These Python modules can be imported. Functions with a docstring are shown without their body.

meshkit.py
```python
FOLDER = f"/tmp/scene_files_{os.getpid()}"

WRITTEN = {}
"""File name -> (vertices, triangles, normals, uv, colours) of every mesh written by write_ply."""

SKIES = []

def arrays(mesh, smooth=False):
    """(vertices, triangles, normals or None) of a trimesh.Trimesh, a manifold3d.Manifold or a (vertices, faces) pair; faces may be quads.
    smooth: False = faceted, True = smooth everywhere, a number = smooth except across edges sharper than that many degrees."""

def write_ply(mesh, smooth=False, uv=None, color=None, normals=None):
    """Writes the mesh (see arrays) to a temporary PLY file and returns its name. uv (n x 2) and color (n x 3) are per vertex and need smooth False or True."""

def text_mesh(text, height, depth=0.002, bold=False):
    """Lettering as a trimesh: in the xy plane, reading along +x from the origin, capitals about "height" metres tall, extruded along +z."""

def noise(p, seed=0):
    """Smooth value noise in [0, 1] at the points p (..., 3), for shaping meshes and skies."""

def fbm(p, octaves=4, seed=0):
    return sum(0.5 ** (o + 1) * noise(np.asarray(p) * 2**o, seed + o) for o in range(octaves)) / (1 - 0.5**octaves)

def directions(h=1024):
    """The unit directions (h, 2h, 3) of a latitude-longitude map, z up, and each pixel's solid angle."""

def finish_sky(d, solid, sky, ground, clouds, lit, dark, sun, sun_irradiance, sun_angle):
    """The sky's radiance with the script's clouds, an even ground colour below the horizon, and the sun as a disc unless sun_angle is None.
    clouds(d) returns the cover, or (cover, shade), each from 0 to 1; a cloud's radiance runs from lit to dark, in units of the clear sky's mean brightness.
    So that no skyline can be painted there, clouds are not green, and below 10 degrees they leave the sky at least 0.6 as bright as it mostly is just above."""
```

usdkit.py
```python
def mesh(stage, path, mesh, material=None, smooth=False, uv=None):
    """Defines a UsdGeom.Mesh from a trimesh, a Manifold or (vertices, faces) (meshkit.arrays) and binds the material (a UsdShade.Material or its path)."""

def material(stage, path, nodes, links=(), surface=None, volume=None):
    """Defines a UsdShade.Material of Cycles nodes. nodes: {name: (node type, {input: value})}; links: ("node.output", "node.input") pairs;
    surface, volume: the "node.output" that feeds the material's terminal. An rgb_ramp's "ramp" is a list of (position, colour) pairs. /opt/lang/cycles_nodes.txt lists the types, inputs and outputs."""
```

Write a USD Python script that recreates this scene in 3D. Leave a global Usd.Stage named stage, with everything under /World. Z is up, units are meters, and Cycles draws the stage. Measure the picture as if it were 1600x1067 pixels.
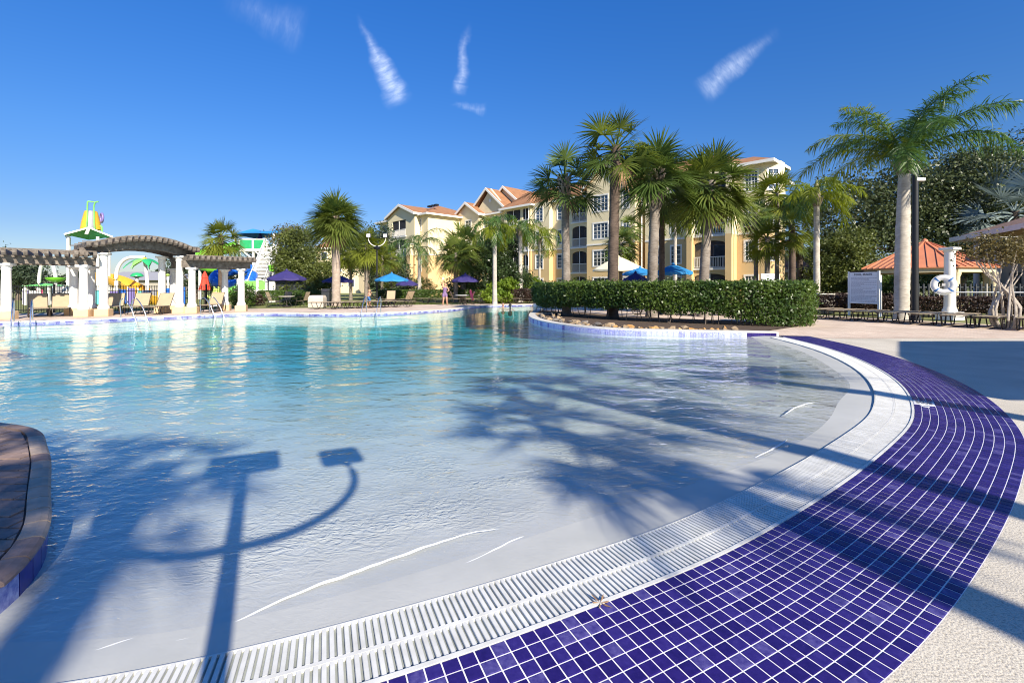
import math, random
import numpy as np, trimesh, manifold3d, shapely
from shapely.geometry import Polygon, LineString, Point, box as sbox
from shapely.ops import unary_union
from scipy.spatial import cKDTree
from scipy.interpolate import CubicSpline
import usdkit, meshkit
from pxr import Usd, UsdGeom, UsdLux, UsdShade, Gf, Sdf

stage = Usd.Stage.CreateInMemory()
UsdGeom.SetStageUpAxis(stage, UsdGeom.Tokens.z)
UsdGeom.SetStageMetersPerUnit(stage, 1.0)
UsdGeom.Xform.Define(stage, '/World')
UsdGeom.Scope.Define(stage, '/World/Looks')
PI = math.pi

# ------------------------------------------------------------------ camera, sun, sky, exposure
EYE, FPX, UC, VH = 1.4, 720.0, 800.0, 447.0        # eye height; focal length, centre column and horizon row measured in the 1600 px photograph
cam = UsdGeom.Camera.Define(stage, '/World/camera')
cam.AddTranslateOp().Set(Gf.Vec3d(0, 0, EYE))
cam.AddRotateXOp().Set(90.0)
cam.CreateHorizontalApertureAttr(36.0)
cam.CreateFocalLengthAttr(36.0 * FPX / 1600)
cam.CreateVerticalApertureOffsetAttr(-(533.5 - VH) / 1600 * 36.0)
cam.CreateFStopAttr(0.0)
cam.CreateClippingRangeAttr(Gf.Vec2f(0.05, 5000))
cam.CreateExposureAttr(0.92)
SUN_AZ = math.atan2(0.473, -0.881)                  # towards the sun: behind the camera, to the right
SUN_EL = math.radians(32)
SUN = np.array([math.sin(SUN_AZ) * math.cos(SUN_EL), math.cos(SUN_AZ) * math.cos(SUN_EL), math.sin(SUN_EL)])
sun = UsdLux.DistantLight.Define(stage, '/World/sun')
sun.CreateIntensityAttr(1.2); sun.CreateAngleAttr(0.6); sun.CreateNormalizeAttr(True)
sun.CreateColorAttr(Gf.Vec3f(1.0, 0.91, 0.76))
sun.AddRotateZOp().Set(math.degrees(-SUN_AZ) + 180)
sun.AddRotateXOp().Set(90 - math.degrees(SUN_EL) - 0)
sun.GetPrim().SetCustomDataByKey('kind', 'structure')

def pix_dir(u, v):
    d = np.array([(u - UC) / FPX, 1.0, (VH - v) / FPX]); return d / np.linalg.norm(d)

def make_sky():
    n, l = {}, []
    n['sky'] = ('sky_texture', dict(sky_type='single_scattering', sun_disc=False, sun_elevation=SUN_EL, sun_rotation=SUN_AZ, altitude=0.0, air_density=1.0, aerosol_density=0.35, ozone_density=3.0))
    n['tc'] = ('texture_coordinate', {})
    n['hs'] = ('hsv', dict(hue=0.5, saturation=1.22, value=1.0)); l.append(('sky.color', 'hs.color'))
    n['sz'] = ('separate_xyz', {}); l.append(('tc.generated', 'sz.vector'))
    n['tint'] = ('rgb_ramp', dict(ramp=[(0, (.50, .50, .60)), (.10, (.43, .46, .60)), (.25, (.44, .58, .78)), (.55, (.37, .70, 1.06)), (1, (.37, .70, 1.06))])); l.append(('sz.z', 'tint.fac'))
    n['tm'] = ('mix', dict(mix_type='multiply', fac=1.0)); l += [('hs.color', 'tm.color1'), ('tint.color', 'tm.color2')]
    last = 'tm.color'
    # thin wisps of contrail cloud, each a streak between two directions of the sky
    wisps = [((556, 18), (628, 168), .006, .034, .50), ((731, 30), (716, 152), .007, .020, .32), ((1222, 42), (1092, 150), .012, .032, .34), ((335, -10), (480, 55), .02, .05, .10), ((700, 164), (762, 172), .004, .012, .16)]
    for i, (a, b, w0, w1, op) in enumerate(wisps):
        A, B = pix_dir(*a), pix_dir(*b)
        c = A + B; c /= np.linalg.norm(c)
        e1 = B - A; L = np.linalg.norm(e1); e1 = e1 / L
        e2 = np.cross(c, e1); k = str(i)
        for nm, vec in (('c', c), ('x', e1), ('y', e2)):
            n[nm + k] = ('vector_math', dict(math_type='dot_product', vector2=tuple(vec))); l.append(('tc.generated', f'{nm}{k}.vector1'))
        n['cm' + k] = ('math', dict(math_type='maximum', value2=0.05)); l.append((f'c{k}.value', f'cm{k}.value1'))
        for nm in 'xy':
            n['q' + nm + k] = ('math', dict(math_type='divide')); l += [(f'{nm}{k}.value', f'q{nm}{k}.value1'), (f'cm{k}.value', f'q{nm}{k}.value2')]
        n['v' + k] = ('combine_xyz', dict(z=float(i * 7))); l += [(f'qx{k}.value', f'v{k}.x'), (f'qy{k}.value', f'v{k}.y')]
        n['mp' + k] = ('mapping', dict(scale=(120, 34, 1))); l.append((f'v{k}.vector', f'mp{k}.vector'))
        n['no' + k] = ('noise_texture', dict(scale=1.0, detail=5, roughness=.6, distortion=.4)); l.append((f'mp{k}.vector', f'no{k}.vector'))
        n['wn' + k] = ('noise_texture', dict(scale=26.0, detail=3)); l.append((f'v{k}.vector', f'wn{k}.vector'))
        # y wander
        n['wy' + k] = ('math', dict(math_type='multiply_add', value2=.03, value3=-.015)); l.append((f'wn{k}.fac', f'wy{k}.value1'))
        n['yy' + k] = ('math', dict(math_type='add')); l += [(f'qy{k}.value', f'yy{k}.value1'), (f'wy{k}.value', f'yy{k}.value2')]
        n['ab' + k] = ('math', dict(math_type='absolute')); l.append((f'yy{k}.value', f'ab{k}.value1'))
        n['wd' + k] = ('map_range', dict(range_type='linear', from_min=-L / 2, from_max=L / 2, to_min=w0, to_max=w1, clamp=True)); l.append((f'qx{k}.value', f'wd{k}.value'))
        n['r' + k] = ('math', dict(math_type='divide')); l += [(f'ab{k}.value', f'r{k}.value1'), (f'wd{k}.result', f'r{k}.value2')]
        n['ac' + k] = ('map_range', dict(range_type='smoothstep', from_min=1.05, from_max=-.35, to_min=0, to_max=1, clamp=True)); l.append((f'r{k}.value', f'ac{k}.value'))
        n['s0' + k] = ('map_range', dict(range_type='smoothstep', from_min=-L / 2, from_max=-L / 2 + L * .55, to_min=0, to_max=1, clamp=True)); l.append((f'qx{k}.value', f's0{k}.value'))
        n['s1' + k] = ('map_range', dict(range_type='smoothstep', from_min=L / 2, from_max=L / 2 - L * .16, to_min=0, to_max=1, clamp=True)); l.append((f'qx{k}.value', f's1{k}.value'))
        n['nr' + k] = ('map_range', dict(range_type='smoothstep', from_min=.25, from_max=.8, to_min=op * .35, to_max=op, clamp=True)); l.append((f'no{k}.fac', f'nr{k}.value'))
        n['m1' + k] = ('math', dict(math_type='multiply')); l += [(f'ac{k}.result', f'm1{k}.value1'), (f's0{k}.result', f'm1{k}.value2')]
        n['m2' + k] = ('math', dict(math_type='multiply')); l += [(f'm1{k}.value', f'm2{k}.value1'), (f's1{k}.result', f'm2{k}.value2')]
        n['m3' + k] = ('math', dict(math_type='multiply')); l += [(f'm2{k}.value', f'm3{k}.value1'), (f'nr{k}.result', f'm3{k}.value2')]
        n['mx' + k] = ('mix_color', dict(b=(9.0, 9.6, 10.4))); l += [(last, f'mx{k}.a'), (f'm3{k}.value', f'mx{k}.fac')]
        n['mx' + k][1]['use_clamp'] = True
        last = f'mx{k}.result'
    n['bg'] = ('background_shader', dict(strength=0.10)); l.append((last, 'bg.color'))
    return usdkit.material(stage, '/World/Looks/sky', n, l, surface='bg.background')
dome = UsdLux.DomeLight.Define(stage, '/World/sky')
dome.CreateIntensityAttr(1.0)
UsdShade.MaterialBindingAPI.Apply(dome.GetPrim()).Bind(make_sky())
dome.GetPrim().SetCustomDataByKey('kind', 'structure'); dome.GetPrim().SetCustomDataByKey('label', 'clear deep blue sky with thin white contrail wisps'); dome.GetPrim().SetCustomDataByKey('category', 'sky')

# ------------------------------------------------------------------ helpers
def G(u, v, z=0.0):            # the point at height z that the photograph shows at pixel (u, v)
    Y = FPX * (EYE - z) / (v - VH); return np.array([(u - UC) * Y / FPX, Y, z])
def XY(u, Y): return (u - UC) * Y / FPX
def ZV(v, Y): return EYE - (v - VH) * Y / FPX

_count = {}
def uname(parent, name):
    key = parent + '/' + name
    k = _count.get(key, -1) + 1; _count[key] = k
    return key if k == 0 else f'{key}_{k:03d}'
def setd(p, label=None, cat=None, group=None, kind=None):
    for k, v in (('label', label), ('category', cat), ('group', group), ('kind', kind)):
        if v: p.SetCustomDataByKey(k, v)
    return p
def place(x, loc, rot, scale):
    x.AddTranslateOp().Set(Gf.Vec3d(*map(float, loc))); x.AddRotateZOp().Set(float(math.degrees(rot))); x.AddScaleOp().Set(Gf.Vec3f(*([float(scale)] * 3 if np.ndim(scale) == 0 else map(float, scale))))
def thing(name, label=None, cat=None, loc=(0, 0, 0), rot=0, group=None, kind=None, scale=1):
    x = UsdGeom.Xform.Define(stage, uname('/World', name)); place(x, loc, rot, scale)
    return setd(x.GetPrim(), label, cat, group, kind)
def dup(src, label, loc, rot=0, group=None, scale=1):
    x = UsdGeom.Xform.Define(stage, uname('/World', src.GetName().rstrip('0123456789').rstrip('_'))); p = x.GetPrim()
    place(x, loc, rot, scale)
    p.GetReferences().AddInternalReference(src.GetPath()); p.SetInstanceable(True)
    cd = src.GetCustomData()
    return setd(p, label, cd.get('category'), group or cd.get('group'))

class MB:
    def __init__(s): s.v, s.f, s.n = [], [], 0
    def add(s, v, f):
        v = np.asarray(v, float); f = np.asarray(f, int)
        if f.ndim == 2 and f.shape[1] == 4: f = np.vstack([f[:, [0, 1, 2]], f[:, [0, 2, 3]]])
        s.v.append(v); s.f.append(f + s.n); s.n += len(v); return s
    def mesh(s): return np.vstack(s.v), np.vstack(s.f)
    def tm(s, m): return s.add(m.vertices, m.faces)
    def box(s, c, size, rz=0, ch=0.0):
        hx, hy, hz = np.array(size) / 2
        if ch <= 0:
            v = np.array([[x, y, z] for z in (-hz, hz) for y in (-hy, hy) for x in (-hx, hx)])
            f = [[0, 2, 3, 1], [4, 5, 7, 6], [0, 1, 5, 4], [2, 6, 7, 3], [0, 4, 6, 2], [1, 3, 7, 5]]
        else:
            pts = [[sx * (hx - (a != 0) * ch), sy * (hy - (a != 1) * ch), sz * (hz - (a != 2) * ch)] for sx in (-1, 1) for sy in (-1, 1) for sz in (-1, 1) for a in range(3)]
            m = trimesh.convex.convex_hull(np.array(pts)); v, f = m.vertices, m.faces
        c0, s0 = math.cos(rz), math.sin(rz)
        v = np.c_[v[:, 0] * c0 - v[:, 1] * s0, v[:, 0] * s0 + v[:, 1] * c0, v[:, 2]] + np.array(c)
        return s.add(v, f)
    def beam(s, a, b, w, h, up=(0, 0, 1)):     # box from a to b, w across, h along 'up'
        a, b = np.array(a, float), np.array(b, float); t = b - a; L = np.linalg.norm(t); t /= L
        x = np.cross(t, up); nx = np.linalg.norm(x)
        x = np.array([1, 0, 0]) if nx < 1e-6 else x / nx
        y = np.cross(x, t)
        v = np.array([p + i * x * w / 2 + j * y * h / 2 for p in (a, b) for j in (-1, 1) for i in (-1, 1)])
        return s.add(v, [[0, 1, 3, 2], [4, 6, 7, 5], [0, 4, 5, 1], [2, 3, 7, 6], [0, 2, 6, 4], [1, 5, 7, 3]])
    def tube(s, pts, r, sides=8, cap=True):
        p = np.asarray(pts, float); n = len(p); r = np.broadcast_to(np.asarray(r, float), (n,))
        t = np.gradient(p, axis=0); t /= np.linalg.norm(t, axis=1, keepdims=True) + 1e-12
        ref = np.array([0, 0, 1.0]) if abs(t[:, 2]).mean() < .8 else np.array([1.0, 0, 0])
        a = np.cross(t, ref); a /= np.linalg.norm(a, axis=1, keepdims=True) + 1e-9
        b = np.cross(t, a); th = np.arange(sides) * 2 * PI / sides
        v = p[:, None] + r[:, None, None] * (np.cos(th)[None, :, None] * a[:, None] + np.sin(th)[None, :, None] * b[:, None])
        i, j = np.meshgrid(np.arange(n - 1), np.arange(sides), indexing='ij'); j2 = (j + 1) % sides
        q = np.stack([i * sides + j, i * sides + j2, (i + 1) * sides + j2, (i + 1) * sides + j], -1).reshape(-1, 4)
        v = v.reshape(-1, 3); f = np.vstack([q[:, [0, 2, 1]], q[:, [0, 3, 2]]])
        if cap:
            v = np.vstack([v, p[:1], p[-1:]]); k = np.arange(sides); k2 = (k + 1) % sides
            f = np.vstack([f, np.c_[np.full(sides, n * sides), k, k2], np.c_[np.full(sides, n * sides + 1), (n - 1) * sides + k2, (n - 1) * sides + k]])
        return s.add(v, f)
    def lathe(s, prof, c=(0, 0, 0), sides=20, sq=None):   # prof: (r, z) from bottom to top
        p = np.array(prof, float); th = np.arange(sides) * 2 * PI / sides
        v = np.stack([p[:, None, 0] * np.cos(th), p[:, None, 0] * np.sin(th), np.repeat(p[:, None, 1], sides, 1)], -1) + np.array(c)
        n = len(p); i, j = np.meshgrid(np.arange(n - 1), np.arange(sides), indexing='ij'); j2 = (j + 1) % sides
        q = np.stack([i * sides + j, i * sides + j2, (i + 1) * sides + j2, (i + 1) * sides + j], -1).reshape(-1, 4)
        return s.add(v.reshape(-1, 3), q)
    def poly(s, pg, z):              # flat sheet
        for g in (pg.geoms if hasattr(pg, 'geoms') else [pg]):
            v, f = trimesh.creation.triangulate_polygon(g, engine='earcut')
            a = v[f]; e1, e2 = a[:, 1] - a[:, 0], a[:, 2] - a[:, 0]; cr = e1[:, 0] * e2[:, 1] - e1[:, 1] * e2[:, 0]; f = np.where((cr < 0)[:, None], f[:, ::-1], f)
            s.add(np.c_[v, np.full(len(v), z)], f)
        return s
    def prism(s, pg, z0, z1):
        for g in (pg.geoms if hasattr(pg, 'geoms') else [pg]):
            m = trimesh.creation.extrude_polygon(g, z1 - z0, engine='earcut'); m.apply_translation([0, 0, z0]); s.tm(m)
        return s
    def plate(s, pg, o, ax, ay, az, depth):   # shapely polygon in the plane (ax, ay) through o, extruded along az
        for g in (pg.geoms if hasattr(pg, 'geoms') else [pg]):
            m = trimesh.creation.extrude_polygon(g, depth, engine='earcut')
            v = np.array(m.vertices); f = np.array(m.faces)
            v = np.array(o) + v[:, :1] * np.array(ax) + v[:, 1:2] * np.array(ay) + v[:, 2:3] * np.array(az)
            if np.dot(np.cross(ax, ay), az) < 0: f = f[:, ::-1]
            s.add(v, f)
        return s
    def xf(s, loc=(0, 0, 0), rz=0, scale=1):
        v = np.vstack(s.v) * scale; c, d = math.cos(rz), math.sin(rz)
        v = np.c_[v[:, 0] * c - v[:, 1] * d, v[:, 0] * d + v[:, 1] * c, v[:, 2]] + np.array(loc)
        s.f = [np.vstack(s.f)]; s.v = [v]; return s
    def build(s, name, m, parent=None, smooth=False, label=None, cat=None, group=None, kind=None):
        par = '/World' if parent is None else str(parent.GetPath())
        v, f = s.mesh(); used, inv = np.unique(f, return_inverse=True); v, f = v[used], inv.reshape(f.shape)
        if not stage.GetPrimAtPath(par): UsdGeom.Xform.Define(stage, par)
        p = usdkit.mesh(stage, uname(par, name), (v, f), MATS[m], smooth=smooth).GetPrim()
        return setd(p, label, cat, group, kind)

def spline(pts, n=200, closed=False):
    p = np.array(pts, float); d = np.r_[0, np.cumsum(np.linalg.norm(np.diff(p, axis=0), axis=1))]
    cs = CubicSpline(d, p); t = np.linspace(0, d[-1], n); q = cs(t)
    e = np.r_[0, np.cumsum(np.linalg.norm(np.diff(q, axis=0), axis=1))]
    t2 = np.interp(np.linspace(0, e[-1], n), e, t); return cs(t2), e[-1]

# ------------------------------------------------------------------ materials
MATS = {}
def mat(name, nodes, links, surface='p.BSDF', volume=None):
    MATS[name] = usdkit.material(stage, '/World/Looks/' + name, nodes, links, surface=surface, volume=volume); return name
def plain(name, c, rough=.5, var=.12, scale=3.0, bump=0.0, bscale=40.0, bdist=.004, metal=0.0, spec=.5, coat=0.0, c2=None, detail=4):
    c = np.array(c, float); hi = np.minimum(c * (1 + var), 1) if c2 is None else np.array(c2, float); lo = c * (1 - var) if c2 is None else c
    n = {'g': ('geometry', {}), 'n': ('noise_texture', dict(scale=scale, detail=detail, roughness=.6)), 'r': ('rgb_ramp', dict(ramp=[(.3, tuple(lo)), (.7, tuple(hi))])),
         'p': ('principled_bsdf', dict(roughness=rough, metallic=metal, specular_ior_level=spec, coat_weight=coat))}
    l = [('g.position', 'n.vector'), ('n.fac', 'r.fac'), ('r.color', 'p.base_color')]
    if bump:
        n['bn'] = ('noise_texture', dict(scale=bscale, detail=3)); n['b'] = ('bump', dict(strength=bump, distance=bdist))
        l += [('g.position', 'bn.vector'), ('bn.fac', 'b.height'), ('b.normal', 'p.normal')]
    return mat(name, n, l)
def leafmat(name, dark, mid, light, trans=.35, rough=.45, spec=.4, tcol=None):
    tc = tcol or tuple(min(1, x * 1.5) for x in light)
    n = {'g': ('geometry', {}), 'r': ('rgb_ramp', dict(ramp=[(0, dark), (.5, mid), (1, light)])), 'n': ('noise_texture', dict(scale=.9, detail=2)),
         'm': ('math', dict(math_type='multiply_add', value2=.55)), 'm2': ('map_range', dict(from_min=.3, from_max=.7, to_min=0, to_max=.45, clamp=True)),
         'p': ('principled_bsdf', dict(roughness=rough, specular_ior_level=spec)), 't': ('translucent_bsdf', {}), 'x': ('mix_closure', dict(fac=trans)), 'h': ('hsv', dict(saturation=1.1, value=1.35, hue=.49))}
    l = [('g.position', 'n.vector'), ('n.fac', 'm2.value'), ('g.random_per_island', 'm.value1'), ('m2.result', 'm.value3'), ('m.value', 'r.fac'), ('r.color', 'p.base_color'), ('r.color', 'h.color'), ('h.color', 't.color'), ('p.BSDF', 'x.closure1'), ('t.BSDF', 'x.closure2')]
    return mat(name, n, l, surface='x.closure')
plain('white_paint', (.70, .685, .65), rough=.55, var=.04, scale=2.0, bump=.15, bscale=60, bdist=.002)
plain('white_plastic', (.80, .80, .79), rough=.3, var=.02)
plain('cream_stucco', (.70, .58, .36), rough=.85, var=.07, scale=1.5, bump=.4, bscale=60, bdist=.004)
plain('plinth_tan', (.66, .47, .26), rough=.8, var=.08, scale=3, bump=.3, bscale=80)
plain('weathered_wood', (.085, .065, .05), rough=.85, c2=(.22, .185, .155), scale=7, bump=.4, bscale=30, bdist=.006)
plain('black_metal', (.012, .012, .013), rough=.4, var=.2)
plain('bronze_metal', (.035, .026, .02), rough=.45, var=.2)
plain('steel', (.62, .63, .64), rough=.22, var=.05, metal=1.0)
plain('sling', (.36, .28, .18), rough=.75, var=.06, scale=5, bump=.3, bscale=300, bdist=.001)
plain('sling_dark', (.055, .045, .036), rough=.7, var=.1, scale=5)
plain('purple_canvas', (.032, .024, .13), rough=.75, var=.1, scale=4)
plain('blue_canvas', (.02, .20, .46), rough=.7, var=.1, scale=4)
plain('cream_canvas', (.72, .66, .48), rough=.8, var=.06, scale=4)
plain('red_canvas', (.62, .055, .025), rough=.75, var=.1, scale=4)
plain('green_panel', (.03, .36, .13), rough=.35, var=.1)
plain('light_green', (.22, .58, .12), rough=.3, var=.08)
plain('lime_fibre', (.20, .62, .05), rough=.25, var=.08)
plain('yellow_fibre', (.78, .42, .03), rough=.28, var=.08)
plain('blue_fibre', (.02, .13, .55), rough=.25, var=.08)
plain('frog_green', (.50, .66, .14), rough=.4, var=.08)
plain('grey_stripe', (.26, .26, .28), rough=.4, var=.05)
plain('pale_purple', (.22, .17, .42), rough=.4, var=.05)
plain('bin_beige', (.58, .54, .46), rough=.6, var=.05)
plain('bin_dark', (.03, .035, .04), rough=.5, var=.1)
plain('planter_stone', (.52, .45, .37), rough=.85, var=.08, bump=.4, bscale=70)
plain('orange_metal', (.52, .195, .095), rough=.42, var=.12, scale=1.2)
plain('shingle', (.25, .115, .05), rough=.9, c2=(.34, .165, .08), scale=1.4, bump=.5, bscale=9, bdist=.03)
plain('dark_shingle', (.17, .10, .075), rough=.9, c2=(.30, .18, .13), scale=5, bump=.5, bscale=14, bdist=.03)
plain('sign_white', (.74, .74, .76), rough=.5, var=.02)
plain('ink', (.03, .03, .05), rough=.6, var=.05)
plain('ink_grey', (.22, .22, .28), rough=.6, var=.05)
plain('ring_blue', (.05, .17, .45), rough=.5, var=.05)
plain('skin', (.46, .25, .165), rough=.5, var=.05)
plain('hair_dark', (.05, .03, .02), rough=.6, var=.2)
plain('hair_fair', (.36, .22, .10), rough=.6, var=.2)
plain('swim_purple', (.10, .035, .17), rough=.7, c2=(.26, .19, .31), scale=16)
plain('swim_blue', (.03, .12, .32), rough=.7, var=.1)
plain('pink_cloth', (.72, .10, .20), rough=.8, var=.1)
plain('teal_cloth', (.12, .50, .48), rough=.8, var=.1)
def trunkmat(name, a, b, bump=.7):
    return mat(name, {'g': ('geometry', {}), 'mp': ('mapping', dict(scale=(5, 5, 26))), 'n': ('noise_texture', dict(scale=1.0, detail=5, roughness=.65, distortion=.6)), 'm2': ('noise_texture', dict(scale=2.2, detail=3)), 'ad': ('mix_float', dict(fac=.4)), 'r': ('rgb_ramp', dict(ramp=[(.36, a), (.64, b)])), 'b': ('bump', dict(strength=bump, distance=.03)), 'p': ('principled_bsdf', dict(roughness=.9, specular_ior_level=.2))},
        [('g.position', 'mp.vector'), ('mp.vector', 'n.vector'), ('g.position', 'm2.vector'), ('n.fac', 'ad.a'), ('m2.fac', 'ad.b'), ('ad.result', 'r.fac'), ('r.color', 'p.base_color'), ('n.fac', 'b.height'), ('b.normal', 'p.normal')])
trunkmat('trunk_grey', (.13, .105, .085), (.30, .26, .22)); trunkmat('trunk_brown', (.055, .04, .032), (.15, .11, .085)); trunkmat('trunk_pale', (.32, .285, .24), (.54, .50, .44), .4); trunkmat('trunk_tan', (.26, .20, .155), (.44, .36, .295))
plain('bark', (.10, .075, .055), rough=.9, c2=(.19, .15, .12), scale=10, bump=.7, bscale=30, bdist=.012)
plain('bark_pale', (.34, .29, .24), rough=.85, c2=(.5, .45, .39), scale=8, bump=.5, bscale=30, bdist=.01)
plain('leaf_base', (.17, .13, .09), rough=.9, c2=(.33, .27, .21), scale=14, bump=.5, bscale=40, bdist=.006)
plain('crown_shaft', (.16, .21, .06), rough=.55, c2=(.30, .24, .10), scale=8)
plain('dry_frond', (.19, .11, .06), rough=.9, c2=(.30, .18, .10), scale=12)
leafmat('sabal_leaf', (.07, .10, .018), (.18, .225, .045), (.34, .36, .11), trans=.36, rough=.5, spec=.25)
leafmat('sabal_dark', (.042, .078, .018), (.12, .175, .04), (.25, .30, .085), trans=.3, rough=.45, spec=.3)
leafmat('sabal_yellow', (.10, .13, .018), (.25, .28, .04), (.42, .39, .07), trans=.38, spec=.2)
leafmat('queen_leaf', (.045, .10, .022), (.10, .18, .035), (.20, .28, .06), trans=.35, rough=.35)
leafmat('queen_yellow', (.12, .17, .015), (.27, .31, .02), (.46, .43, .04), trans=.45, rough=.4)
leafmat('silver_leaf', (.16, .21, .21), (.30, .37, .36), (.48, .54, .52), trans=.15, rough=.5)
leafmat('hedge_leaf', (.03, .065, .012), (.10, .155, .025), (.28, .34, .07), trans=.28, rough=.38)
leafmat('oak_leaf', (.032, .044, .016), (.09, .115, .04), (.28, .30, .12), trans=.18, rough=.42)
leafmat('magnolia_leaf', (.020, .038, .012), (.055, .085, .028), (.16, .19, .08), trans=.15, rough=.32)
leafmat('olive_leaf', (.06, .08, .018), (.14, .165, .035), (.28, .27, .07), trans=.3)
leafmat('rust_leaf', (.09, .08, .025), (.16, .12, .04), (.27, .16, .06), trans=.3)
leafmat('far_leaf', (.035, .055, .028), (.06, .085, .04), (.10, .12, .055), trans=.2)
leafmat('bright_leaf', (.10, .17, .015), (.21, .29, .03), (.36, .40, .06), trans=.4)
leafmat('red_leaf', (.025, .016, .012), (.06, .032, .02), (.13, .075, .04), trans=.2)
leafmat('grass_blade', (.07, .10, .02), (.12, .16, .03), (.20, .22, .06), trans=.2)
plain('rock', (.22, .16, .10), rough=.9, c2=(.40, .29, .17), scale=5, bump=.7, bscale=22, bdist=.02)
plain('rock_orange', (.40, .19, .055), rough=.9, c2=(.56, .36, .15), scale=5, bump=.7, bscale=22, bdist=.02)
plain('rock_shade', (.10, .09, .08), rough=.9, c2=(.22, .19, .165), scale=6, bump=.7, bscale=22, bdist=.02)
plain('mulch', (.045, .03, .02), rough=.95, c2=(.11, .07, .045), scale=25, bump=.8, bscale=60, bdist=.02)
plain('lawn', (.13, .15, .04), rough=.95, c2=(.24, .24, .08), scale=1.2, bump=.8, bscale=40, bdist=.03)
plain('coping_stone', (.56, .46, .36), rough=.8, c2=(.70, .60, .48), scale=3.5, bump=.3, bscale=60)
plain('white_coping', (.50, .47, .42), rough=.7, c2=(.62, .59, .54), scale=2.5, bump=.3, bscale=60)
plain('grout', (.62, .60, .64), rough=.8, c2=(.84, .83, .84), scale=12, bump=.3, bscale=150, bdist=.001)
plain('slat_white', (.52, .515, .48), rough=.5, c2=(.66, .66, .63), scale=8, bump=.15, bscale=90, bdist=.001)
plain('trough', (.22, .24, .22), rough=.6, c2=(.34, .36, .33), scale=9)
for k, (a, b) in enumerate((((.016, .008, .10), (.026, .014, .14)), ((.019, .010, .12), (.036, .024, .17)), ((.011, .005, .08), (.020, .011, .12)), ((.024, .015, .14), (.10, .085, .26)))):
    plain(f'cobalt_{k}', a, rough=.34, c2=b, scale=34, bump=.2, bscale=45, bdist=.002, spec=.35, detail=8)
plain('paver_dark', (.16, .115, .10), rough=.8, c2=(.26, .19, .165), scale=14, bump=.5, bscale=50, bdist=.006)
plain('paver_dark_1', (.13, .10, .095), rough=.8, c2=(.21, .165, .15), scale=14, bump=.5, bscale=50, bdist=.006)
plain('paver_dark_2', (.20, .135, .105), rough=.8, c2=(.30, .21, .175), scale=14, bump=.5, bscale=50, bdist=.006)
plain('paver_edge', (.30, .23, .175), rough=.75, c2=(.44, .345, .265), scale=9, bump=.5, bscale=50, bdist=.006)

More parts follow.
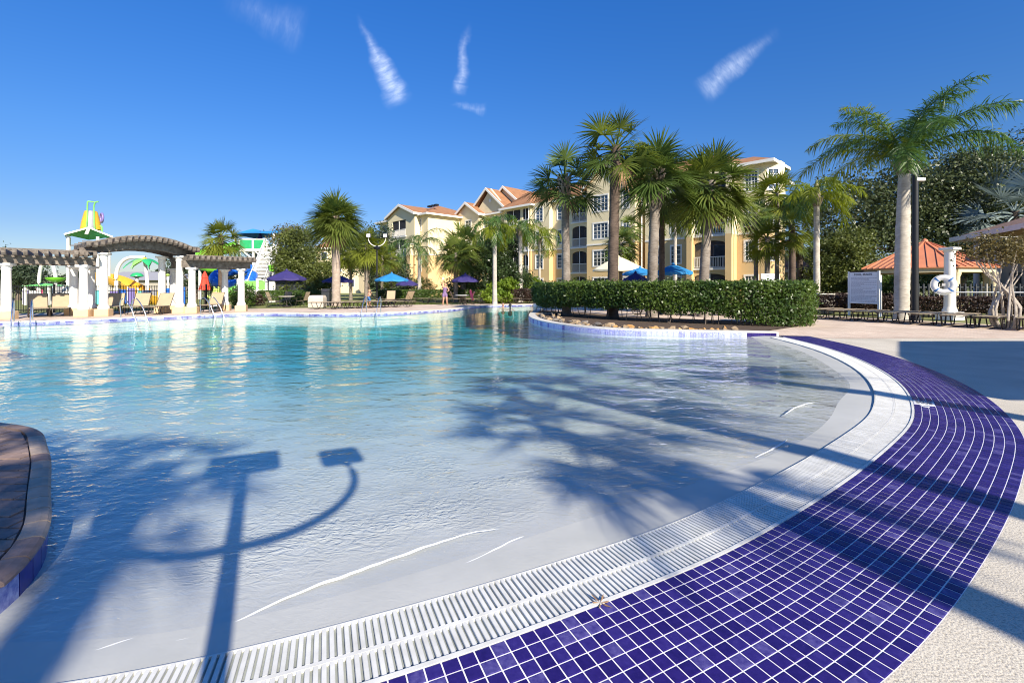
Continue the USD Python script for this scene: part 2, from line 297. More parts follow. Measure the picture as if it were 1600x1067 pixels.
# pebbled cool deck: pale beige knock-down texture with small pits
mat('cool_deck', {'g': ('geometry', {}), 'n': ('noise_texture', dict(scale=1.1, detail=5)), 'r': ('rgb_ramp', dict(ramp=[(.3, (.50, .455, .375)), (.7, (.62, .57, .475))])),
    'v': ('voronoi_texture', dict(scale=62.0, randomness=1.0)), 'vr': ('rgb_ramp', dict(ramp=[(.0, (.55, .55, .55)), (.22, (.9, .9, .9)), (.5, (1, 1, 1))])),
    'f': ('noise_texture', dict(scale=95.0, detail=3)), 'fr': ('rgb_ramp', dict(ramp=[(.36, (.62, .60, .58)), (.5, (1, 1, 1))])),
    'm': ('mix', dict(mix_type='multiply', fac=.75)), 'm2': ('mix', dict(mix_type='multiply', fac=.8)),
    'b': ('bump', dict(strength=.7, distance=.006)), 'p': ('principled_bsdf', dict(roughness=.75, specular_ior_level=.35))},
    [('g.position', 'n.vector'), ('g.position', 'v.vector'), ('g.position', 'f.vector'), ('n.fac', 'r.fac'), ('v.distance', 'vr.fac'), ('f.fac', 'fr.fac'), ('r.color', 'm.color1'), ('vr.color', 'm.color2'), ('m.color', 'm2.color1'), ('fr.color', 'm2.color2'), ('m2.color', 'p.base_color'), ('f.fac', 'b.height'), ('b.normal', 'p.normal')])
# brick paving of the far deck (bricks a few pixels or less)
mat('brick_paving', {'g': ('geometry', {}), 'mp': ('mapping', dict(rotation=(0, 0, .46))), 'bk': ('brick_texture', dict(color1=(.56, .43, .34), color2=(.66, .55, .45), mortar=(.44, .38, .32), scale=1.0, brick_width=.22, row_height=.11, mortar_size=.008, mortar_smooth=.3, bias=0.0)),
    'n': ('noise_texture', dict(scale=.7, detail=4)), 'r': ('rgb_ramp', dict(ramp=[(.3, (.82, .80, .78)), (.7, (1.1, 1.08, 1.05))])), 'm': ('mix', dict(mix_type='multiply', fac=1.0)),
    'b': ('bump', dict(strength=.4, distance=.006, invert=True)), 'p': ('principled_bsdf', dict(roughness=.8))},
    [('g.position', 'mp.vector'), ('mp.vector', 'bk.vector'), ('g.position', 'n.vector'), ('n.fac', 'r.fac'), ('bk.color', 'm.color1'), ('r.color', 'm.color2'), ('m.color', 'p.base_color'), ('bk.fac', 'b.height'), ('b.normal', 'p.normal')])
# pool plaster; its relief below the waterline imitates rippled sunlight
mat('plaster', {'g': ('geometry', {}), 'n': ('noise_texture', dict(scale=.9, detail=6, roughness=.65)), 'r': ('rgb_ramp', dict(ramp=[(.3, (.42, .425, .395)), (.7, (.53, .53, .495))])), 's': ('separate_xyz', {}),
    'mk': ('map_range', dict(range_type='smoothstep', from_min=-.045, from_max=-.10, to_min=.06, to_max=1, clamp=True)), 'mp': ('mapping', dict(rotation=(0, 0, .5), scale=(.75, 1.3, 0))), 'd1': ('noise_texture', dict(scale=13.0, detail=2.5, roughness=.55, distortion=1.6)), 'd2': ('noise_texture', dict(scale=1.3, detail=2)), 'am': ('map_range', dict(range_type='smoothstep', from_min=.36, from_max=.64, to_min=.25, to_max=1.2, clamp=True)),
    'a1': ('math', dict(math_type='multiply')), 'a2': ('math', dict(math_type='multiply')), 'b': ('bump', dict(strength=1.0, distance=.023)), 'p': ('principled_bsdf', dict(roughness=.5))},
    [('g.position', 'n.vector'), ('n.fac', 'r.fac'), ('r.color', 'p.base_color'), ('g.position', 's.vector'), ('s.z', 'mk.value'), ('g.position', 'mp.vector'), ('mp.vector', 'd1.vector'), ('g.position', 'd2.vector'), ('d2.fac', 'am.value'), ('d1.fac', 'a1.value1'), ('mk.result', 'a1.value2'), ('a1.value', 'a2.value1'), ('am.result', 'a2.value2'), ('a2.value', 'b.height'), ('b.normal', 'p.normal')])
# waterline mosaic: small white, pale and cobalt squares, far off
mat('waterline_tile', {'g': ('geometry', {}), 'sn': ('vector_math', dict(math_type='snap', vector2=(.145, .145, .075))), 'w': ('white_noise_texture', {}),
    'n': ('noise_texture', dict(scale=9.0, detail=2)), 'ad': ('math', dict(math_type='multiply_add', value2=.55)), 'ws': ('math', dict(math_type='multiply_add', value2=.75, value3=-.15)),
    'r': ('rgb_ramp', dict(ramp=[(.2, (.38, .42, .62)), (.40, (.25, .28, .54)), (.55, (.16, .18, .48)), (.75, (.04, .04, .28))])), 'p': ('principled_bsdf', dict(roughness=.2))},
    [('g.position', 'sn.vector1'), ('sn.vector', 'w.vector'), ('g.position', 'n.vector'), ('n.fac', 'ad.value1'), ('w.value', 'ws.value1'), ('ws.value', 'ad.value3'), ('ad.value', 'r.fac'), ('r.color', 'p.base_color')])
for k, (a, b) in enumerate((((.16, .20, .50), (.48, .50, .66)), ((.09, .10, .42), (.50, .52, .74)), ((.04, .03, .26), (.16, .15, .44)), ((.28, .32, .58), (.54, .56, .67)))):
    plain(f'curb_tile_{k}', a, rough=.25, c2=b, scale=26, detail=5)
# water: clear, absorbing red with depth; waves are bumps of three sizes
def water():
    n = {'g': ('geometry', {}), 'mp': ('mapping', dict(rotation=(0, 0, .25), scale=(.8, 1.25, 1))),
         'a': ('noise_texture', dict(scale=.95, detail=2, roughness=.5, distortion=.5)), 'c': ('noise_texture', dict(scale=3.6, detail=2, roughness=.5, distortion=.6)), 'd': ('noise_texture', dict(scale=15.0, detail=2.5, roughness=.55, distortion=.4)),
         's': ('separate_xyz', {}), 'far': ('map_range', dict(range_type='smoothstep', from_min=3.0, from_max=9.0, to_min=.06, to_max=1, clamp=True)),
         'far2': ('map_range', dict(range_type='smoothstep', from_min=2.0, from_max=6.0, to_min=.28, to_max=1, clamp=True)),
         'ka': ('math', dict(math_type='multiply', value2=.10)), 'kc': ('math', dict(math_type='multiply', value2=.032)), 'kd': ('math', dict(math_type='multiply', value2=.0085)),
         'ka2': ('math', dict(math_type='multiply')), 'kc2': ('math', dict(math_type='multiply')), 's1': ('math', dict(math_type='add')), 's2': ('math', dict(math_type='add')),
         'b': ('bump', dict(strength=1.0, distance=1.0)), 'dot': ('vector_math', dict(math_type='dot_product')), 'ab': ('math', dict(math_type='absolute')), 'iv': ('math', dict(math_type='subtract', value1=1.0, use_clamp=True)),
         'pw': ('math', dict(math_type='power', value2=5.0)), 'fr': ('math', dict(math_type='multiply_add', value2=.96, value3=.022, use_clamp=True)),
         't': ('transparent_bsdf', dict(color=(.985, .99, .995))), 'gl': ('glossy_bsdf', dict(color=(1, 1, 1), roughness=.015)), 'x': ('mix_closure', {}),
         'v': ('absorption_volume', dict(color=(.28, .865, .915), density=.31))}
    l = [('g.position', 'mp.vector'), ('mp.vector', 'a.vector'), ('mp.vector', 'c.vector'), ('mp.vector', 'd.vector'), ('g.position', 's.vector'), ('s.y', 'far.value'), ('s.y', 'far2.value'),
         ('a.fac', 'ka.value1'), ('c.fac', 'kc.value1'), ('d.fac', 'kd.value1'), ('ka.value', 'ka2.value1'), ('far.result', 'ka2.value2'), ('kc.value', 'kc2.value1'), ('far2.result', 'kc2.value2'),
         ('ka2.value', 's1.value1'), ('kc2.value', 's1.value2'), ('s1.value', 's2.value1'), ('kd.value', 's2.value2'), ('s2.value', 'b.height'), ('b.normal', 'gl.normal'), ('b.normal', 'dot.vector1'), ('g.incoming', 'dot.vector2'),
         ('dot.value', 'ab.value1'), ('ab.value', 'iv.value2'), ('iv.value', 'pw.value1'), ('pw.value', 'fr.value1'), ('fr.value', 'x.fac'), ('t.BSDF', 'x.closure1'), ('gl.BSDF', 'x.closure2')]
    mat('water', n, l, surface='x.closure', volume='v.volume')
water()
plain('foam', (.58, .60, .61), rough=.4, var=.03)
# building walls: warm ochre on the two lower storeys, cream above (its own paint)
mat('wall_paint', {'g': ('geometry', {}), 's': ('separate_xyz', {}), 'c': ('math', dict(math_type='greater_than', value2=5.9)), 'n': ('noise_texture', dict(scale=.5, detail=5)),
    'r1': ('rgb_ramp', dict(ramp=[(.3, (.60, .42, .20)), (.7, (.66, .48, .25))])), 'r2': ('rgb_ramp', dict(ramp=[(.3, (.70, .60, .38)), (.7, (.76, .66, .43))])), 'm': ('mix_color', {}),
    'bn': ('noise_texture', dict(scale=30.0, detail=3)), 'b': ('bump', dict(strength=.4, distance=.006)), 'p': ('principled_bsdf', dict(roughness=.88))},
    [('g.position', 's.vector'), ('s.z', 'c.value1'), ('g.position', 'n.vector'), ('n.fac', 'r1.fac'), ('n.fac', 'r2.fac'), ('r1.color', 'm.a'), ('r2.color', 'm.b'), ('c.value', 'm.fac'), ('m.result', 'p.base_color'), ('g.position', 'bn.vector'), ('bn.fac', 'b.height'), ('b.normal', 'p.normal')])
plain('trim_white', (.76, .74, .69), rough=.6, var=.03)
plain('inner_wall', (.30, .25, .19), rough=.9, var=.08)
plain('grey_wall', (.36, .33, .27), rough=.9, var=.06)
mat('window_pane', {'n': ('noise_texture', dict(scale=.5, detail=1)), 'g': ('geometry', {}), 'r': ('rgb_ramp', dict(ramp=[(.35, (.02, .028, .04)), (.65, (.10, .13, .17))])), 'p': ('principled_bsdf', dict(roughness=.04, specular_ior_level=.9))}, [('g.position', 'n.vector'), ('n.fac', 'r.fac'), ('r.color', 'p.base_color')])
mat('screen_mesh', {'t': ('transparent_bsdf', {}), 'd': ('diffuse_bsdf', dict(color=(.05, .05, .055))), 'x': ('mix_closure', dict(fac=.45))}, [('t.BSDF', 'x.closure1'), ('d.BSDF', 'x.closure2')], surface='x.closure')
# ------------------------------------------------------------------ pool outline (metres; camera above the origin looking along +y)
WL = -0.044                                                      # water level
inner_pts = [(-3.6, 1.16), (-2.4, 1.17), (-1.3, 1.33), (-.474, 1.626), (-.10, 1.79), (.426, 2.045), (.97, 2.328), (1.785, 2.856), (2.58, 3.44), (3.457, 4.148), (4.108, 4.73), (4.584, 5.25), (5.325, 6.22), (5.986, 7.33), (6.69, 8.92), (7.16, 10.5), (7.42, 12.14), (7.50, 13.0)]
IN, LEN = spline(inner_pts, 1500)
T = np.gradient(IN, axis=0); T /= np.linalg.norm(T, axis=1, keepdims=True); N = np.c_[T[:, 1], -T[:, 0]]     # N points away from the pool
ARC = np.linspace(0, LEN, len(IN))
def curve(s, off):
    s = np.asarray(s, float)
    p = np.c_[np.interp(s, ARC, IN[:, 0]), np.interp(s, ARC, IN[:, 1])]; n = np.c_[np.interp(s, ARC, N[:, 0]), np.interp(s, ARC, N[:, 1])]
    n /= np.linalg.norm(n, axis=1, keepdims=True); return p + n * np.asarray(off)[..., None]
BAND, GRATE, PITCH = .7752, .365, .0646
OUT = curve(ARC, np.full(len(ARC), BAND))
island_edge = [(7.55, 13.05), (6.9, 13.2), (5.8, 13.38), (4.75, 13.62), (3.5, 13.95), (2.35, 14.8), (1.45, 16.3), (.92, 18.2), (.75, 20.3), (.95, 23), (1.5, 27), (1.9, 31), (1.6, 34.6)]
ISL, _ = spline(island_edge, 160)
far_edge = [(1.6, 34.8), (-.6, 33.6), (-2.6, 31.6), (-3.15, 29.6), (-3.4, 28.6), (-4.4, 26.6), (-6.1, 24.5), (-7.4, 23.5), (-9.2, 23.2), (-10.9, 23.5), (-13.2, 23.6), (-14.3, 22.9), (-15.1, 21.7), (-16.2, 20.8), (-16.9, 20.1), (-17.3, 19.2), (-18.1, 18.5), (-19.8, 17.6), (-22, 16.6), (-26, 15)]
FAR, _ = spline(far_edge, 260)
planter = Polygon([(-2.05, 1.45), (-2.27, 2.04), (-2.43, 2.36), (-2.62, 2.6), (-2.86, 2.84), (-3.17, 3.15), (-3.52, 3.5), (-3.95, 3.89), (-4.36, 4.22), (-4.9, 4.42), (-6, 4.7), (-9, 5.0), (-9, -1), (-2.4, -1)])
pool = Polygon(np.vstack([curve(ARC[::6], np.full(len(ARC[::6]), BAND)), ISL, FAR, [(-30, 13), (-30, 1.0), (-4, .35)]])).buffer(0)
if pool.geom_type != 'Polygon': pool = max(pool.geoms, key=lambda g: g.area)

# ------------------------------------------------------------------ ground, deck, paving
ground = sbox(-600, -120, 600, 900).difference(sbox(-70, -60, 70, 70))
MB().poly(ground, -.02).poly(sbox(-70, -60, 70, 70).difference(pool.buffer(.6)), -.02).build('lawn', 'lawn', kind='structure', label='flat lawn and ground reaching to the horizon', cat='ground')
deck_area = Polygon([(-26, -30), (30, -30), (26, 4), (17.6, 15.5), (14.6, 22.5), (13.5, 26), (11, 30), (8, 34), (4.5, 37.6), (-3, 36.6), (-9, 33.4), (-12, 29.4), (-16, 28.5), (-18, 27.5), (-30, 20), (-30, -20)])
deck_area = deck_area.buffer(0)
MB().poly(deck_area.difference(pool), 0).build('pool_deck', 'cool_deck', kind='structure', label='pale beige pebbled pool deck around the beach entry', cat='deck')
paved = unary_union([Polygon([(7.95, 12.3), (26, 12.3), (26, 4), (40, 4), (17.9, 15.5), (14.6, 22.5), (13.5, 26), (11, 30), (8, 34), (4.5, 37.6), (-3, 36.6), (-9, 33.4), (-12, 29.4), (-16, 28.5), (-18, 27.5), (-30, 20), (-30, 15), (2, 16), (6, 14)]).buffer(0)]).difference(pool.buffer(.02))
MB().poly(paved, .005).build('brick_pavement', 'brick_paving', kind='structure', label='pinkish brick paving behind the pool and under the loungers', cat='pavement')

# ------------------------------------------------------------------ pool floor, walls, water
tree2 = cKDTree(curve(ARC, np.full(len(ARC), -GRATE)))
gx = np.r_[np.arange(-30, -8, .5), np.arange(-8, 9.2, .16)]; gy = np.r_[np.arange(.2, 14, .16), np.arange(14, 37.2, .5)]
XX, YY = np.meshgrid(gx, gy); pts = np.c_[XX.ravel(), YY.ravel()]
dist, idx = tree2.query(pts)
side = ((pts - curve(ARC, np.full(len(ARC), -GRATE))[idx]) * N[idx]).sum(1)
s_in = np.where(side < 0, dist, -dist)
zf = np.where(s_in < 0, -.022, -.022 - .075 * np.minimum(s_in, 6.5) - np.clip(s_in - 6.5, 0, 9) * .095)
zf = np.maximum(zf, -1.3) + np.where(s_in > 0, .004 * np.sin(pts[:, 0] * 2.1 + np.sin(pts[:, 1])), 0)
ny, nx = XX.shape; ii = np.arange(ny * nx).reshape(ny, nx)
q = np.stack([ii[:-1, :-1], ii[:-1, 1:], ii[1:, 1:], ii[1:, :-1]], -1).reshape(-1, 4)
inside = shapely.contains_xy(pool.buffer(.35), pts[:, 0], pts[:, 1]); q = q[inside[q].any(1)]
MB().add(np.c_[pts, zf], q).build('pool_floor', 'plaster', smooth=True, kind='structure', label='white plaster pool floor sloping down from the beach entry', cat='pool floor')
def wall_strip(line, z0, z1):
    p = np.asarray(line); n = len(p); v = np.vstack([np.c_[p, np.full(n, z0)], np.c_[p, np.full(n, z1)]]); k = np.arange(n - 1)
    return v, np.c_[k, k + 1, n + k + 1, n + k]
wl = np.vstack([ISL[8:], FAR])
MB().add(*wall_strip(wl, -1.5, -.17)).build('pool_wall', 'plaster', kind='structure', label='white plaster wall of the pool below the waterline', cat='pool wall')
MB().prism(pool.buffer(.05), -2.0, WL).build('water', 'water', kind='structure', label='clear rippled turquoise pool water, shallow at the beach entry', cat='water')

# far coping with its waterline band of mosaic
cop = thing('pool_coping', 'pale stone coping with blue and white mosaic band along the far pool edge', 'coping', kind='structure')
fs = FAR[:-20]
def ribbon(mb, line, w, z0, z1, side=1):
    p = np.asarray(line); t = np.gradient(p, axis=0); t /= np.linalg.norm(t, axis=1, keepdims=True); n = np.c_[t[:, 1], -t[:, 0]] * side
    o = p + n * w; k = len(p); i = np.arange(k - 1)
    v = np.vstack([np.c_[p, np.full(k, z0)], np.c_[p, np.full(k, z1)], np.c_[o, np.full(k, z1)], np.c_[o, np.full(k, z0)]])
    for a in range(3): mb.add(v, np.c_[a * k + i, a * k + i + 1, (a + 1) * k + i + 1, (a + 1) * k + i])
    return mb
# stones of the coping, one by one
Lf = np.r_[0, np.cumsum(np.linalg.norm(np.diff(FAR, axis=0), axis=1))]
rng = np.random.default_rng(3)
sg = 1 if ((FAR[120] + np.array([FAR[121] - FAR[119]])[0][[1, 0]] * [1, -1] * 5) @ [0, 1]) > FAR[120][1] else -1
k, s0 = 0, 0.0
while s0 < Lf[-1] - 6:
    s1 = s0 + .6; ss = np.linspace(s0 + .006, s1 - .006, 3); ln = np.c_[np.interp(ss, Lf, FAR[:, 0]), np.interp(ss, Lf, FAR[:, 1])]
    m = ribbon(MB(), ln, .32, -.02, .032 + rng.uniform(-.002, .002), sg); m.build('stone', 'white_coping' if rng.random() < .6 else 'coping_stone', cop)
    s0 = s1
ribbon(MB(), FAR + 0, .012, -.17, -.024, sg).build('mosaic_band', 'waterline_tile', cop)

# island kerb: face tiles one by one under a pale rim
isl = thing('island_kerb', 'raised pale kerb faced with blue and white tiles in front of the hedge', 'kerb', kind='structure')
Li = np.r_[0, np.cumsum(np.linalg.norm(np.diff(ISL, axis=0), axis=1))]
si = 1 if (ISL[20] + (np.array([ISL[21] - ISL[19]])[0][[1, 0]] * [1, -1]))[1] > ISL[20][1] else -1
ribbon(MB(), ISL, .05, -.4, .064, si).build('kerb_body', 'grout', isl)
KW = .34
ribbon(MB(), ISL - 0, KW, .066, .10, si).build('rim', 'white_coping', isl)
s0 = .05
while s0 < Li[-1] - 12.5:
    s1 = s0 + .155; ss = np.array([s0 + .003, s1 - .003]); ln = np.c_[np.interp(ss, Li, ISL[:, 0]), np.interp(ss, Li, ISL[:, 1])]
    x = ln[0][0]
    mt = f'cobalt_{rng.integers(0, 3)}' if x > 6.85 else (f'curb_tile_{rng.choice([0, 1, 2, 3], p=[.4, .22, .1, .28])}' if x > 3.2 else f'curb_tile_{rng.choice([0, 1, 2], p=[.3, .45, .25])}')
    ribbon(MB(), ln, -.012, -.10, .060, si).build('tile', mt, isl)
    s0 = s1

# ------------------------------------------------------------------ cobalt tile border: rows of small square tiles on pale grout
border = thing('tile_border', 'curved border of small cobalt blue tiles in white grout around the beach entry', 'tile border', kind='structure')
nrow = 12; gs = np.arange(0, LEN, .05)
a, b = curve(gs, np.full(len(gs), 0.0)), curve(gs, np.full(len(gs), BAND)); k = len(gs); i = np.arange(k - 1)
MB().add(np.vstack([np.c_[a, np.full(k, .0)], np.c_[b, np.full(k, .0)]]), np.c_[i, k + i, k + i + 1, i + 1]).build('grout', 'grout', border)
s_col = np.arange(.9, LEN - .1, PITCH); J = .0060
tiles = []
for c, s in enumerate(s_col):
    for r in range(nrow):
        o0, o1 = r * PITCH + J / 2, (r + 1) * PITCH - J / 2
        # keep the joint even: outer rows are longer arcs
        cs = curve([s + J / 2, s + PITCH - J / 2, s + PITCH - J / 2, s + J / 2], [o0, o0, o1, o1])
        tiles.append((c, r, cs))
cen = np.array([t[2].mean(0) for t in tiles])
def depth_tag(c, r): return False
px = FPX / np.maximum(cen[:, 1], .3); vis = (cen[:, 1] > 1.6) & (np.abs(cen[:, 0]) < cen[:, 1] * 1.13)
MK = int(np.argmin(np.abs(curve(s_col, np.full(len(s_col), .2)) - G(1440, 632)[:2]).sum(1)))       # the depth marker replaces some tiles here
mark = lambda c, r: (MK - 2 <= c <= MK + 1) and r < 3
order = np.argsort(np.where(vis, -px, 1e3)); near = set([t for t in order if not mark(tiles[t][0], tiles[t][1])][:300])
rng = np.random.default_rng(11)
def tile_geo(mb, cs, h, ch=.004):
    c = cs.mean(0); inn = c + (cs - c) * (1 - ch / .030)
    tz = h + rng.uniform(-.0006, .0006, 4)
    v = np.vstack([np.c_[cs, np.full(4, .0003)], np.c_[cs, np.full(4, h * .55)], np.c_[inn, tz]])
    f = [[8, 9, 10, 11]] + [[j, (j + 1) % 4, 4 + (j + 1) % 4, 4 + j] for j in range(4)] + [[4 + j, 4 + (j + 1) % 4, 8 + (j + 1) % 4, 8 + j] for j in range(4)]
    return mb.add(v, f)
field = [MB() for _ in range(4)]
pick = rng.choice(4, p=[.38, .30, .20, .12], size=len(tiles))
for t, (c, r, cs) in enumerate(tiles):
    if mark(c, r): continue
    m = pick[t]
    if t in near: tile_geo(MB(), cs, .0028).build('tile', f'cobalt_{m}', border)
    else: tile_geo(field[m], cs, .0032)
for m in range(4): field[m].build('tile_field', f'cobalt_{m}', border, kind='stuff')
# depth marker: a white tile with rows of black letters too small to read, and a ringed symbol on the tile before it
s0, s1 = s_col[MK - 2] + J, s_col[MK + 1] + PITCH - J
cs = curve([s0, s1, s1, s0], [.004, .004, 3 * PITCH - .004, 3 * PITCH - .004])
mk = thing('depth_marker', 'white marker tile with small black lettering set in the cobalt border', 'marker tile')
tile_geo(MB(), cs, .006).build('plate', 'white_plastic', mk)
ltr = MB()
for row, (sa, spans) in enumerate(((.22, ((.12, .3), (.36, .52), (.58, .7), (.76, .9))), (.46, ((.12, .4), (.45, .6), (.66, .9))), (.70, ((.1, .26), (.3, .55), (.6, .9))))):
    for (u0, u1) in spans:
        f = lambda a, b: cs[0] + (cs[1] - cs[0]) * a + (cs[3] - cs[0]) * b
        quad = np.array([f(sa, u0), f(sa + .11, u0), f(sa + .11, u1), f(sa, u1)])
        ltr.add(np.c_[quad, np.full(4, .0085)], [[0, 1, 2, 3]])
ltr.build('lettering', 'ink', mk)
rc = curve([s0 - .09], [.1])[0]; th = np.linspace(0, 2 * PI, 17)
MB().tube(np.c_[rc[0] + .035 * np.cos(th), rc[1] + .035 * np.sin(th), np.full(17, .006)], .004, 4, cap=False).build('ring_symbol', 'white_plastic', mk)

# ------------------------------------------------------------------ white drain grate: two rows of slats
gr = thing('drain_grate', 'white slatted gutter grate curving between the shallow water and the cobalt tiles', 'drain grate', kind='structure')
def strip(mb, o0, o1, z, s_from=.2, s_to=None):
    ss = np.arange(s_from, s_to or LEN - .3, .05); a, b = curve(ss, np.full(len(ss), o0)), curve(ss, np.full(len(ss), o1)); k = len(ss); i = np.arange(k - 1)
    return mb.add(np.vstack([np.c_[a, np.full(k, z)], np.c_[b, np.full(k, z)]]), np.c_[i, k + i, k + i + 1, i + 1])
strip(MB(), -GRATE, -.001, -.0185).build('trough', 'trough', gr)
def rail(mb, o0, o1, z0, z1, s_from=.2, s_to=None):
    strip(mb, o0, o1, z1, s_from, s_to)
    for o in (o0, o1):
        ss = np.arange(s_from, s_to or LEN - .3, .05); p = curve(ss, np.full(len(ss), o)); mb.add(*wall_strip(p, z0, z1))
    return mb
rail(MB(), -.022, -.002, -.018, .003).build('edge_rail', 'slat_white', gr)
rail(MB(), -.187, -.170, -.018, -.004).build('middle_rail', 'slat_white', gr)
rail(MB(), -GRATE, -GRATE + .006, -.018, -.0045).build('edge_rail', 'slat_white', gr)
SP = .029; sl = []
for s in np.arange(.6, LEN - .4, SP):
    for (o0, o1) in ((-.168, -.023), (-GRATE + .008, -.188)): sl.append((s, o0, o1))
sc = curve([x[0] for x in sl], [(x[1] + x[2]) / 2 for x in sl])
pxs = np.where((sc[:, 1] > 1.6) & (np.abs(sc[:, 0]) < sc[:, 1] * 1.13), sc[:, 1], 99); nears = set(np.argsort(pxs)[:300]); rest = MB()
for t, (s, o0, o1) in enumerate(sl):
    w = .0185; dz = rng.uniform(-.0008, .0008)
    cs = curve([s, s + w, s + w, s], [o0, o0, o1, o1]); c = cs.mean(0)
    inn = c + (cs - c) * np.array([1.0]); inn = curve([s + .002, s + w - .002, s + w - .002, s + .002], [o0, o0, o1, o1])
    v = np.vstack([np.c_[cs, np.full(4, -.018)], np.c_[cs, np.full(4, -.006 + dz)], np.c_[inn, np.full(4, -.004 + dz)]])
    f = [[8, 9, 10, 11]] + [[j, (j + 1) % 4, 4 + (j + 1) % 4, 4 + j] for j in range(4)] + [[4 + j, 4 + (j + 1) % 4, 8 + (j + 1) % 4, 8 + j] for j in range(4)]
    if t in nears: MB().add(v, f).build('slat', 'slat_white', gr)
    else: rest.add(v, f)
rest.build('slat_row', 'slat_white', gr, kind='stuff')
# brown dead leaf scrap lying on the grate
lv = MB(); c0 = G(938, 942)
for k in range(6):
    a = k * 1.1; d = np.array([math.cos(a), math.sin(a), 0]); p = c0 + [0, 0, .004]
    lv.add([p, p + d * .03 + np.array([-d[1], d[0], .5]) * .005, p + d * (.04 + .012 * (k % 3)) + [0, 0, .008], p + d * .03 - np.array([-d[1], d[0], -.2]) * .005], [[0, 1, 2, 3]])
lv.build('dead_leaf', 'dry_frond', label='small curled brown leaf on the white grate by the cobalt tiles', cat='leaf')

# small wavelets running up the beach entry
sw = MB(); rr = np.random.default_rng(5)
def wavelet(pix, w=.022, h=.012):
    p = np.array([G(u, v, WL)[:2] for u, v in pix]); p, L = spline(p, 60)
    t = np.gradient(p, axis=0); t /= np.linalg.norm(t, axis=1, keepdims=True); n = np.c_[-t[:, 1], t[:, 0]]
    e = np.sin(np.linspace(0, PI, 60)) ** .5; jit = meshkit.noise(np.c_[p * 9, np.zeros(60)], 3); ww = w * e * (.8 + .7 * jit) + .001
    jj = (meshkit.noise(np.c_[p * 14, np.ones(60)], 8) * .012)[:, None] * n
    rows = [(-1, .0), (-.35, .8), (.1, 1), (.6, .55), (1, 0)]
    z = WL - .001
    v = np.vstack([np.c_[p + jj + n * (ww * a)[:, None], z + h * .8 * b * e * (.7 + .6 * jit)] for a, b in rows]); k = 60; i = np.arange(k - 1)
    brk = meshkit.noise(np.c_[p * 5, np.full(60, 2.0)], 5)[:-1] > -.12; i = i[brk]
    for a in range(len(rows) - 1): sw.add(v, np.c_[a * k + i, a * k + i + 1, (a + 1) * k + i + 1, (a + 1) * k + i])
wavelet([(350, 982), (470, 925), (600, 878), (700, 843), (780, 826)], .009, .008); wavelet([(655, 930), (690, 900), (740, 876), (790, 850), (820, 838)], .008, .007)
wavelet([(98, 1036), (150, 1018), (215, 996)], .009, .008); wavelet([(180, 1030), (240, 1014), (330, 992)], .008, .007)
wavelet([(1228, 648), (1250, 634), (1275, 628)], .012, .008); wavelet([(1180, 715), (1210, 700), (1232, 686)], .01, .007)
sw.build('wavelet', 'water_edge' if 'water_edge' in MATS else 'foam', smooth=True, kind='stuff', label='thin white wavelets running up the shallow beach entry', cat='wavelet')

# ------------------------------------------------------------------ raised planter at the left: dark pavers, pale bullnose stones, tiled face
pl = thing('planter_kerb', 'raised curved platform of dark brown pavers with tan bullnose edge and cobalt tile face at left', 'platform', kind='structure')
ZP = .10
edge = np.array(planter.exterior.coords)[1:12]; E, EL = spline(edge, 200)
if (E[100] - E[99])[0] > 0: E = E[::-1]
EA = np.linspace(0, EL, 200); ET = np.gradient(E, axis=0); ET /= np.linalg.norm(ET, axis=1, keepdims=True); EN = np.c_[-ET[:, 1], ET[:, 0]]
if planter.contains(Point(E[100] + EN[100] * .1)): EN = -EN                      # outward
def pe(s, o):
    p = np.c_[np.interp(s, EA, E[:, 0]), np.interp(s, EA, E[:, 1])]; n = np.c_[np.interp(s, EA, EN[:, 0]), np.interp(s, EA, EN[:, 1])]; return p + n * np.asarray(o)[..., None]
MB().prism(planter.buffer(-.02), -.5, ZP - .026).build('body', 'paver_dark_1', pl)
s0, n_ = 0.0, 0
while s0 < EL - .25:                                                              # bullnose stones
    ss = np.linspace(s0 + .006, s0 + .205, 5); prof = [(-.09, ZP - .025), (-.09, ZP), (-.03, ZP), (.0, ZP - .008), (.014, ZP - .022), (.014, ZP - .036), (-.02, ZP - .04)]
    v = np.vstack([np.c_[pe(ss, np.full(5, o)), np.full(5, z)] for o, z in prof]); m = MB(); i = np.arange(4)
    for a in range(len(prof) - 1): m.add(v, np.c_[a * 5 + i, (a + 1) * 5 + i, (a + 1) * 5 + i + 1, a * 5 + i + 1])
    for e in (0, 4): m.add(v[e::5], [[0, 1, 2], [0, 2, 3], [0, 3, 4], [0, 4, 5], [0, 5, 6]])
    m.build('bullnose_stone', 'paver_edge' if rr.random() < .7 else 'paver_dark_2', pl); s0 += .211
s0 = 0.0
while s0 < EL - .2:                                                               # face tiles
    ss = np.array([s0 + .003, s0 + .147]); a, b = pe(ss, np.full(2, -.002)), pe(ss, np.full(2, -.03))
    MB().add(np.vstack([np.c_[a, [-.3, -.3]], np.c_[a, [ZP - .042] * 2], np.c_[b, [-.3] * 2], np.c_[b, [ZP - .042] * 2]]), [[0, 1, 3, 2], [0, 2, 6, 4], [1, 5, 7, 3], [2, 3, 7, 6]]).build('tile', f'cobalt_{rr.integers(0, 4)}' if rr.random() < .8 else 'curb_tile_1', pl); s0 += .15
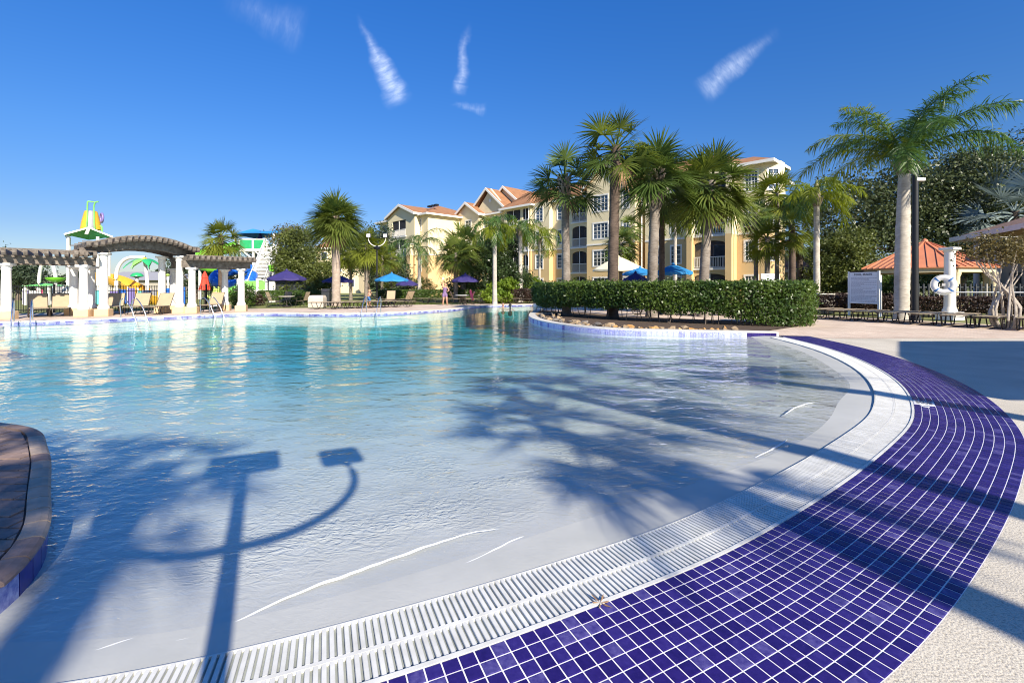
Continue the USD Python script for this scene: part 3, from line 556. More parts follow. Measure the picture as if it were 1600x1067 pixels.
# pavers of the top, in courses along x, inside the bullnose
innerp = planter.buffer(-.098)
y = 1.5; row = 0
while y < 4.9:
    x = -9 + (row % 2) * .11
    while x < -2:
        if x > -6.2:
            c = sbox(x + .004, y + .006, x + .216, y + .104).intersection(innerp)
            if c.area > .0008 and c.geom_type == 'Polygon':
                MB().prism(c, ZP - .03, ZP - .002 + rr.uniform(-.005, .003)).build('paver', ['paver_dark', 'paver_dark_1', 'paver_dark_2'][rr.integers(0, 3)], pl)
        x += .22
    y += .11; row += 1
# white step ledge at the far left edge of the pool
led = MB(); th = np.linspace(0, 2 * PI, 40); e = Polygon(np.c_[-18.75 + 1.3 * np.cos(th), 15.7 + .6 * np.sin(th)]); led.prism(e, -.5, .0)
led.build('step_ledge', 'white_coping', label='white rounded ledge rising from the water at the far left', cat='ledge')
# ------------------------------------------------------------------ the apartment building (plan rotated: facade runs from far left to near right)
BO, D1, D2 = np.array([3.2, 57.6, 0]), np.array([.695, -.719, 0]), np.array([.719, .695, 0])   # s along the facade, w into the building
EZ = np.array([0, 0, 1.0])
def bp(s, w, z): return BO + s * D1 + w * D2 + np.array([0, 0, z])
def bs(u, w):                                   # s of the point of the facade plane w seen at photo column u
    k = (u - UC) / FPX; return (k * (BO[1] + D2[1] * w) - BO[0] - D2[0] * w) / (D1[0] - k * D1[1])
FLOOR, EAVE = 2.95, 11.8
apt = thing('apartment_building', 'cream and ochre four storey apartment building with orange shingle roof behind the palms', 'building')
def bplate(mb, pg, w, depth): return mb.plate(pg, bp(0, w, 0), D1, EZ, D2, depth)
def rect(a, b, z0, z1): return sbox(a, z0, b, z1)
def arch(a, b, z0, z1, rise):
    t = np.linspace(0, PI, 13); c, r = (a + b) / 2, (b - a) / 2
    return Polygon([(a, z0), (b, z0)] + [(c + r * math.cos(x), z1 - rise + rise * math.sin(x)) for x in t])
PROTRUDE = {}
def window(a, b, z0, z1, w, double=False):
    fr = MB(); t = .09
    bplate(fr, rect(a - .1, b + .1, z0 - .1, z1 + .12).difference(rect(a + t * .4, b - t * .4, z0 + t * .4, z1 - t * .4)), w - .035, .10)
    f = fr.build('window', 'trim_white', apt)
    bplate(MB(), rect(a, b, z0, z1), w + .05, .02).build('pane', 'window_pane', f)
    mu = MB()
    n = 4 if double else 2
    for k in range(1, n): x = a + (b - a) * k / n; bplate(mu, rect(x - (.05 if double and k == 2 else .018), x + (.05 if double and k == 2 else .018), z0, z1), w + .02, .04)
    bplate(mu, rect(a, b, (z0 + z1) / 2 - .03, (z0 + z1) / 2 + .03), w + .015, .045)
    for k in (.25, .75): z = z0 + (z1 - z0) * k; bplate(mu, rect(a, b, z - .014, z + .014), w + .021, .038)
    mu.build('muntin', 'trim_white', f)
def balcony(a, b, fl, w, arched=True, top=2.5, mid=True, solid_rail=False):
    z = fl * FLOOR
    sl = MB(); bplate(sl, rect(a - .15, b + .15, z - .12, z + .06), w - .12, 1.5); sl.build('balcony_floor', 'trim_white', apt)
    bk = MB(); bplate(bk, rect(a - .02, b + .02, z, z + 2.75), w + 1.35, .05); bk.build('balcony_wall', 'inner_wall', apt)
    dr = MB(); bplate(dr, rect(a + (b - a) * .45, b - .25, z + .08, z + 2.15), w + 1.30, .04); d = dr.build('balcony_door', 'window_pane', apt)
    bplate(MB(), rect(a + (b - a) * .45 - .07, b - .18, z + .08, z + 2.22).difference(rect(a + (b - a) * .45, b - .25, z + .08, z + 2.15)), w + 1.27, .06).build('door_frame', 'trim_white', d)
    if mid: bplate(MB(), rect((a + b) / 2 - .045, (a + b) / 2 + .045, z + .06, z + top), w + .02, .07).build('screen_post', 'trim_white', apt)
    bplate(MB(), (arch(a, b, z + .06, z + top, .35) if arched else rect(a, b, z + .06, z + top)), w + .11, .005).build('insect_screen', 'screen_mesh', apt)
    rl = MB(); bplate(rl, rect(a, b, z + 1.0, z + 1.07), w - .04, .06); bplate(rl, rect(a, b, z + .12, z + .17), w - .03, .04)
    r = rl.build('railing', 'trim_white', apt); ba = MB()
    if solid_rail: bplate(ba, rect(a, b, z + .17, z + 1.0), w - .02, .03)
    else:
        n = max(4, int((b - a) / .14))
        for k in range(n + 1): x = a + (b - a) * k / n; bplate(ba, rect(x - .016, x + .016, z + .16, z + 1.0), w - .028, .032)
    ba.build('balusters', 'trim_white', r)
def wall(a, b, w, holes, top=EAVE, shape=None, depth=.3):
    pg = shape if shape is not None else rect(a, b, -.2, top)
    for h in holes: pg = pg.difference(h)
    return bplate(MB(), pg, w, depth).build('wall', 'wall_paint', apt)
def side(s, w0, w1, z0=-.2, z1=EAVE, m='wall_paint'):
    if w1 - w0 < .02: return
    MB().plate(sbox(w0, z0, w1, z1), bp(s, 0, 0), D2, EZ, -D1, .25).build('wall', m, apt)
def trim(a, b, w, z, h=.16, p=.05): bplate(MB(), rect(a, b, z - h / 2, z + h / 2), w - p, p + .02).build('wall_trim', 'trim_white', apt)
def wins(us, w, fls, h0=.62, h1=2.28, double=False):
    out = []
    for u0, u1 in us:
        a, b = bs(u0, w), bs(u1, w)
        for f in fls: out.append((a, b, f * FLOOR + h0, f * FLOOR + h1, w, double))
    return out
def section(u0, u1, w, windows=(), balc=(), gable=None, s0=None, s1=None, top=EAVE, left=None, right=None):
    a = bs(u0, w) if s0 is None else s0; b = bs(u1, w) if s1 is None else s1
    holes = [rect(x[0], x[1], x[2], x[3]) for x in windows]
    for (c0, c1, fl, arched, tp) in balc: holes.append((arch if arched else lambda p, q, r, t, _: rect(p, q, r, t))(bs(c0, w), bs(c1, w), fl * FLOOR + .06, fl * FLOOR + tp, .35))
    pg = rect(a, b, -.2, top)
    if gable: pg = Polygon([(a, -.2), (b, -.2), (b, top), ((a + b) / 2, top + gable), (a, top)])
    wall(a, b, w, holes, shape=pg)
    for x in windows: window(*x)
    for (c0, c1, fl, arched, tp) in balc: balcony(bs(c0, w), bs(c1, w), fl, w, arched, tp)
    trim(a, b, w, 5.9)
    if left is not None: side(a + .25, w + .3, left)
    if right is not None: side(b, w + .3, right)
    return a, b
def gable_roof(a, b, w0, w1, z, rise, ov=.45, name='roof'):      # ridge runs along w, gable facing the viewer at w0
    c = (a + b) / 2; sl = rise / ((b - a) / 2); t = .18
    pg = Polygon([(a - ov, z - sl * ov), (c, z + rise), (b + ov, z - sl * ov), (b + ov, z - sl * ov + t), (c, z + rise + t), (a - ov, z - sl * ov + t)])
    r = bplate(MB(), pg, w0 - .35, w1 - w0 + .35).build(name, 'shingle', apt)
    pg2 = Polygon([(a - ov - .03, z - sl * ov - .16), (c, z + rise - .16), (b + ov + .03, z - sl * ov - .16), (b + ov + .03, z - sl * ov + t + .02), (c, z + rise + t + .02), (a - ov - .03, z - sl * ov + t + .02)])
    bplate(MB(), pg2, w0 - .47, .11).build('fascia', 'trim_white', r)
    for x in (a - ov - .1, b + ov): bplate(MB(), rect(x, x + .1, z - sl * ov - .14, z - sl * ov + t), w0 - .35, w1 - w0).build('gutter', 'trim_white', r)
def hip_roof(a, b, w0, w1, z, rise, ov=.6, hipl=True, hipr=True):   # ridge runs along s
    a0, b0, y0, y1 = a - ov, b + ov, w0 - ov, w1 + ov; m = (y0 + y1) / 2; run = (y1 - y0) / 2
    P = [bp(a0, y0, z), bp(b0, y0, z), bp(b0, y1, z), bp(a0, y1, z), bp(a0 + (run if hipl else 0), m, z + rise), bp(b0 - (run if hipr else 0), m, z + rise)]
    r = MB().add(P, [[0, 1, 5], [0, 5, 4], [2, 3, 4], [2, 4, 5], [1, 2, 5], [3, 0, 4], [0, 2, 1], [0, 3, 2]]).build('roof', 'shingle', apt)
    fa = MB()
    fa.plate(sbox(a0 - .05, z - .22, b0 + .05, z + .03), bp(0, y0 - .06, 0), D1, EZ, D2, .10)
    fa.plate(sbox(y0, z - .22, y1, z + .03), bp(b0 + .06, 0, 0), D2, EZ, -D1, .10); fa.plate(sbox(y0, z - .22, y1, z + .03), bp(a0 + .04, 0, 0), D2, EZ, -D1, .10)
    fa.build('fascia', 'trim_white', r)
    so = MB().add([bp(a0, y0, z - .15), bp(b0, y0, z - .15), bp(b0, y1, z - .15), bp(a0, y1, z - .15)], [[0, 1, 2, 3]]).build('soffit', 'trim_white', r)
ALL = (0, 1, 2, 3)
# left wing
WL_ = -5.2
a, b = bs(594, WL_), bs(668.5, WL_)
L0, L1 = section(594, 606, WL_, wins([(598.5, 604.5)], WL_, ALL), left=6)
bay0, bay1 = section(606, 648, WL_ - .9, (), [(613, 634, f, f < 3, 2.45) for f in ALL], gable=1.5, top=EAVE + .2, left=WL_ + .3, right=WL_ + .3)
gable_roof(bay0, bay1, WL_ - .9, WL_ + 5, EAVE + .2, 1.5, ov=.35)
section(648, 668.5, WL_, wins([(651.5, 658)], WL_, ALL))
side(bs(668.5, WL_), WL_ + .3, 1.6)
MB().plate(sbox(WL_, 5.82, 1.6, 5.98), bp(bs(668.5, WL_) + .05, 0, 0), D2, EZ, -D1, .12).build('wall_trim', 'trim_white', apt)
hip_roof(L0, bs(668.5, WL_), WL_, 7.5, EAVE, 2.6)
pier = bplate(MB(), rect(bs(640, WL_ - .9), bs(646, WL_ - .9), -.2, 7.4), WL_ - 1.5, .55).build('pier', 'wall_paint', apt)
bplate(MB(), rect(bs(639.3, WL_ - .9), bs(646.7, WL_ - .9), 7.4, 7.6), WL_ - 1.58, .72).build('pier_cap', 'trim_white', pier)
# middle run: three gables
m0, m1 = section(712, 748, .6, wins([(727, 736)], .6, ALL), gable=1.7, top=EAVE + .2, right=1.5)
gable_roof(m0, m1, .6, 7, EAVE + .2, 1.7)
m2, m3 = section(744, 790, 1.5, wins([(756, 766)], 1.5, ALL), gable=3.1, top=EAVE + .5)
gable_roof(bs(736, 1.5), m3, 1.5, 9, EAVE + .5, 3.1)
g0, g1 = bs(766, 4.0), bs(812, 4.0)
bplate(MB(), Polygon([(g0, EAVE + 1.6), (g1, EAVE + 1.6), ((g0 + g1) / 2, EAVE + 4.1)]), 4.0, .2).build('wall', 'wall_paint', apt)
gable_roof(g0, g1, 4.0, 10, EAVE + 1.6, 2.5)
for (c, w, z) in (((m2 + m3) / 2, 1.5, EAVE + 1.9), ((g0 + g1) / 2, 4.0, EAVE + 2.4)):
    t = np.linspace(0, 2 * PI, 17)[:-1]; bplate(MB(), Polygon(np.c_[c + .26 * np.cos(t), z + .26 * np.sin(t)]), w - .06, .07).build('round_vent', 'trim_white', apt)
b0, b1 = section(788, 829, -.2, (), [(791, 813, f, f < 3, 2.45) for f in ALL] + [(816.5, 825, f, f < 3, 2.45) for f in ALL], left=1.5, right=.6, top=EAVE - .1)
hip_roof(b0, b1, -.2, 6, EAVE - .1, 2.4, ov=.5)
section(829, 858, 0, wins([(837, 848)], 0, ALL), right=.7)
section(857, 892, .7, wins([(871, 883)], .7, ALL))
b2, b3 = section(892, 918, .7, (), [(894, 916.5, f, f < 3, 2.5) for f in ALL])
MB().tube([bp(bs(826, -.3), -.35, 0), bp(bs(826, -.3), -.35, EAVE - .3)], .05, 6).build('downpipe', 'trim_white', apt)
# gabled bay at the centre
c0, c1 = section(917, 992, -1.0, wins([(927, 950)], -1.0, ALL, double=True) + wins([(973, 983)], -1.0, ALL), gable=2.6, top=EAVE + .5, left=.8, right=1.5)
gable_roof(c0, c1, -1.0, 8, EAVE + .5, 2.6)
section(992, 1008, 1.2, ())
section(1008, 1076, -.5, wins([(1048.5, 1064)], -.5, ALL) + wins([(1018, 1030)], -.5, ALL), left=1.4)
MB().tube([bp(bs(1003, -.5), -.55, 0), bp(bs(1003, -.5), -.55, EAVE - .3)], .06, 6).build('downpipe', 'trim_white', apt)
# balcony bay at the right with tall piers
section(1076, 1147, -1.1, (), [(1085, 1134, f, f < 3, 2.5) for f in ALL], left=-.2, right=-.2, top=EAVE + .2)
for (u0, u1) in ((1076, 1084), (1136, 1146)):
    p = bplate(MB(), rect(bs(u0, -1.1), bs(u1, -1.1), -.2, 7.0), -1.55, .45).build('pier', 'wall_paint', apt)
    bplate(MB(), rect(bs(u0, -1.1) - .08, bs(u1, -1.1) + .08, 7.0, 7.2), -1.63, .53).build('pier_cap', 'trim_white', p)
MB().tube([bp(bs(1149, -.5), -.6, 0), bp(bs(1149, -.5), -.6, EAVE - .3)], .07, 6).build('downpipe', 'bronze_metal', apt)
e0, e1 = section(1147, 1189, -.5, wins([(1164, 1184)], -.5, ALL, double=True))
# corner bay, its right face turned away
section(1188, 1196, -.5, ())
cr = bs(1196, -.5); A = bp(cr, -.5, 0); tdir = np.array([D1[0] * .75 + D2[0] * .66, D1[1] * .75 + D2[1] * .66, 0]); tdir /= np.linalg.norm(tdir); ndir = np.array([-tdir[1], tdir[0], 0]) * 1.0
if ndir @ D2 < 0: ndir = -ndir
WB = 1.25; holes = [rect(.2, 1.05, f * FLOOR + .6, f * FLOOR + 2.3) for f in ALL]; pg = rect(0, WB, -.2, EAVE)
for h in holes: pg = pg.difference(h)
MB().plate(pg, A, tdir, EZ, ndir, .3).build('wall', 'wall_paint', apt)
for f in ALL:
    z0, z1 = f * FLOOR + .6, f * FLOOR + 2.3
    fr = MB().plate(rect(.1, 1.15, z0 - .1, z1 + .1).difference(rect(.24, 1.01, z0 + .04, z1 - .04)), A - ndir * .03, tdir, EZ, ndir, .1).build('window', 'trim_white', apt)
    MB().plate(rect(.2, 1.05, z0, z1), A + ndir * .05, tdir, EZ, ndir, .02).build('pane', 'window_pane', fr)
    mu = MB().plate(rect(.605, .645, z0, z1), A + ndir * .02, tdir, EZ, ndir, .04)
    for q in (.25, .5, .75): mu.plate(rect(.2, 1.05, z0 + (z1 - z0) * q - .02, z0 + (z1 - z0) * q + .02), A + ndir * .021, tdir, EZ, ndir, .038)
    mu.build('muntin', 'trim_white', fr)
B = A + tdir * WB; MB().plate(rect(0, 1.0, -.2, EAVE), B, D2, EZ, -D1, .25).build('wall', 'wall_paint', apt)
hip_roof(e0 - 3, cr + .25, -.5, 3.0, EAVE, 1.0, ov=.5)
hip_roof(bs(790, 1.0), e1 - 1, .9, 10.0, EAVE, 3.0, ov=.55, hipl=False)
hip_roof(bs(668.5, WL_) - 2, bs(800, 2.0), 1.6, 11.0, EAVE, 3.2, ov=.4, hipl=False, hipr=False)
bplate(MB(), rect(bs(668, 8), e1 - 1, -.2, EAVE - .1), 9.6, .2).build('wall', 'wall_paint', apt)
for (u, w) in ((829, 2.2), (657, -3.6)):
    for k in range(3): bplate(MB(), rect(bs(u, w) + k * .9, bs(u, w) + k * .9 + .6, EAVE + 1.7, EAVE + 1.95), w + 1.2, .5).build('roof_vent', 'black_metal', apt)
for (u, z) in ((657.5, 5.1), (657.5, 2.1)):
    pass
# low annex at the right end of the building
an = thing('annex', 'low grey service building with brown shingle roof and white fascia beside the apartment building', 'building')
AX = np.array([21.6, 42.5, 0]); MB().box((AX[0] + 3.4, AX[1] + 2.5, 1.2), (6.8, 5, 2.9)).build('wall', 'grey_wall', an)
MB().box((AX[0] + 3.4, AX[1] - .25, 2.78), (7.4, .12, .22)).build('fascia', 'trim_white', an)
MB().add([(AX[0] - .3, AX[1] - .3, 2.89), (AX[0] + 7.1, AX[1] - .3, 2.89), (AX[0] + 7.1, AX[1] + 5.3, 2.89), (AX[0] - .3, AX[1] + 5.3, 2.89), (AX[0] + 1.2, AX[1] + 2.5, 4.3), (AX[0] + 5.4, AX[1] + 2.5, 4.3)], [[0, 1, 5], [0, 5, 4], [1, 2, 5], [2, 3, 4], [2, 4, 5], [3, 0, 4], [0, 2, 1], [0, 3, 2]]).build('roof', 'dark_shingle', an)
# far house behind the trees at left of centre
fh = thing('far_house', 'distant cream house with orange shingle roof behind the broadleaf trees', 'building', loc=(XY(527, 92), 92, 0))
MB().box((0, 3, 4.4), (8.6, 6, 9.2)).build('wall', 'cream_stucco', fh)
rf = MB().add([(-4.9, -.5, 9), (4.9, -.5, 9), (4.9, 6.5, 9), (-4.9, 6.5, 9), (-2, 3, 11.0), (2, 3, 11.0)], [[0, 1, 5], [0, 5, 4], [1, 2, 5], [2, 3, 4], [2, 4, 5], [3, 0, 4], [0, 2, 1], [0, 3, 2]]).build('roof', 'shingle', fh)
MB().box((0, -.55, 8.9), (9.9, .1, .25)).build('fascia', 'trim_white', rf)
for x in (-2.6, .2, 2.8):
    for z in (2, 5, 7.4):
        w = MB().box((x, -.02, z), (1.3, .12, 1.6)).build('window', 'trim_white', fh); MB().box((x, -.06, z), (1.1, .1, 1.4)).build('pane', 'window_pane', w)
# ------------------------------------------------------------------ plants
def unit(v): return v / (np.linalg.norm(v, axis=-1, keepdims=True) + 1e-12)
def fan_frond(mb, az, el, pet, L, n, span, droop, rng, wf=1.0, fold=.25):
    d = np.array([math.cos(el) * math.cos(az), math.cos(el) * math.sin(az), math.sin(el)]); sd = np.array([-math.sin(az), math.cos(az), 0])
    t = np.linspace(0, 1, 5); sag = .28 * max(.15, math.cos(el))
    path = t[:, None] * d * pet + (t ** 2)[:, None] * np.array([0, 0, -sag * pet])
    mb.tube(path, np.linspace(.022, .012, 5) * (1 + L), 4, cap=False)
    hub = path[-1]; dd = unit(path[-1] - path[-2]); roll = rng.normal(0, .35)
    nn = np.cross(dd, sd); sd2 = sd * math.cos(roll) + nn * math.sin(roll); nn = np.cross(dd, sd2)
    a = np.linspace(-span, span, n) + rng.normal(0, .03, n)
    dirs = np.cos(a)[:, None] * dd + np.sin(a)[:, None] * sd2 + (fold * np.abs(np.sin(a)) ** 1.2)[:, None] * nn; dirs = unit(dirs)
    Ls = L * (.62 + .38 * np.cos(a * .55)) * rng.uniform(.88, 1.08, n)
    tt = np.array([.0, .38, .72, 1.0]); W = np.array([.15, 1.0, .72, .05]) * L * .38 * math.tan(span / n) * 1.05 * wf
    dz = droop * rng.uniform(.5, 1.4, n)
    P = hub + dirs[:, None] * (Ls[:, None] * tt)[..., None]
    P[..., 2] -= dz[:, None] * (tt ** 2.2)[None] * Ls[:, None]
    wv = unit(np.cross(dirs, np.broadcast_to(nn, dirs.shape)) + rng.normal(0, .12, dirs.shape))
    A = P + wv[:, None] * W[None, :, None]; B = P - wv[:, None] * W[None, :, None]
    v = np.stack([A, B], 2).reshape(-1, 3); k = len(tt); base = (np.arange(n) * 2 * k)[:, None]; i = np.arange(k - 1) * 2
    q = (base[:, :, None] + (i[None, :, None] + np.array([0, 1, 3, 2])[None, None])).reshape(-1, 4)
    return mb.add(v, q)
def feather_frond(mb, az, el, L, k, nl, ll, rng, hang=.5, wid=.016, plume=.5, twist=0.0):
    s = np.linspace(0, 1, nl); e = el - k * s ** 1.25
    dl = L / (nl - 1); hx = np.cumsum(np.cos(e)) * dl; hz = np.cumsum(np.sin(e)) * dl
    az2 = az + twist * s ** 2
    hd = np.c_[np.cos(az2), np.sin(az2)]
    P = np.c_[np.cumsum(np.cos(e)[:, None] * hd, 0) * dl, hz]; P -= P[0]
    mb.tube(P, np.linspace(.034, .006, nl), 4, cap=False)
    T = unit(np.gradient(P, axis=0)); sd = np.c_[-np.sin(az2), np.cos(az2), np.zeros(nl)]; U = np.cross(sd, T) * -1; U = np.where((U[:, 2] < 0)[:, None], -U, U)
    sel = s > .14
    for sg in (-1, 1):
        for rep in (0, 1):
            m = sel; nn = m.sum(); p = P[m] + T[m] * (rep * dl * .5)
            an = rng.normal(.12, plume, nn); b = rng.uniform(.35, .75, nn)
            d = unit(sd[m] * (sg * np.cos(b) * np.cos(an))[:, None] + T[m] * np.sin(b)[:, None] + U[m] * (np.cos(b) * np.sin(an))[:, None])
            l = ll * (np.sin(np.clip(s[m] * .93 + .10, 0, 1) * PI) ** .55) * rng.uniform(.8, 1.15, nn)
            tt = np.array([0, .35, .7, 1.0]); Q = p[:, None] + d[:, None] * (l[:, None] * tt)[..., None]
            Q[..., 2] -= (hang * rng.uniform(.6, 1.5, nn) * l)[:, None] * (tt ** 2)[None]
            wv = unit(np.cross(d, rng.normal(0, 1, d.shape) * .5 + U[m])); W = np.array([.5, 1, .8, .06]) * wid
            v = np.stack([Q + wv[:, None] * W[None, :, None], Q - wv[:, None] * W[None, :, None]], 2).reshape(-1, 3)
            base = (np.arange(nn) * 8)[:, None, None]; i = (np.arange(3) * 2)[None, :, None]
            mb.add(v, (base + i + np.array([0, 1, 3, 2])[None, None]).reshape(-1, 4))
    return mb
def trunk_mesh(h, r0, r1, lean, rng, rings=.12, bulge=0.0, flare=.25, sides=14):
    n = max(8, int(h / rings)); t = np.linspace(0, 1, n)
    c = np.c_[lean[0] * t ** 1.6, lean[1] * t ** 1.6, h * t]
    r = r0 + (r1 - r0) * t + flare * r0 * np.exp(-t * h / .25) + bulge * np.sin(PI * np.clip(t * 1.15, 0, 1)); r = r * (1 + .035 * (np.arange(n) % 2) + rng.normal(0, .018, n))
    m = MB().tube(c, r, sides); v = np.vstack(m.v); v += (meshkit.noise(v * 5, 2)[:, None] - .0) * .012 * np.array([1, 1, 0]); m.v = [v]; m.f = [np.vstack(m.f)]
    return m, c[-1]
def sabal(loc, h, R, label, rng, tr=.17, lean=(0, 0), n=36, leaf='sabal_leaf', trunk='trunk_brown', boots=0, group=None, skirt=.55, low=-.75, dry=3, seg=26, name='sabal_palm', droop=.32, petf=1.0):
    p = thing(name, label, 'palm tree', loc=loc, group=group)
    m, top = trunk_mesh(h, tr, tr * .86, lean, rng); m.build('trunk', trunk, p, smooth=50)
    if boots:
        k = 0
        for z in np.arange(h - boots, h - .05, .15):
            for j in range(7):
                a = k * 2.4 + j * 2 * PI / 7; c = np.array([top[0] * (z / h) ** 1.6, top[1] * (z / h) ** 1.6, z]); o = np.array([math.cos(a), math.sin(a), 0]); rr = tr * (.95 + .35 * (z - h + boots) / boots)
                b = MB().beam(c + o * rr * .8, c + o * (rr * 1.35) + np.array([-o[1], o[0], 0]) * .06 * (1 if j % 2 else -1) + np.array([0, 0, .30]), .10, .035, up=o); b.build('leaf_base', 'leaf_base', p)
            k += 1
    ga = PI * (3 - math.sqrt(5))
    for i in range(n):
        f = (i + .5) / n; el = math.asin(1 - f * (1 - math.sin(low))) + rng.normal(0, .10); az = i * ga + rng.normal(0, .2)
        mb = fan_frond(MB(), az, el, R * petf * rng.uniform(.42, .58), R * (1 + .45 * (1 - petf)) * rng.uniform(.50, .62), seg, 1.9, droop * (.5 + skirt * f), rng)
        mb.xf(top + np.array([0, 0, -.08 - .35 * f])); mb.build('frond', leaf if (i % 5 or leaf != 'sabal_leaf') else 'sabal_dark', p)
    for i in range(dry):
        mb = fan_frond(MB(), rng.uniform(0, 6.28), rng.uniform(-1.35, -.95), R * .35, R * .4, 14, 1.3, .3, rng).xf(top + np.array([0, 0, -.4])); mb.build('dead_frond', 'dry_frond', p)
    return p
def queen(loc, h, L, label, rng, tr=.15, lean=(0, 0), n=16, leaf='queen_leaf', trunk='trunk_pale', group=None, ll=.55, nl=34, kmin=1.3, kmax=2.4, els=(1.35, .1), wid=.016, hang=.6, shaft=True, name='queen_palm', bulge=0.0, azs=None):
    p = thing(name, label, 'palm tree', loc=loc, group=group)
    m, top = trunk_mesh(h, tr, tr * .8, lean, rng, rings=.14, bulge=bulge); m.build('trunk', trunk, p, smooth=50)
    if shaft:
        sh = MB().lathe([(tr * .9, -.35), (tr * 1.35, -.12), (tr * 1.15, .3), (tr * .7, .8), (.04, 1.1)], top, 12); sh.build('crown_shaft', 'crown_shaft', p, smooth=True)
        for j in range(7):
            a = j * .9; o = np.array([math.cos(a), math.sin(a), 0]); MB().beam(top + o * tr * .9 + np.array([0, 0, -.4]), top + o * tr * 1.9 + np.array([0, 0, rng.uniform(.05, .3)]), .12, .03, up=o).build('leaf_base', 'leaf_base', p)
    ga = PI * (3 - math.sqrt(5))
    for i in range(n):
        f = (i + .5) / n; el = els[0] + (els[1] - els[0]) * f + rng.normal(0, .08); az = (i * ga if azs is None else azs[i % len(azs)]) + rng.normal(0, .15)
        mb = feather_frond(MB(), az, el, L * rng.uniform(.85, 1.1), kmin + (kmax - kmin) * rng.uniform(0, 1), nl, ll, rng, hang=hang, wid=wid, twist=rng.normal(0, .3))
        mb.xf(top + np.array([0, 0, .25 - .2 * f])).build('frond', leaf if isinstance(leaf, str) else leaf[i % len(leaf)], p)
    return p
def leaf_cloud(blobs, n, size, rng, clump=.35, nclump=None, up=.35, aspect=.55, shell=.5):
    """leaf-sized diamonds in clumps spread through ellipsoids (centre, radii)"""
    vol = np.array([np.prod(b[1]) ** (2 / 3) for b in blobs]); nc = nclump or max(20, n // 60)
    w = rng.choice(len(blobs), nc, p=vol / vol.sum())
    C = np.array([b[0] for b in blobs])[w]; Rr = np.array([b[1] for b in blobs])[w]
    u = unit(rng.normal(0, 1, (nc, 3))); rad = (shell + (1 - shell) * rng.random(nc) ** .6) * (1 + .10 * rng.normal(0, 1, nc))
    cc = C + u * Rr * rad[:, None]
    k = rng.choice(nc, n); p = cc[k] + rng.normal(0, clump, (n, 3)) * np.array([1, 1, .75])
    nrm = unit(rng.normal(0, 1, (n, 3)) + u[k] * .6 + np.array([0, 0, up]))
    t = unit(np.cross(nrm, rng.normal(0, 1, (n, 3)))); b = np.cross(nrm, t); s = (size * rng.uniform(.6, 1.3, n))[:, None]
    v = np.stack([p - t * s, p + b * s * aspect, p + t * s, p - b * s * aspect], 1).reshape(-1, 3)
    return v, np.arange(n * 4).reshape(n, 4)
def limbs(mb, base, targets, r, rng, fork=.35, h0=1.0):
    for c in targets:
        c = np.array(c, float); s = np.array([base[0], base[1], base[2] + h0 * rng.uniform(.6, 1.0)]); mid = s * .55 + c * .45 + rng.normal(0, .12, 3) * np.linalg.norm(c - s) + np.array([0, 0, .12 * np.linalg.norm(c - s)])
        t = np.linspace(0, 1, 7)[:, None]; q = (1 - t) ** 2 * s + 2 * t * (1 - t) * mid + t ** 2 * c
        mb.tube(q, np.linspace(r, r * .22, 7), 6)
    return mb
def tree(name, label, loc, blobs, n, size, leaf, rng, r=.16, bark='bark', group=None, cat='tree', clump=.35, h0=1.5, nclump=None, up=.35, shell=.5, trunks=1, **kw):
    p = thing(name, label, cat, loc=loc, group=group)
    tm = MB(); tg = [b[0] for b in blobs]
    if trunks == 1:
        tm.tube([(0, 0, -.1), (0.03, .02, h0 * .5), (0, 0, h0)], [r * 1.25, r, r * .92], 9)
        limbs(tm, (0, 0, 0), tg, r * .7, rng, h0=h0)
    else:
        for k in range(trunks):
            a = k * 2.4; c = np.array(tg[k % len(tg)]) + rng.normal(0, .25, 3); q = np.array([[.12 * math.cos(a), .12 * math.sin(a), -.1], [.3 * math.cos(a), .3 * math.sin(a), c[2] * .35], [c[0] * .6, c[1] * .6, c[2] * .7], c]); q, _ = spline(q, 8); tm.tube(q, np.linspace(r, r * .3, 8), 6)
    tm.build('trunk', bark, p, smooth=50)
    v, f = leaf_cloud(blobs, n, size, rng, clump=clump, nclump=nclump, up=up, shell=shell, **kw); MB().add(v, f).build('crown', leaf, p)
    return p
def bush(name, label, loc, rad, n, size, leaf, rng, group=None, cat='shrub', clump=.16, stems=6):
    p = thing(name, label, cat, loc=loc, group=group); rx, ry, rz = rad
    st = MB()
    for k in range(stems):
        a = k * 2.4; e = np.array([rx * .55 * math.cos(a), ry * .55 * math.sin(a), rz * 1.25]); st.tube([(.05 * math.cos(a), .05 * math.sin(a), -.05), e * .5 + [0, 0, .05], e], [.03, .02, .008], 5)
    st.build('stem', 'bark', p)
    v, f = leaf_cloud([((0, 0, rz * 1.05), (rx, ry, rz))], n, size, rng, clump=clump, shell=.55); v = v[np.repeat(v.reshape(-1, 4, 3)[:, :, 2].min(1) > -.02, 4)]; f = np.arange(len(v)).reshape(-1, 4)
    MB().add(v, f).build('foliage', leaf, p); return p
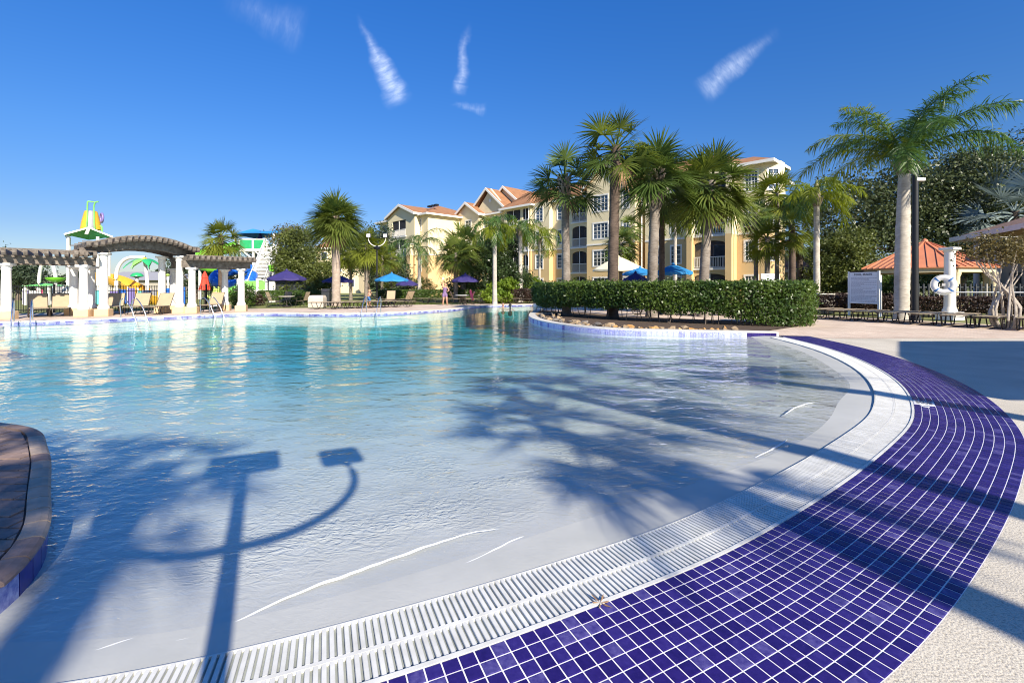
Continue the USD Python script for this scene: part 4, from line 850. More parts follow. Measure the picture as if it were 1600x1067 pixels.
def hedge(name, label, line, width, z0, z1, n, size, leaf, rng, group=None, stems=None, rough=.05, end_low=9.0):
    p = thing(name, label, 'hedge', group=group)
    L, LL = spline(line, 120); A = np.linspace(0, LL, 120); T_ = unit(np.gradient(L, axis=0)); N_ = np.c_[-T_[:, 1], T_[:, 0]]
    s = rng.uniform(0, LL, n); o = rng.uniform(-1, 1, n); z = rng.random(n)
    face = rng.random(n); o = np.where(face < .45, np.sign(o) * rng.uniform(.75, 1.05, n), o); z = np.where((face > .45) & (face < .75), rng.uniform(.86, 1.02, n), z)
    ends = face > .93; s = np.where(ends, np.where(rng.random(n) < .5, rng.uniform(-.1, .25, n), LL - rng.uniform(-.1, .25, n)), s)
    q = np.c_[np.interp(s, A, L[:, 0]), np.interp(s, A, L[:, 1])]; nn = np.c_[np.interp(s, A, N_[:, 0]), np.interp(s, A, N_[:, 1])]
    # lower edge is ragged, the sides bulge in and out
    low = z0 + .17 * (z1 - z0) * (1 + meshkit.noise(np.c_[q * 1.6, np.zeros(n)], 4)); bul = 1 + .16 * meshkit.noise(np.c_[q * 1.1, z * 1.2], 6)
    low = low - (low - .04) * np.clip((s / LL - end_low) * 6, 0, 1); zz = low + (z1 - low) * z; zz = np.minimum(zz, z1 + .05 * meshkit.noise(np.c_[q * 1.8, np.ones(n)], 9)); w = width / 2 * (.82 + .18 * np.sin(np.clip(z, 0, 1) * PI)) * bul
    pt = np.c_[q + nn * (o * w)[:, None], zz] + rng.normal(0, rough, (n, 3)) * np.array([1, 1, .5]) + (rng.random(n) < .025)[:, None] * np.c_[np.zeros((n, 2)), rng.uniform(0, .16, n)]
    keep = (meshkit.noise(np.c_[pt * 2.6], 12) + .55 * meshkit.noise(np.c_[pt * .9], 15) > -.36); pt = pt[keep]; m = len(pt)
    nr = unit(rng.normal(0, 1, (m, 3)) + np.c_[nn[keep] * o[keep][:, None], np.full(m, .5)]); t = unit(np.cross(nr, rng.normal(0, 1, (m, 3)))); b = np.cross(nr, t); sz = (size * rng.uniform(.6, 1.35, m))[:, None]
    v = np.stack([pt - t * sz, pt + b * sz * .6, pt + t * sz, pt - b * sz * .6], 1).reshape(-1, 3)
    MB().add(v, np.arange(m * 4).reshape(m, 4)).build('foliage', leaf, p)
    for k in range(stems if stems is not None else int(LL * 4)):
        x = rng.uniform(0, LL); c = np.array([np.interp(x, A, L[:, 0]), np.interp(x, A, L[:, 1])]) + rng.normal(0, width * .16, 2); e = rng.normal(0, .18, 2)
        MB().tube([(*c, -.03), (*(c + e * .4), z0 + .2), (*(c + e), z0 + (z1 - z0) * .7)], [.02, .015, .007], 5).build('stem', 'bark', p)
    return p
R = np.random.default_rng
# ---- the pool-side hedge with rocks in front
hl = [(1.70, 24.4), (2.15, 22.3), (2.8, 20.9), (4.0, 19.3), (5.1, 18.1), (6.3, 17.3), (7.9, 16.5), (9.2, 16.1), (9.9, 16.3), (10.4, 17.1)]
hedge('hedge', 'dense clipped dark green hedge in front of the tall palms, behind the tiled kerb', hl, 1.15, .10, 1.52, 78000, .046, 'hedge_leaf', R(1), stems=70, end_low=.70, rough=.075)
bed = Polygon(np.vstack([np.array([ISL[i] for i in range(6, 110, 4)]) + np.array([.30, .2]), [(3.4, 24.5), (5.2, 21), (7.5, 19.2), (9.6, 17.7), (10.6, 17.5), (10.2, 16.2), (8.7, 14.9)]])).buffer(0)
MB().poly(bed.difference(Polygon(np.vstack([ISL, [(-10, 34), (-10, 10)]])).buffer(.36)), .03).build('planting_bed', 'mulch', kind='structure', label='brown mulch bed under the hedge', cat='planting bed')
rk = R(8); ORD = 'first second third fourth fifth sixth seventh eighth ninth tenth eleventh twelfth thirteenth fourteenth fifteenth sixteenth seventeenth eighteenth nineteenth twentieth'.split(); nlit = [0]
def lit_label(k):
    nlit[0] += 1; return f'sunlit tan or orange rock before the hedge, {ORD[nlit[0] - 1]} from the right' if nlit[0] <= 20 else 'sunlit tan or orange rock at the left of the sunlit row before the hedge'
def rock(loc, sx, mt, label=None, group=None):
    h = trimesh.convex.convex_hull(unit(rk.normal(0, 1, (15, 3))) * rk.uniform(.75, 1.1, (15, 1))); s = h.subdivide(); v = np.array(s.vertices) * np.array([sx, sx * rk.uniform(.55, .9), sx * rk.uniform(.42, .75)]); v *= (1 + .10 * meshkit.noise(v * 5 / sx + loc[0] * 7, 3))[:, None]
    return MB().add(v, s.faces).xf((loc[0], loc[1], loc[2] + sx * .35), rk.uniform(0, 6.28)).build('rock', mt, smooth=25, label=label, cat='rock', group=group)
Ri = ISL; offs = np.c_[np.gradient(Ri[:, 1]), -np.gradient(Ri[:, 0])]; offs = unit(offs) * si
for k in range(84):
    i = int(6 + k * .98); 
    if i > 120: break
    o = .40 + rk.uniform(0, 1.0) ** 1.5 * 1.0; p = Ri[i] + offs[i] * o; x = p[0]
    big = rk.random() < .45; sx = rk.uniform(.12, .18) if big else rk.uniform(.06, .12)
    lit = x > 3.3 and x < 7.2  # sunlit stretch gets warmer rock colours, the rest greyer ones as painted shade
    rock((p[0], p[1], .04), sx, ('rock_orange' if rk.random() < .55 else 'rock') if lit else ('rock_shade' if rk.random() < .6 else 'rock'), lit_label(k) if lit else 'rock of the row toned dull grey for shade between the hedge and the kerb', 'sunlit rocks in front of the hedge' if lit else 'shaded rocks in front of the hedge')
for (u, v) in ((1238, 509), (1250, 508), (1262, 506)):
    p = G(u, v); rock(p, .17, 'rock', 'brown rock at the right hand end of the hedge', 'rocks at the hedge end')
# ---- the cabbage palms standing over the hedge
def pt(u, Y): return (XY(u, Y), Y, 0)
sabal(pt(885, 22), ZV(280, 22) , 2.0, 'cabbage palm farthest left of the four over the hedge, shaggy boots below its crown', R(21), tr=.20, n=28, trunk='trunk_grey', boots=1.3, leaf='sabal_dark', lean=(-.1, 0), seg=28, low=-.4, skirt=.4, dry=1)
sabal(pt(957, 20), ZV(228, 20), 2.05, 'tallest cabbage palm over the hedge with a slender trunk coloured dark for shade', R(22), tr=.23, n=24, trunk='trunk_brown', lean=(.15, 0), low=-.3, seg=28, skirt=.3, dry=1)  # dark trunk colour carries the shade on this palm
sabal(pt(1018, 20.5), ZV(268, 20.5), 2.25, 'cabbage palm over the hedge with thick criss-cross leaf bases under a dark full crown', R(23), tr=.23, n=40, trunk='trunk_grey', boots=1.75, leaf='sabal_dark', lean=(.25, 0), seg=30, skirt=.35, low=-.35, dry=0, petf=.8)
sabal(pt(1034, 23.5), ZV(300, 23.5), 1.7, 'cabbage palm close behind the thick booted palm, its thin trunk just to the right', R(24), tr=.15, n=22, trunk='trunk_brown', seg=24)
sabal(pt(1098, 21), ZV(282, 21), 2.25, 'cabbage palm farthest right over the hedge with pale bare trunk and drooping crown', R(25), tr=.22, n=42, trunk='trunk_grey', lean=(.45, .1), seg=28, skirt=.55, low=-.65, petf=.85)
# ---- lone cabbage palm left of centre, and the one by the water slide
sabal(pt(525, 32.5), ZV(338, 32.5), 2.35, 'lone cabbage palm with thick pale trunk and round crown beside the row of flat loungers', R(26), tr=.29, n=62, trunk='trunk_tan', leaf='sabal_leaf', low=-.6, seg=28, skirt=.5, dry=5, petf=.68)
sabal(pt(345, 41), ZV(368, 41), 2.1, 'cabbage palm in front of the water slide tower', R(27), tr=.22, n=34, trunk='trunk_brown', leaf='sabal_yellow', low=-.9)
# ---- palms in front of the building
k_ = 30
for (u, Y, v, r, lab, leaf, tr, n) in (
    (712, 38, 395, 2.0, 'left one of a pair of grey-trunked cabbage palms beside the dark magnolia', 'sabal_leaf', .17, 34), (723, 39.5, 378, 2.2, 'right one of a pair of grey-trunked cabbage palms beside the dark magnolia', 'sabal_leaf', .17, 36),
    (548, 46, 392, 2.0, 'yellowish palm just right of the lone palm trunk', 'sabal_yellow', .16, 26), (572, 44, 382, 2.1, 'yellow green palm left of the black floodlight post', 'sabal_yellow', .17, 30), (597, 47, 398, 1.9, 'small palm with orange boots right of the black floodlight post', 'sabal_yellow', .17, 26),
    (612, 52, 400, 1.8, 'dark green palm in front of the left wing balconies', 'sabal_leaf', .16, 26), (970, 34, 378, 1.6, 'short cabbage palm with orange boots above the cream umbrella', 'sabal_leaf', .14, 28), (985, 37, 352, 1.3, 'small cabbage palm on a thin dark trunk under the gabled bay', 'sabal_leaf', .10, 20),
    (1181, 30, 332, 1.35, 'thin dark palm in front of the double window at the right end of the building', 'sabal_leaf', .13, 24), (1199, 29, 370, 1.5, 'low bright palm with orange boots beside the white notice board', 'queenish', .17, 30), (1214, 33, 300, 2.3, 'tall slim pale palm at the right hand corner of the building', 'queenish', .15, 30),
    (1238, 28, 352, 1.4, 'palm with hanging dead frond right of the building corner', 'queenish', .19, 22), (1250, 31, 372, 1.3, 'dark trunked palm behind the one with the dead frond', 'sabal_leaf', .2, 20)):
    sabal(pt(u, Y), ZV(v, Y), r, lab, R(k_), tr=tr, n=n, trunk='trunk_grey' if tr < .19 else 'trunk_brown', leaf='sabal_yellow' if leaf == 'queenish' else leaf, dry=5 if 'dead' in lab else 2, seg=22, low=-.8); k_ += 1
for (u, Y, v, L, lab, leaf, n, tr, kw) in (
    (655, 44, 388, 4.0, 'drooping queen palm in front of the left wing corner', 'queen_leaf', 12, .18, dict(kmin=2.2, kmax=3.0)), (773, 33.5, 360, 2.3, 'slim white trunked queen palm standing by the water in front of the magnolia', ('queen_leaf', 'queen_yellow'), 13, .17, dict(kmin=1.9, kmax=2.9)),
    (813, 40, 362, 2.5, 'queen palm in front of the corner balconies right of the magnolia', ('queen_leaf', 'queen_yellow'), 12, .20, dict(kmin=1.9, kmax=2.8)), (843, 45, 375, 3.2, 'weeping yellow green queen palm with low hanging fronds left of the dark palm trunk', ('queen_yellow', 'queen_leaf'), 12, .13, dict(kmin=2.5, kmax=3.3)),
    (1055, 31, 338, 2.2, 'bright yellow weeping palm behind the palms over the hedge', 'queen_yellow', 14, .12, dict(kmin=2.3, kmax=3.2)),
    (1236, 33, 325, 2.5, 'yellow green queen palm behind the palm with the dead frond', ('queen_yellow', 'queen_leaf'), 13, .18, dict(kmin=1.9, kmax=2.9)), (1276, 26, 312, 2.7, 'queen palm with white trunk and yellow fronds behind the white waste bin', ('queen_leaf', 'queen_yellow', 'queen_yellow'), 14, .17, dict(kmin=1.7, kmax=2.8))):
    queen(pt(u, Y), ZV(v, Y), L, lab, R(k_), tr=tr, n=n, leaf=leaf, ll=.6, nl=30, hang=.75, wid=.022, **kw); k_ += 1
queen(pt(1409, 19.5), ZV(258, 19.5), 4.3, 'big queen palm with thick ringed grey trunk beside the black lamp post at right', R(60), tr=.25, n=21, ll=.8, nl=60, wid=.017, hang=.6, kmin=1.2, kmax=2.1, els=(1.42, .60), bulge=.03, leaf=('queen_leaf', 'queen_leaf', 'queen_leaf', 'queen_leaf', 'queen_yellow'), lean=(.12, 0))
sabal(pt(1585, 33), ZV(330, 33), 4.1, 'silver blue fan palm at the right edge above the brown roof', R(61), tr=.3, n=24, leaf='silver_leaf', seg=30, low=-.5, dry=0, name='silver_palm', droop=.05)
# ---- broadleaf trees
def blob(u, v, Y, rx, ry, rz, base): return ((XY(u, Y) - base[0], Y - base[1], ZV(v, Y)), (rx, ry, rz))
bs_ = (XY(1500, 36), 36)
tree('oak_tree', 'huge dark live oak filling the background behind the orange gazebo', (*bs_, 0), [blob(1330, 335, 37, 3.6, 3, 2.7, bs_), blob(1400, 315, 37, 4.2, 3, 3.4, bs_), blob(1470, 300, 37, 4.4, 3.4, 3.4, bs_), blob(1545, 300, 36, 4.4, 3.4, 3.4, bs_), blob(1350, 390, 36, 3.4, 3, 2.4, bs_), blob(1440, 380, 36, 4.4, 3, 3, bs_), blob(1540, 380, 36, 4.4, 3, 3, bs_)], 52000, .13, 'oak_leaf', R(70), r=.4, h0=2.0, clump=.55, nclump=900)
bs_ = (XY(1600, 42), 42)
tree('oak_tree', 'dark live oak at the right edge rising behind the silver palm', (*bs_, 0), [blob(1590, 280, 42, 5, 4, 4.2, bs_), blob(1660, 270, 42, 5, 4, 5, bs_), blob(1520, 290, 43, 3.5, 3, 2.5, bs_), blob(1610, 350, 42, 5, 4, 3, bs_)], 26000, .14, 'oak_leaf', R(71), r=.4, h0=2.5, clump=.6)
bs_ = (XY(1322, 30), 30)
tree('laurel_tree', 'rounded grey green tree left of the gazebo behind the rules board', (*bs_, 0), [blob(1318, 400, 30, 1.7, 1.5, 1.4, bs_), blob(1312, 430, 30, 1.9, 1.6, 1.2, bs_), blob(1330, 378, 30, 1.0, 1, .9, bs_)], 15000, .085, 'olive_leaf', R(72), r=.12, h0=.6, clump=.3)
bs_ = (XY(1570, 15.2), 15.2)
tree('crape_myrtle', 'crape myrtle with pale bare multiple stems and thin rusty green crown under the brown roof', (*bs_, 0), [blob(1545, 383, 15.1, .65, .6, .34, bs_), blob(1590, 388, 15, .8, .6, .36, bs_), blob(1570, 400, 14.9, .9, .6, .32, bs_), blob(1522, 397, 15.2, .5, .5, .28, bs_), blob(1615, 404, 14.8, .65, .5, .32, bs_)], 4200, .045, 'rust_leaf', R(73), r=.045, bark='bark_pale', trunks=11, clump=.16, up=.6)
bs_ = (XY(775, 41), 41)
tree('magnolia_tree', 'large dark glossy magnolia behind the purple umbrella in front of the building', (*bs_, 0), [blob(770, 420, 41, 2.4, 2, 2.1, bs_), blob(745, 440, 41, 1.8, 1.8, 1.6, bs_), blob(785, 392, 41, 1.5, 1.5, 1.8, bs_), blob(795, 440, 41, 1.9, 1.8, 1.7, bs_), blob(762, 395, 41, 1.3, 1.3, 1.4, bs_), blob(720, 452, 40, 1.4, 1.3, 1.0, bs_)], 26000, .10, 'magnolia_leaf', R(74), r=.2, h0=.8, clump=.28)
bs_ = (XY(455, 42), 42)
tree('broadleaf_tree', 'broad olive and rust coloured tree between the slide tower and the lone palm', (*bs_, 0), [blob(462, 390, 42, 1.8, 1.8, 1.6, bs_), blob(455, 415, 42, 1.5, 1.8, 1.6, bs_), blob(475, 420, 42, 2.4, 1.8, 1.7, bs_), blob(500, 430, 42, 1.7, 1.6, 1.6, bs_), blob(462, 372, 42, 1.1, 1, .9, bs_), blob(485, 450, 41, 2.2, 1.6, 1.0, bs_)], 24000, .10, 'olive_leaf', R(75), r=.2, h0=1.2, clump=.32)
bs_ = (XY(450, 43.5), 43.5)
tree('broadleaf_tree', 'rusty topped thin tree just behind the olive coloured tree', (*bs_, 0), [blob(446, 372, 43.5, 1.5, 1, 1.2, bs_), blob(470, 368, 43.5, 1.2, 1, .9, bs_), blob(445, 392, 43.5, .9, 1, 1.0, bs_), blob(492, 385, 43.5, .8, .8, 1.2, bs_)], 4200, .085, 'rust_leaf', R(76), r=.13, h0=1.5, clump=.3)
bs_ = (XY(575, 60), 60)
tree('broadleaf_tree', 'dark tree behind the floodlight post left of the building', (*bs_, 0), [blob(560, 400, 60, 3, 2.4, 2.6, bs_), blob(585, 385, 60, 2.2, 2.2, 2.8, bs_), blob(610, 430, 60, 2.6, 2, 1.8, bs_)], 11000, .16, 'far_leaf', R(77), r=.2, h0=2, clump=.5)
bs_ = (XY(28, 46), 46)
tree('broadleaf_tree', 'pale green tree seen between the columns at the far left', (*bs_, 0), [blob(10, 428, 46, 2.8, 2, 1.8, bs_), blob(38, 428, 46, 1.8, 1.6, 1.3, bs_), blob(-30, 420, 46, 3, 2, 2.4, bs_), blob(55, 440, 46, 1.6, 1.4, 1.0, bs_)], 14000, .12, 'far_leaf', R(78), r=.2, h0=1.2, clump=.4)
bs_ = (XY(1258, 47), 47)
tree('broadleaf_tree', 'olive coloured tree behind the annex right of the building', (*bs_, 0), [blob(1252, 410, 47, 2, 1.6, 1.6, bs_), blob(1268, 425, 47, 1.8, 1.6, 1.6, bs_), blob(1228, 420, 48, 1.4, 1.2, 1.2, bs_)], 7000, .12, 'olive_leaf', R(79), r=.15, h0=1.2, clump=.35)
bs_ = (XY(308, 50), 50)
tree('broadleaf_tree', 'dark green tree behind the arched pergola column and the red umbrella', (*bs_, 0), [blob(275, 412, 50, 1.5, 1.4, 1.3, bs_), blob(300, 432, 50, 2.4, 1.5, 1.5, bs_), blob(340, 436, 50, 2.2, 1.5, 1.5, bs_), blob(400, 425, 56, 2.4, 1.8, 2.2, bs_)], 12000, .12, 'far_leaf', R(80), r=.15, h0=1.2, clump=.35)
# far woods along the horizon
fw = R(81); v_, f_, off = [], [], 0
bl = [((x, 150 + 25 * math.sin(x * .05) + fw.uniform(-6, 6), fw.uniform(2.2, 4.2)), (7, 4, fw.uniform(2.5, 4.8))) for x in np.arange(-190, 210, 5.5)]
v, f = leaf_cloud(bl, 42000, .75, fw, clump=1.1, shell=.6); MB().add(v, f).build('far_woods', 'far_leaf', kind='stuff', label='low hazy line of woods along the horizon', cat='woods')
# ---- hedges and shrubs round the far deck
hedge('hedge', 'long low clipped hedge behind the far edge of the pool, right of the boy', [(XY(590, 38), 38), (XY(700, 39), 39), (XY(800, 40), 40)], 1.0, .0, 1.05, 16000, .055, 'hedge_leaf', R(90), stems=0)
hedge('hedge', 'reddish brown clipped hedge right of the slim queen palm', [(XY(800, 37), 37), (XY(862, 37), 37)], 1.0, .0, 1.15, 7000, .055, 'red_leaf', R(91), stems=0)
hedge('hedge', 'dark clipped hedge behind the dining table and the slide stairs', [(XY(405, 37), 37), (XY(470, 38), 38), (XY(505, 38.5), 38.5)], .9, .0, 1.0, 9000, .055, 'hedge_leaf', R(92), stems=0)
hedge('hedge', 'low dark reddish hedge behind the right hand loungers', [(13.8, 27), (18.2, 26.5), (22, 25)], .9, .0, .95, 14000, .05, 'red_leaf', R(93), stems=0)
hedge('hedge', 'low hedge right behind the loungers, round the life ring column, leaves dark partly as shade', [(14.9, 24.2), (17.2, 22.0), (19.6, 20.7), (24, 19.0)], .9, .0, .9, 16000, .05, 'red_leaf', R(94), stems=0)  # real low hedge, its dark leaves also standing in for background shade
for (u, v, Y, r, h, leaf, lab) in ((382, 465, 31, .65, .75, 'hedge_leaf', 'round green shrub just right of the end pergola column'), (368, 462, 31.5, .5, .6, 'hedge_leaf', 'round green shrub just left of the end pergola column'), (462, 467, 34, .9, .5, 'hedge_leaf', 'low square-cut shrub behind the dining table'),
        (397, 468, 33, .6, .4, 'red_leaf', 'small reddish shrub on the grass by the slide tower'), (790, 462, 37, .9, .9, 'bright_leaf', 'bright yellow green arching shrub behind the slim queen palm'), (770, 462, 36.5, .7, .7, 'bright_leaf', 'bright arching shrub left of the slim queen palm foot'), (822, 447, 42, 1.6, 1.1, 'bright_leaf', 'bright bushy shrub under the queen palm by the corner balconies'),
        (890, 438, 36, 1.1, 1.0, 'olive_leaf', 'pale dry shrub behind the left end of the big hedge'), (928, 436, 33, 1.1, 1.0, 'hedge_leaf', 'domed green shrub left of the cream umbrella pole'), (1054, 438, 34, 1.1, .95, 'hedge_leaf', 'domed green shrub under the blue umbrella'), (660, 452, 47, 1.4, 1.1, 'hedge_leaf', 'round green shrub against the left wing wall behind the hedge'), (635, 455, 44, 1.6, .8, 'magnolia_leaf', 'wide dark shrub behind the low hedge under the blue umbrella'),
        (615, 450, 46, 1.0, 1.2, 'olive_leaf', 'yellowish tall shrub under the blue umbrella'), (1316, 468, 25.2, 1.0, .5, 'red_leaf', 'dark reddish shrub between the waste bin and the rules board'), (1445, 446, 30, 1.3, 1.1, 'hedge_leaf', 'bright green shrub inside the gazebo'), (1385, 446, 31, 1.3, 1.2, 'hedge_leaf', 'green shrub behind the gazebo column left of the big queen palm')):
    bush('shrub', lab, (XY(u, Y), Y, 0), (r, r * .8, h), int(2600 * r * max(h, .5) + 900), .06 if leaf != 'bright_leaf' else .12, leaf, R(k_)); k_ += 1
# lawn tufts behind the far deck
gq = R(95); n = 5000; xx = np.c_[gq.uniform(-19, 4, n), gq.uniform(33, 38, n), np.full(n, -.02)]; a = gq.uniform(0, 6.28, n); w = np.c_[np.cos(a), np.sin(a), np.zeros(n)] * .03; tip = xx + np.c_[gq.normal(0, .05, (n, 2)), gq.uniform(.06, .13, n)]
ok = ~shapely.contains_xy(deck_area, xx[:, 0], xx[:, 1]); xx, w, tip = xx[ok], w[ok], tip[ok]
MB().add(np.stack([xx - w, xx + w, tip], 1).reshape(-1, 3), np.arange(len(xx) * 3).reshape(-1, 3)).build('grass', 'grass_blade', kind='stuff', label='short lawn grass behind the far deck', cat='grass')
# ------------------------------------------------------------------ pergolas at the left
def column(loc, h, label, r=.168, rot=0.35, group=None, src=[None, {}]):
    key = round(h, 2)
    if key in src[1]: return dup(src[1][key], label, loc, rot)
    p = thing('pergola_column', label, 'column', loc=loc, rot=rot)
    MB().box((0, 0, .17), (.54, .54, .34), ch=.02).build('plinth', 'plinth_tan', p)
    MB().lathe([(r * 1.3, .34), (r * 1.35, .40), (r * 1.3, .45), (r * 1.08, .50), (r, .58), (r * .98, h * .5), (r * .88, h - .30)], sides=24).build('shaft', 'white_paint', p, smooth=40)
    MB().lathe([(r * .88, h - .30), (r * .98, h - .27), (r * .98, h - .22), (r * .92, h - .2), (r * 1.1, h - .12), (r * 1.22, h - .10)], sides=24).box((0, 0, h - .05), (r * 2.7, r * 2.7, .1), ch=.01).build('capital', 'white_paint', p, smooth=40)
    src[1][key] = p; return p
COL = {}
def colpix(u, v, h, label):
    g = G(u, v); column((g[0], g[1], 0), h, label); return g
hA, hB = 2.36, 2.95
cC = colpix(10, 499, hA, 'white pergola column at the far left edge of the photo')
cB = colpix(130.5, 495, hA, 'front white column under the right end of the left low pergola')
cB2 = colpix(115.5, 493, hA, 'striped shaded column just left of the front one, under the left low pergola')
cB3 = colpix(142.5, 491.5, hA, 'shaded thin looking column behind and right of the front one at the end of the left pergola')
cA = colpix(162, 494, hB, 'tall white column carrying the left end of the arched pergola')
cA2 = colpix(253, 489, hB, 'tall half shaded column behind the arched pergola, left of its right end')
cD = colpix(280.5, 489.5, hB, 'tall white column carrying the right end of the arched pergola')
cE = colpix(300, 489.5, hA, 'short white column beside the tall one at the left end of the right low pergola')
cF = colpix(377, 486.5, hA, 'white column at the right end of the right low pergola')
cF2 = colpix(351.5, 485.5, hA, 'shadow striped column behind the right low pergola')
cA3 = colpix(271, 487, hA, 'short white column partly hidden left of the tall right arch column')
cE2 = colpix(-40, 492, hA, 'rear white column beyond the left edge')
def pergola(label, a, b, h, rise, depth, n, over=.85, ov_end=.5, bend=.0):
    """front beam from a to b on columns, rear beam 'depth' behind; rafters across, purlins above"""
    p = thing('pergola', label, 'pergola'); a, b = np.array(a[:2]), np.array(b[:2]); t = b - a; L = np.linalg.norm(t); t = t / L; nrm = np.array([-t[1], t[0]])
    if nrm[1] < 0: nrm = -nrm
    def pos(s, o): 
        f = s / L; bo = 4 * bend * f * (1 - f); z = h + rise * (1 - (2 * min(max(f, -.12), 1.12) - 1) ** 2)
        return np.array([*(a + t * s + nrm * (o - bo)), z])
    for o in (0, depth):
        for dz, k in ((-.10, -.06), (.10, .06)):
            pass
        for off in (-.10, .10):
            m = MB(); ss = np.linspace(-ov_end, L + ov_end, 13 if rise or bend else 2)
            for i in range(len(ss) - 1): m.beam(pos(ss[i] - .01, o + off) + [0, 0, .17], pos(ss[i + 1] + .01, o + off) + [0, 0, .17], .055, .34)
            m.build('beam', 'weathered_wood', p)
    for i in range(n):
        s = -ov_end + .1 + (L + 2 * ov_end - .2) * i / (n - 1); q0, q1 = pos(s, -over), pos(s, depth + over); z = np.array([0, 0, .34 + .10])
        m = MB(); d = (q1 - q0) / np.linalg.norm(q1 - q0)
        prof = Polygon([(0, -.02), (.07, -.10), (np.linalg.norm(q1 - q0) - .07, -.10), (np.linalg.norm(q1 - q0), -.02), (np.linalg.norm(q1 - q0), .12), (0, .12)])
        m.plate(prof, q0 + z - [0, 0, 0], d, EZ, np.cross(d, EZ), .13).build('rafter', 'weathered_wood', p)
    for o in np.linspace(-over + .15, depth + over - .15, 4):
        m = MB(); ss = np.linspace(-ov_end, L + ov_end, 13 if rise or bend else 2)
        for i in range(len(ss) - 1): m.beam(pos(ss[i] - .01, o) + [0, 0, .59], pos(ss[i + 1] + .01, o) + [0, 0, .59], .05, .05)
        m.build('purlin', 'weathered_wood', p)
    return p
lt = cB - cC; a0 = cC - lt * .55
pergola('low weathered timber pergola at the far left on white columns', a0, cB, hA, 0, 1.7, 15, ov_end=.42)
pergola('high arched weathered timber pergola in the middle of the three', cA, cD, hB, .24, 1.9, 20, ov_end=.75, over=.85, bend=.35)
pergola('low weathered timber pergola at the right of the three, over the red umbrella', cE, cF, hA, 0, 1.7, 13, ov_end=.42)
# ------------------------------------------------------------------ black metal fence behind the pergolas
fn = thing('metal_fence', 'black metal picket fence behind the loungers and pergola columns', 'fence')
fl = [(-36, 23.0), (-26, 24.5), (-21.5, 26.2), (-19.4, 28.0), (-18.0, 28.9)]; FL, fL = spline(fl, 200); FA = np.linspace(0, fL, 200)
fpos = lambda s: np.array([np.interp(s, FA, FL[:, 0]), np.interp(s, FA, FL[:, 1])])
for z in (.12, 1.12, 1.38):
    m = MB(); ss = np.linspace(0, fL, 40)
    for i in range(39): m.beam((*fpos(ss[i]), z), (*fpos(ss[i + 1]), z), .03, .035)
    m.build('rail', 'black_metal', fn)
k = 0; vis_s = [s for s in np.arange(.05, fL, .115)]
for s in vis_s:
    post = k % 20 == 0; q = fpos(s); m = MB().box((*q, .72), (.02, .02, 1.42) if not post else (.07, .07, 1.5)); 
    if post: m.box((*q, 1.49), (.09, .09, .05))
    m.build('post' if post else 'picket', 'black_metal', fn); k += 1
sg = thing('notice_plate', 'small white notice plate on the black fence between two loungers', 'sign'); q = G(229, 457, 1.1); fy = 27.6
MB().box((XY(229, fy), fy, ZV(457, fy)), (.52, .03, .26)).build('plate', 'sign_white', sg)
# ------------------------------------------------------------------ sun loungers
def make_lounger(label, loc, rot, back=0.0, group=None, mats=('sling', 'bronze_metal')):
    p = thing('sun_lounger', label, 'sun lounger', loc=loc, rot=rot, group=group)     # long axis x: foot at +x, head at -x
    L, W, H = 1.95, .64, .40; hx = -.35; r = .017
    f = MB()
    for s in (-1, 1):
        y = s * W / 2; f.tube([(hx, y, H), (L / 2 - .06, y, H), (L / 2, y * .9, H - .03)], r, 6)
        e = np.array([hx - .75 * math.cos(back), y, H + .75 * math.sin(back)]); f.tube([(hx, y, H), e], r, 6)
    f.tube([(L / 2, -W * .45, H - .03), (L / 2, W * .45, H - .03)], r, 6); f.tube([(hx - .75 * math.cos(back), -W / 2, H + .75 * math.sin(back)), (hx - .75 * math.cos(back), W / 2, H + .75 * math.sin(back))], r, 6)
    f.build('frame', mats[1], p)
    for x in (-.82, .22):
        for y in (-W / 2, W / 2):
            q = [(x - .05, y, H), (x + .08, y, .07), (x + .14, y, .02), (x + .40, y, .02), (x + .46, y, .07), (x + .60, y, H)]
            MB().tube(q, .019, 6).build('leg', mats[1], p)
        MB().tube([(x + .27, -W / 2, .025), (x + .27, W / 2, .025)], .015, 6).build('crossbar', mats[1], p)
    st = MB(); st.box(((hx + L / 2) / 2, 0, H + .008), (L / 2 - hx - .02, W - .03, .012)); st.build('seat_sling', mats[0], p)
    c, s_ = math.cos(back), math.sin(back); v = np.array([[hx, y, H + .012 + dz] for dz in (0, .012) for y in (-W / 2 + .015, W / 2 - .015)] + [[hx - .74 * c, y, H + .012 + .74 * s_ + dz] for dz in (0, .012) for y in (-W / 2 + .015, W / 2 - .015)])
    MB().add(v, [[0, 1, 3, 2], [4, 6, 7, 5], [0, 4, 5, 1], [2, 3, 7, 6], [0, 2, 6, 4], [1, 5, 7, 3]]).build('back_sling', mats[0], p)
    if back > .2:
        for s in (-1, 1): MB().tube([(hx - .5 * c, s * W * .42, H + .5 * s_), (hx - .72, s * W * .42, H)], .012, 5).build('back_strut', mats[1], p)
    return p
flat = None; raised = None
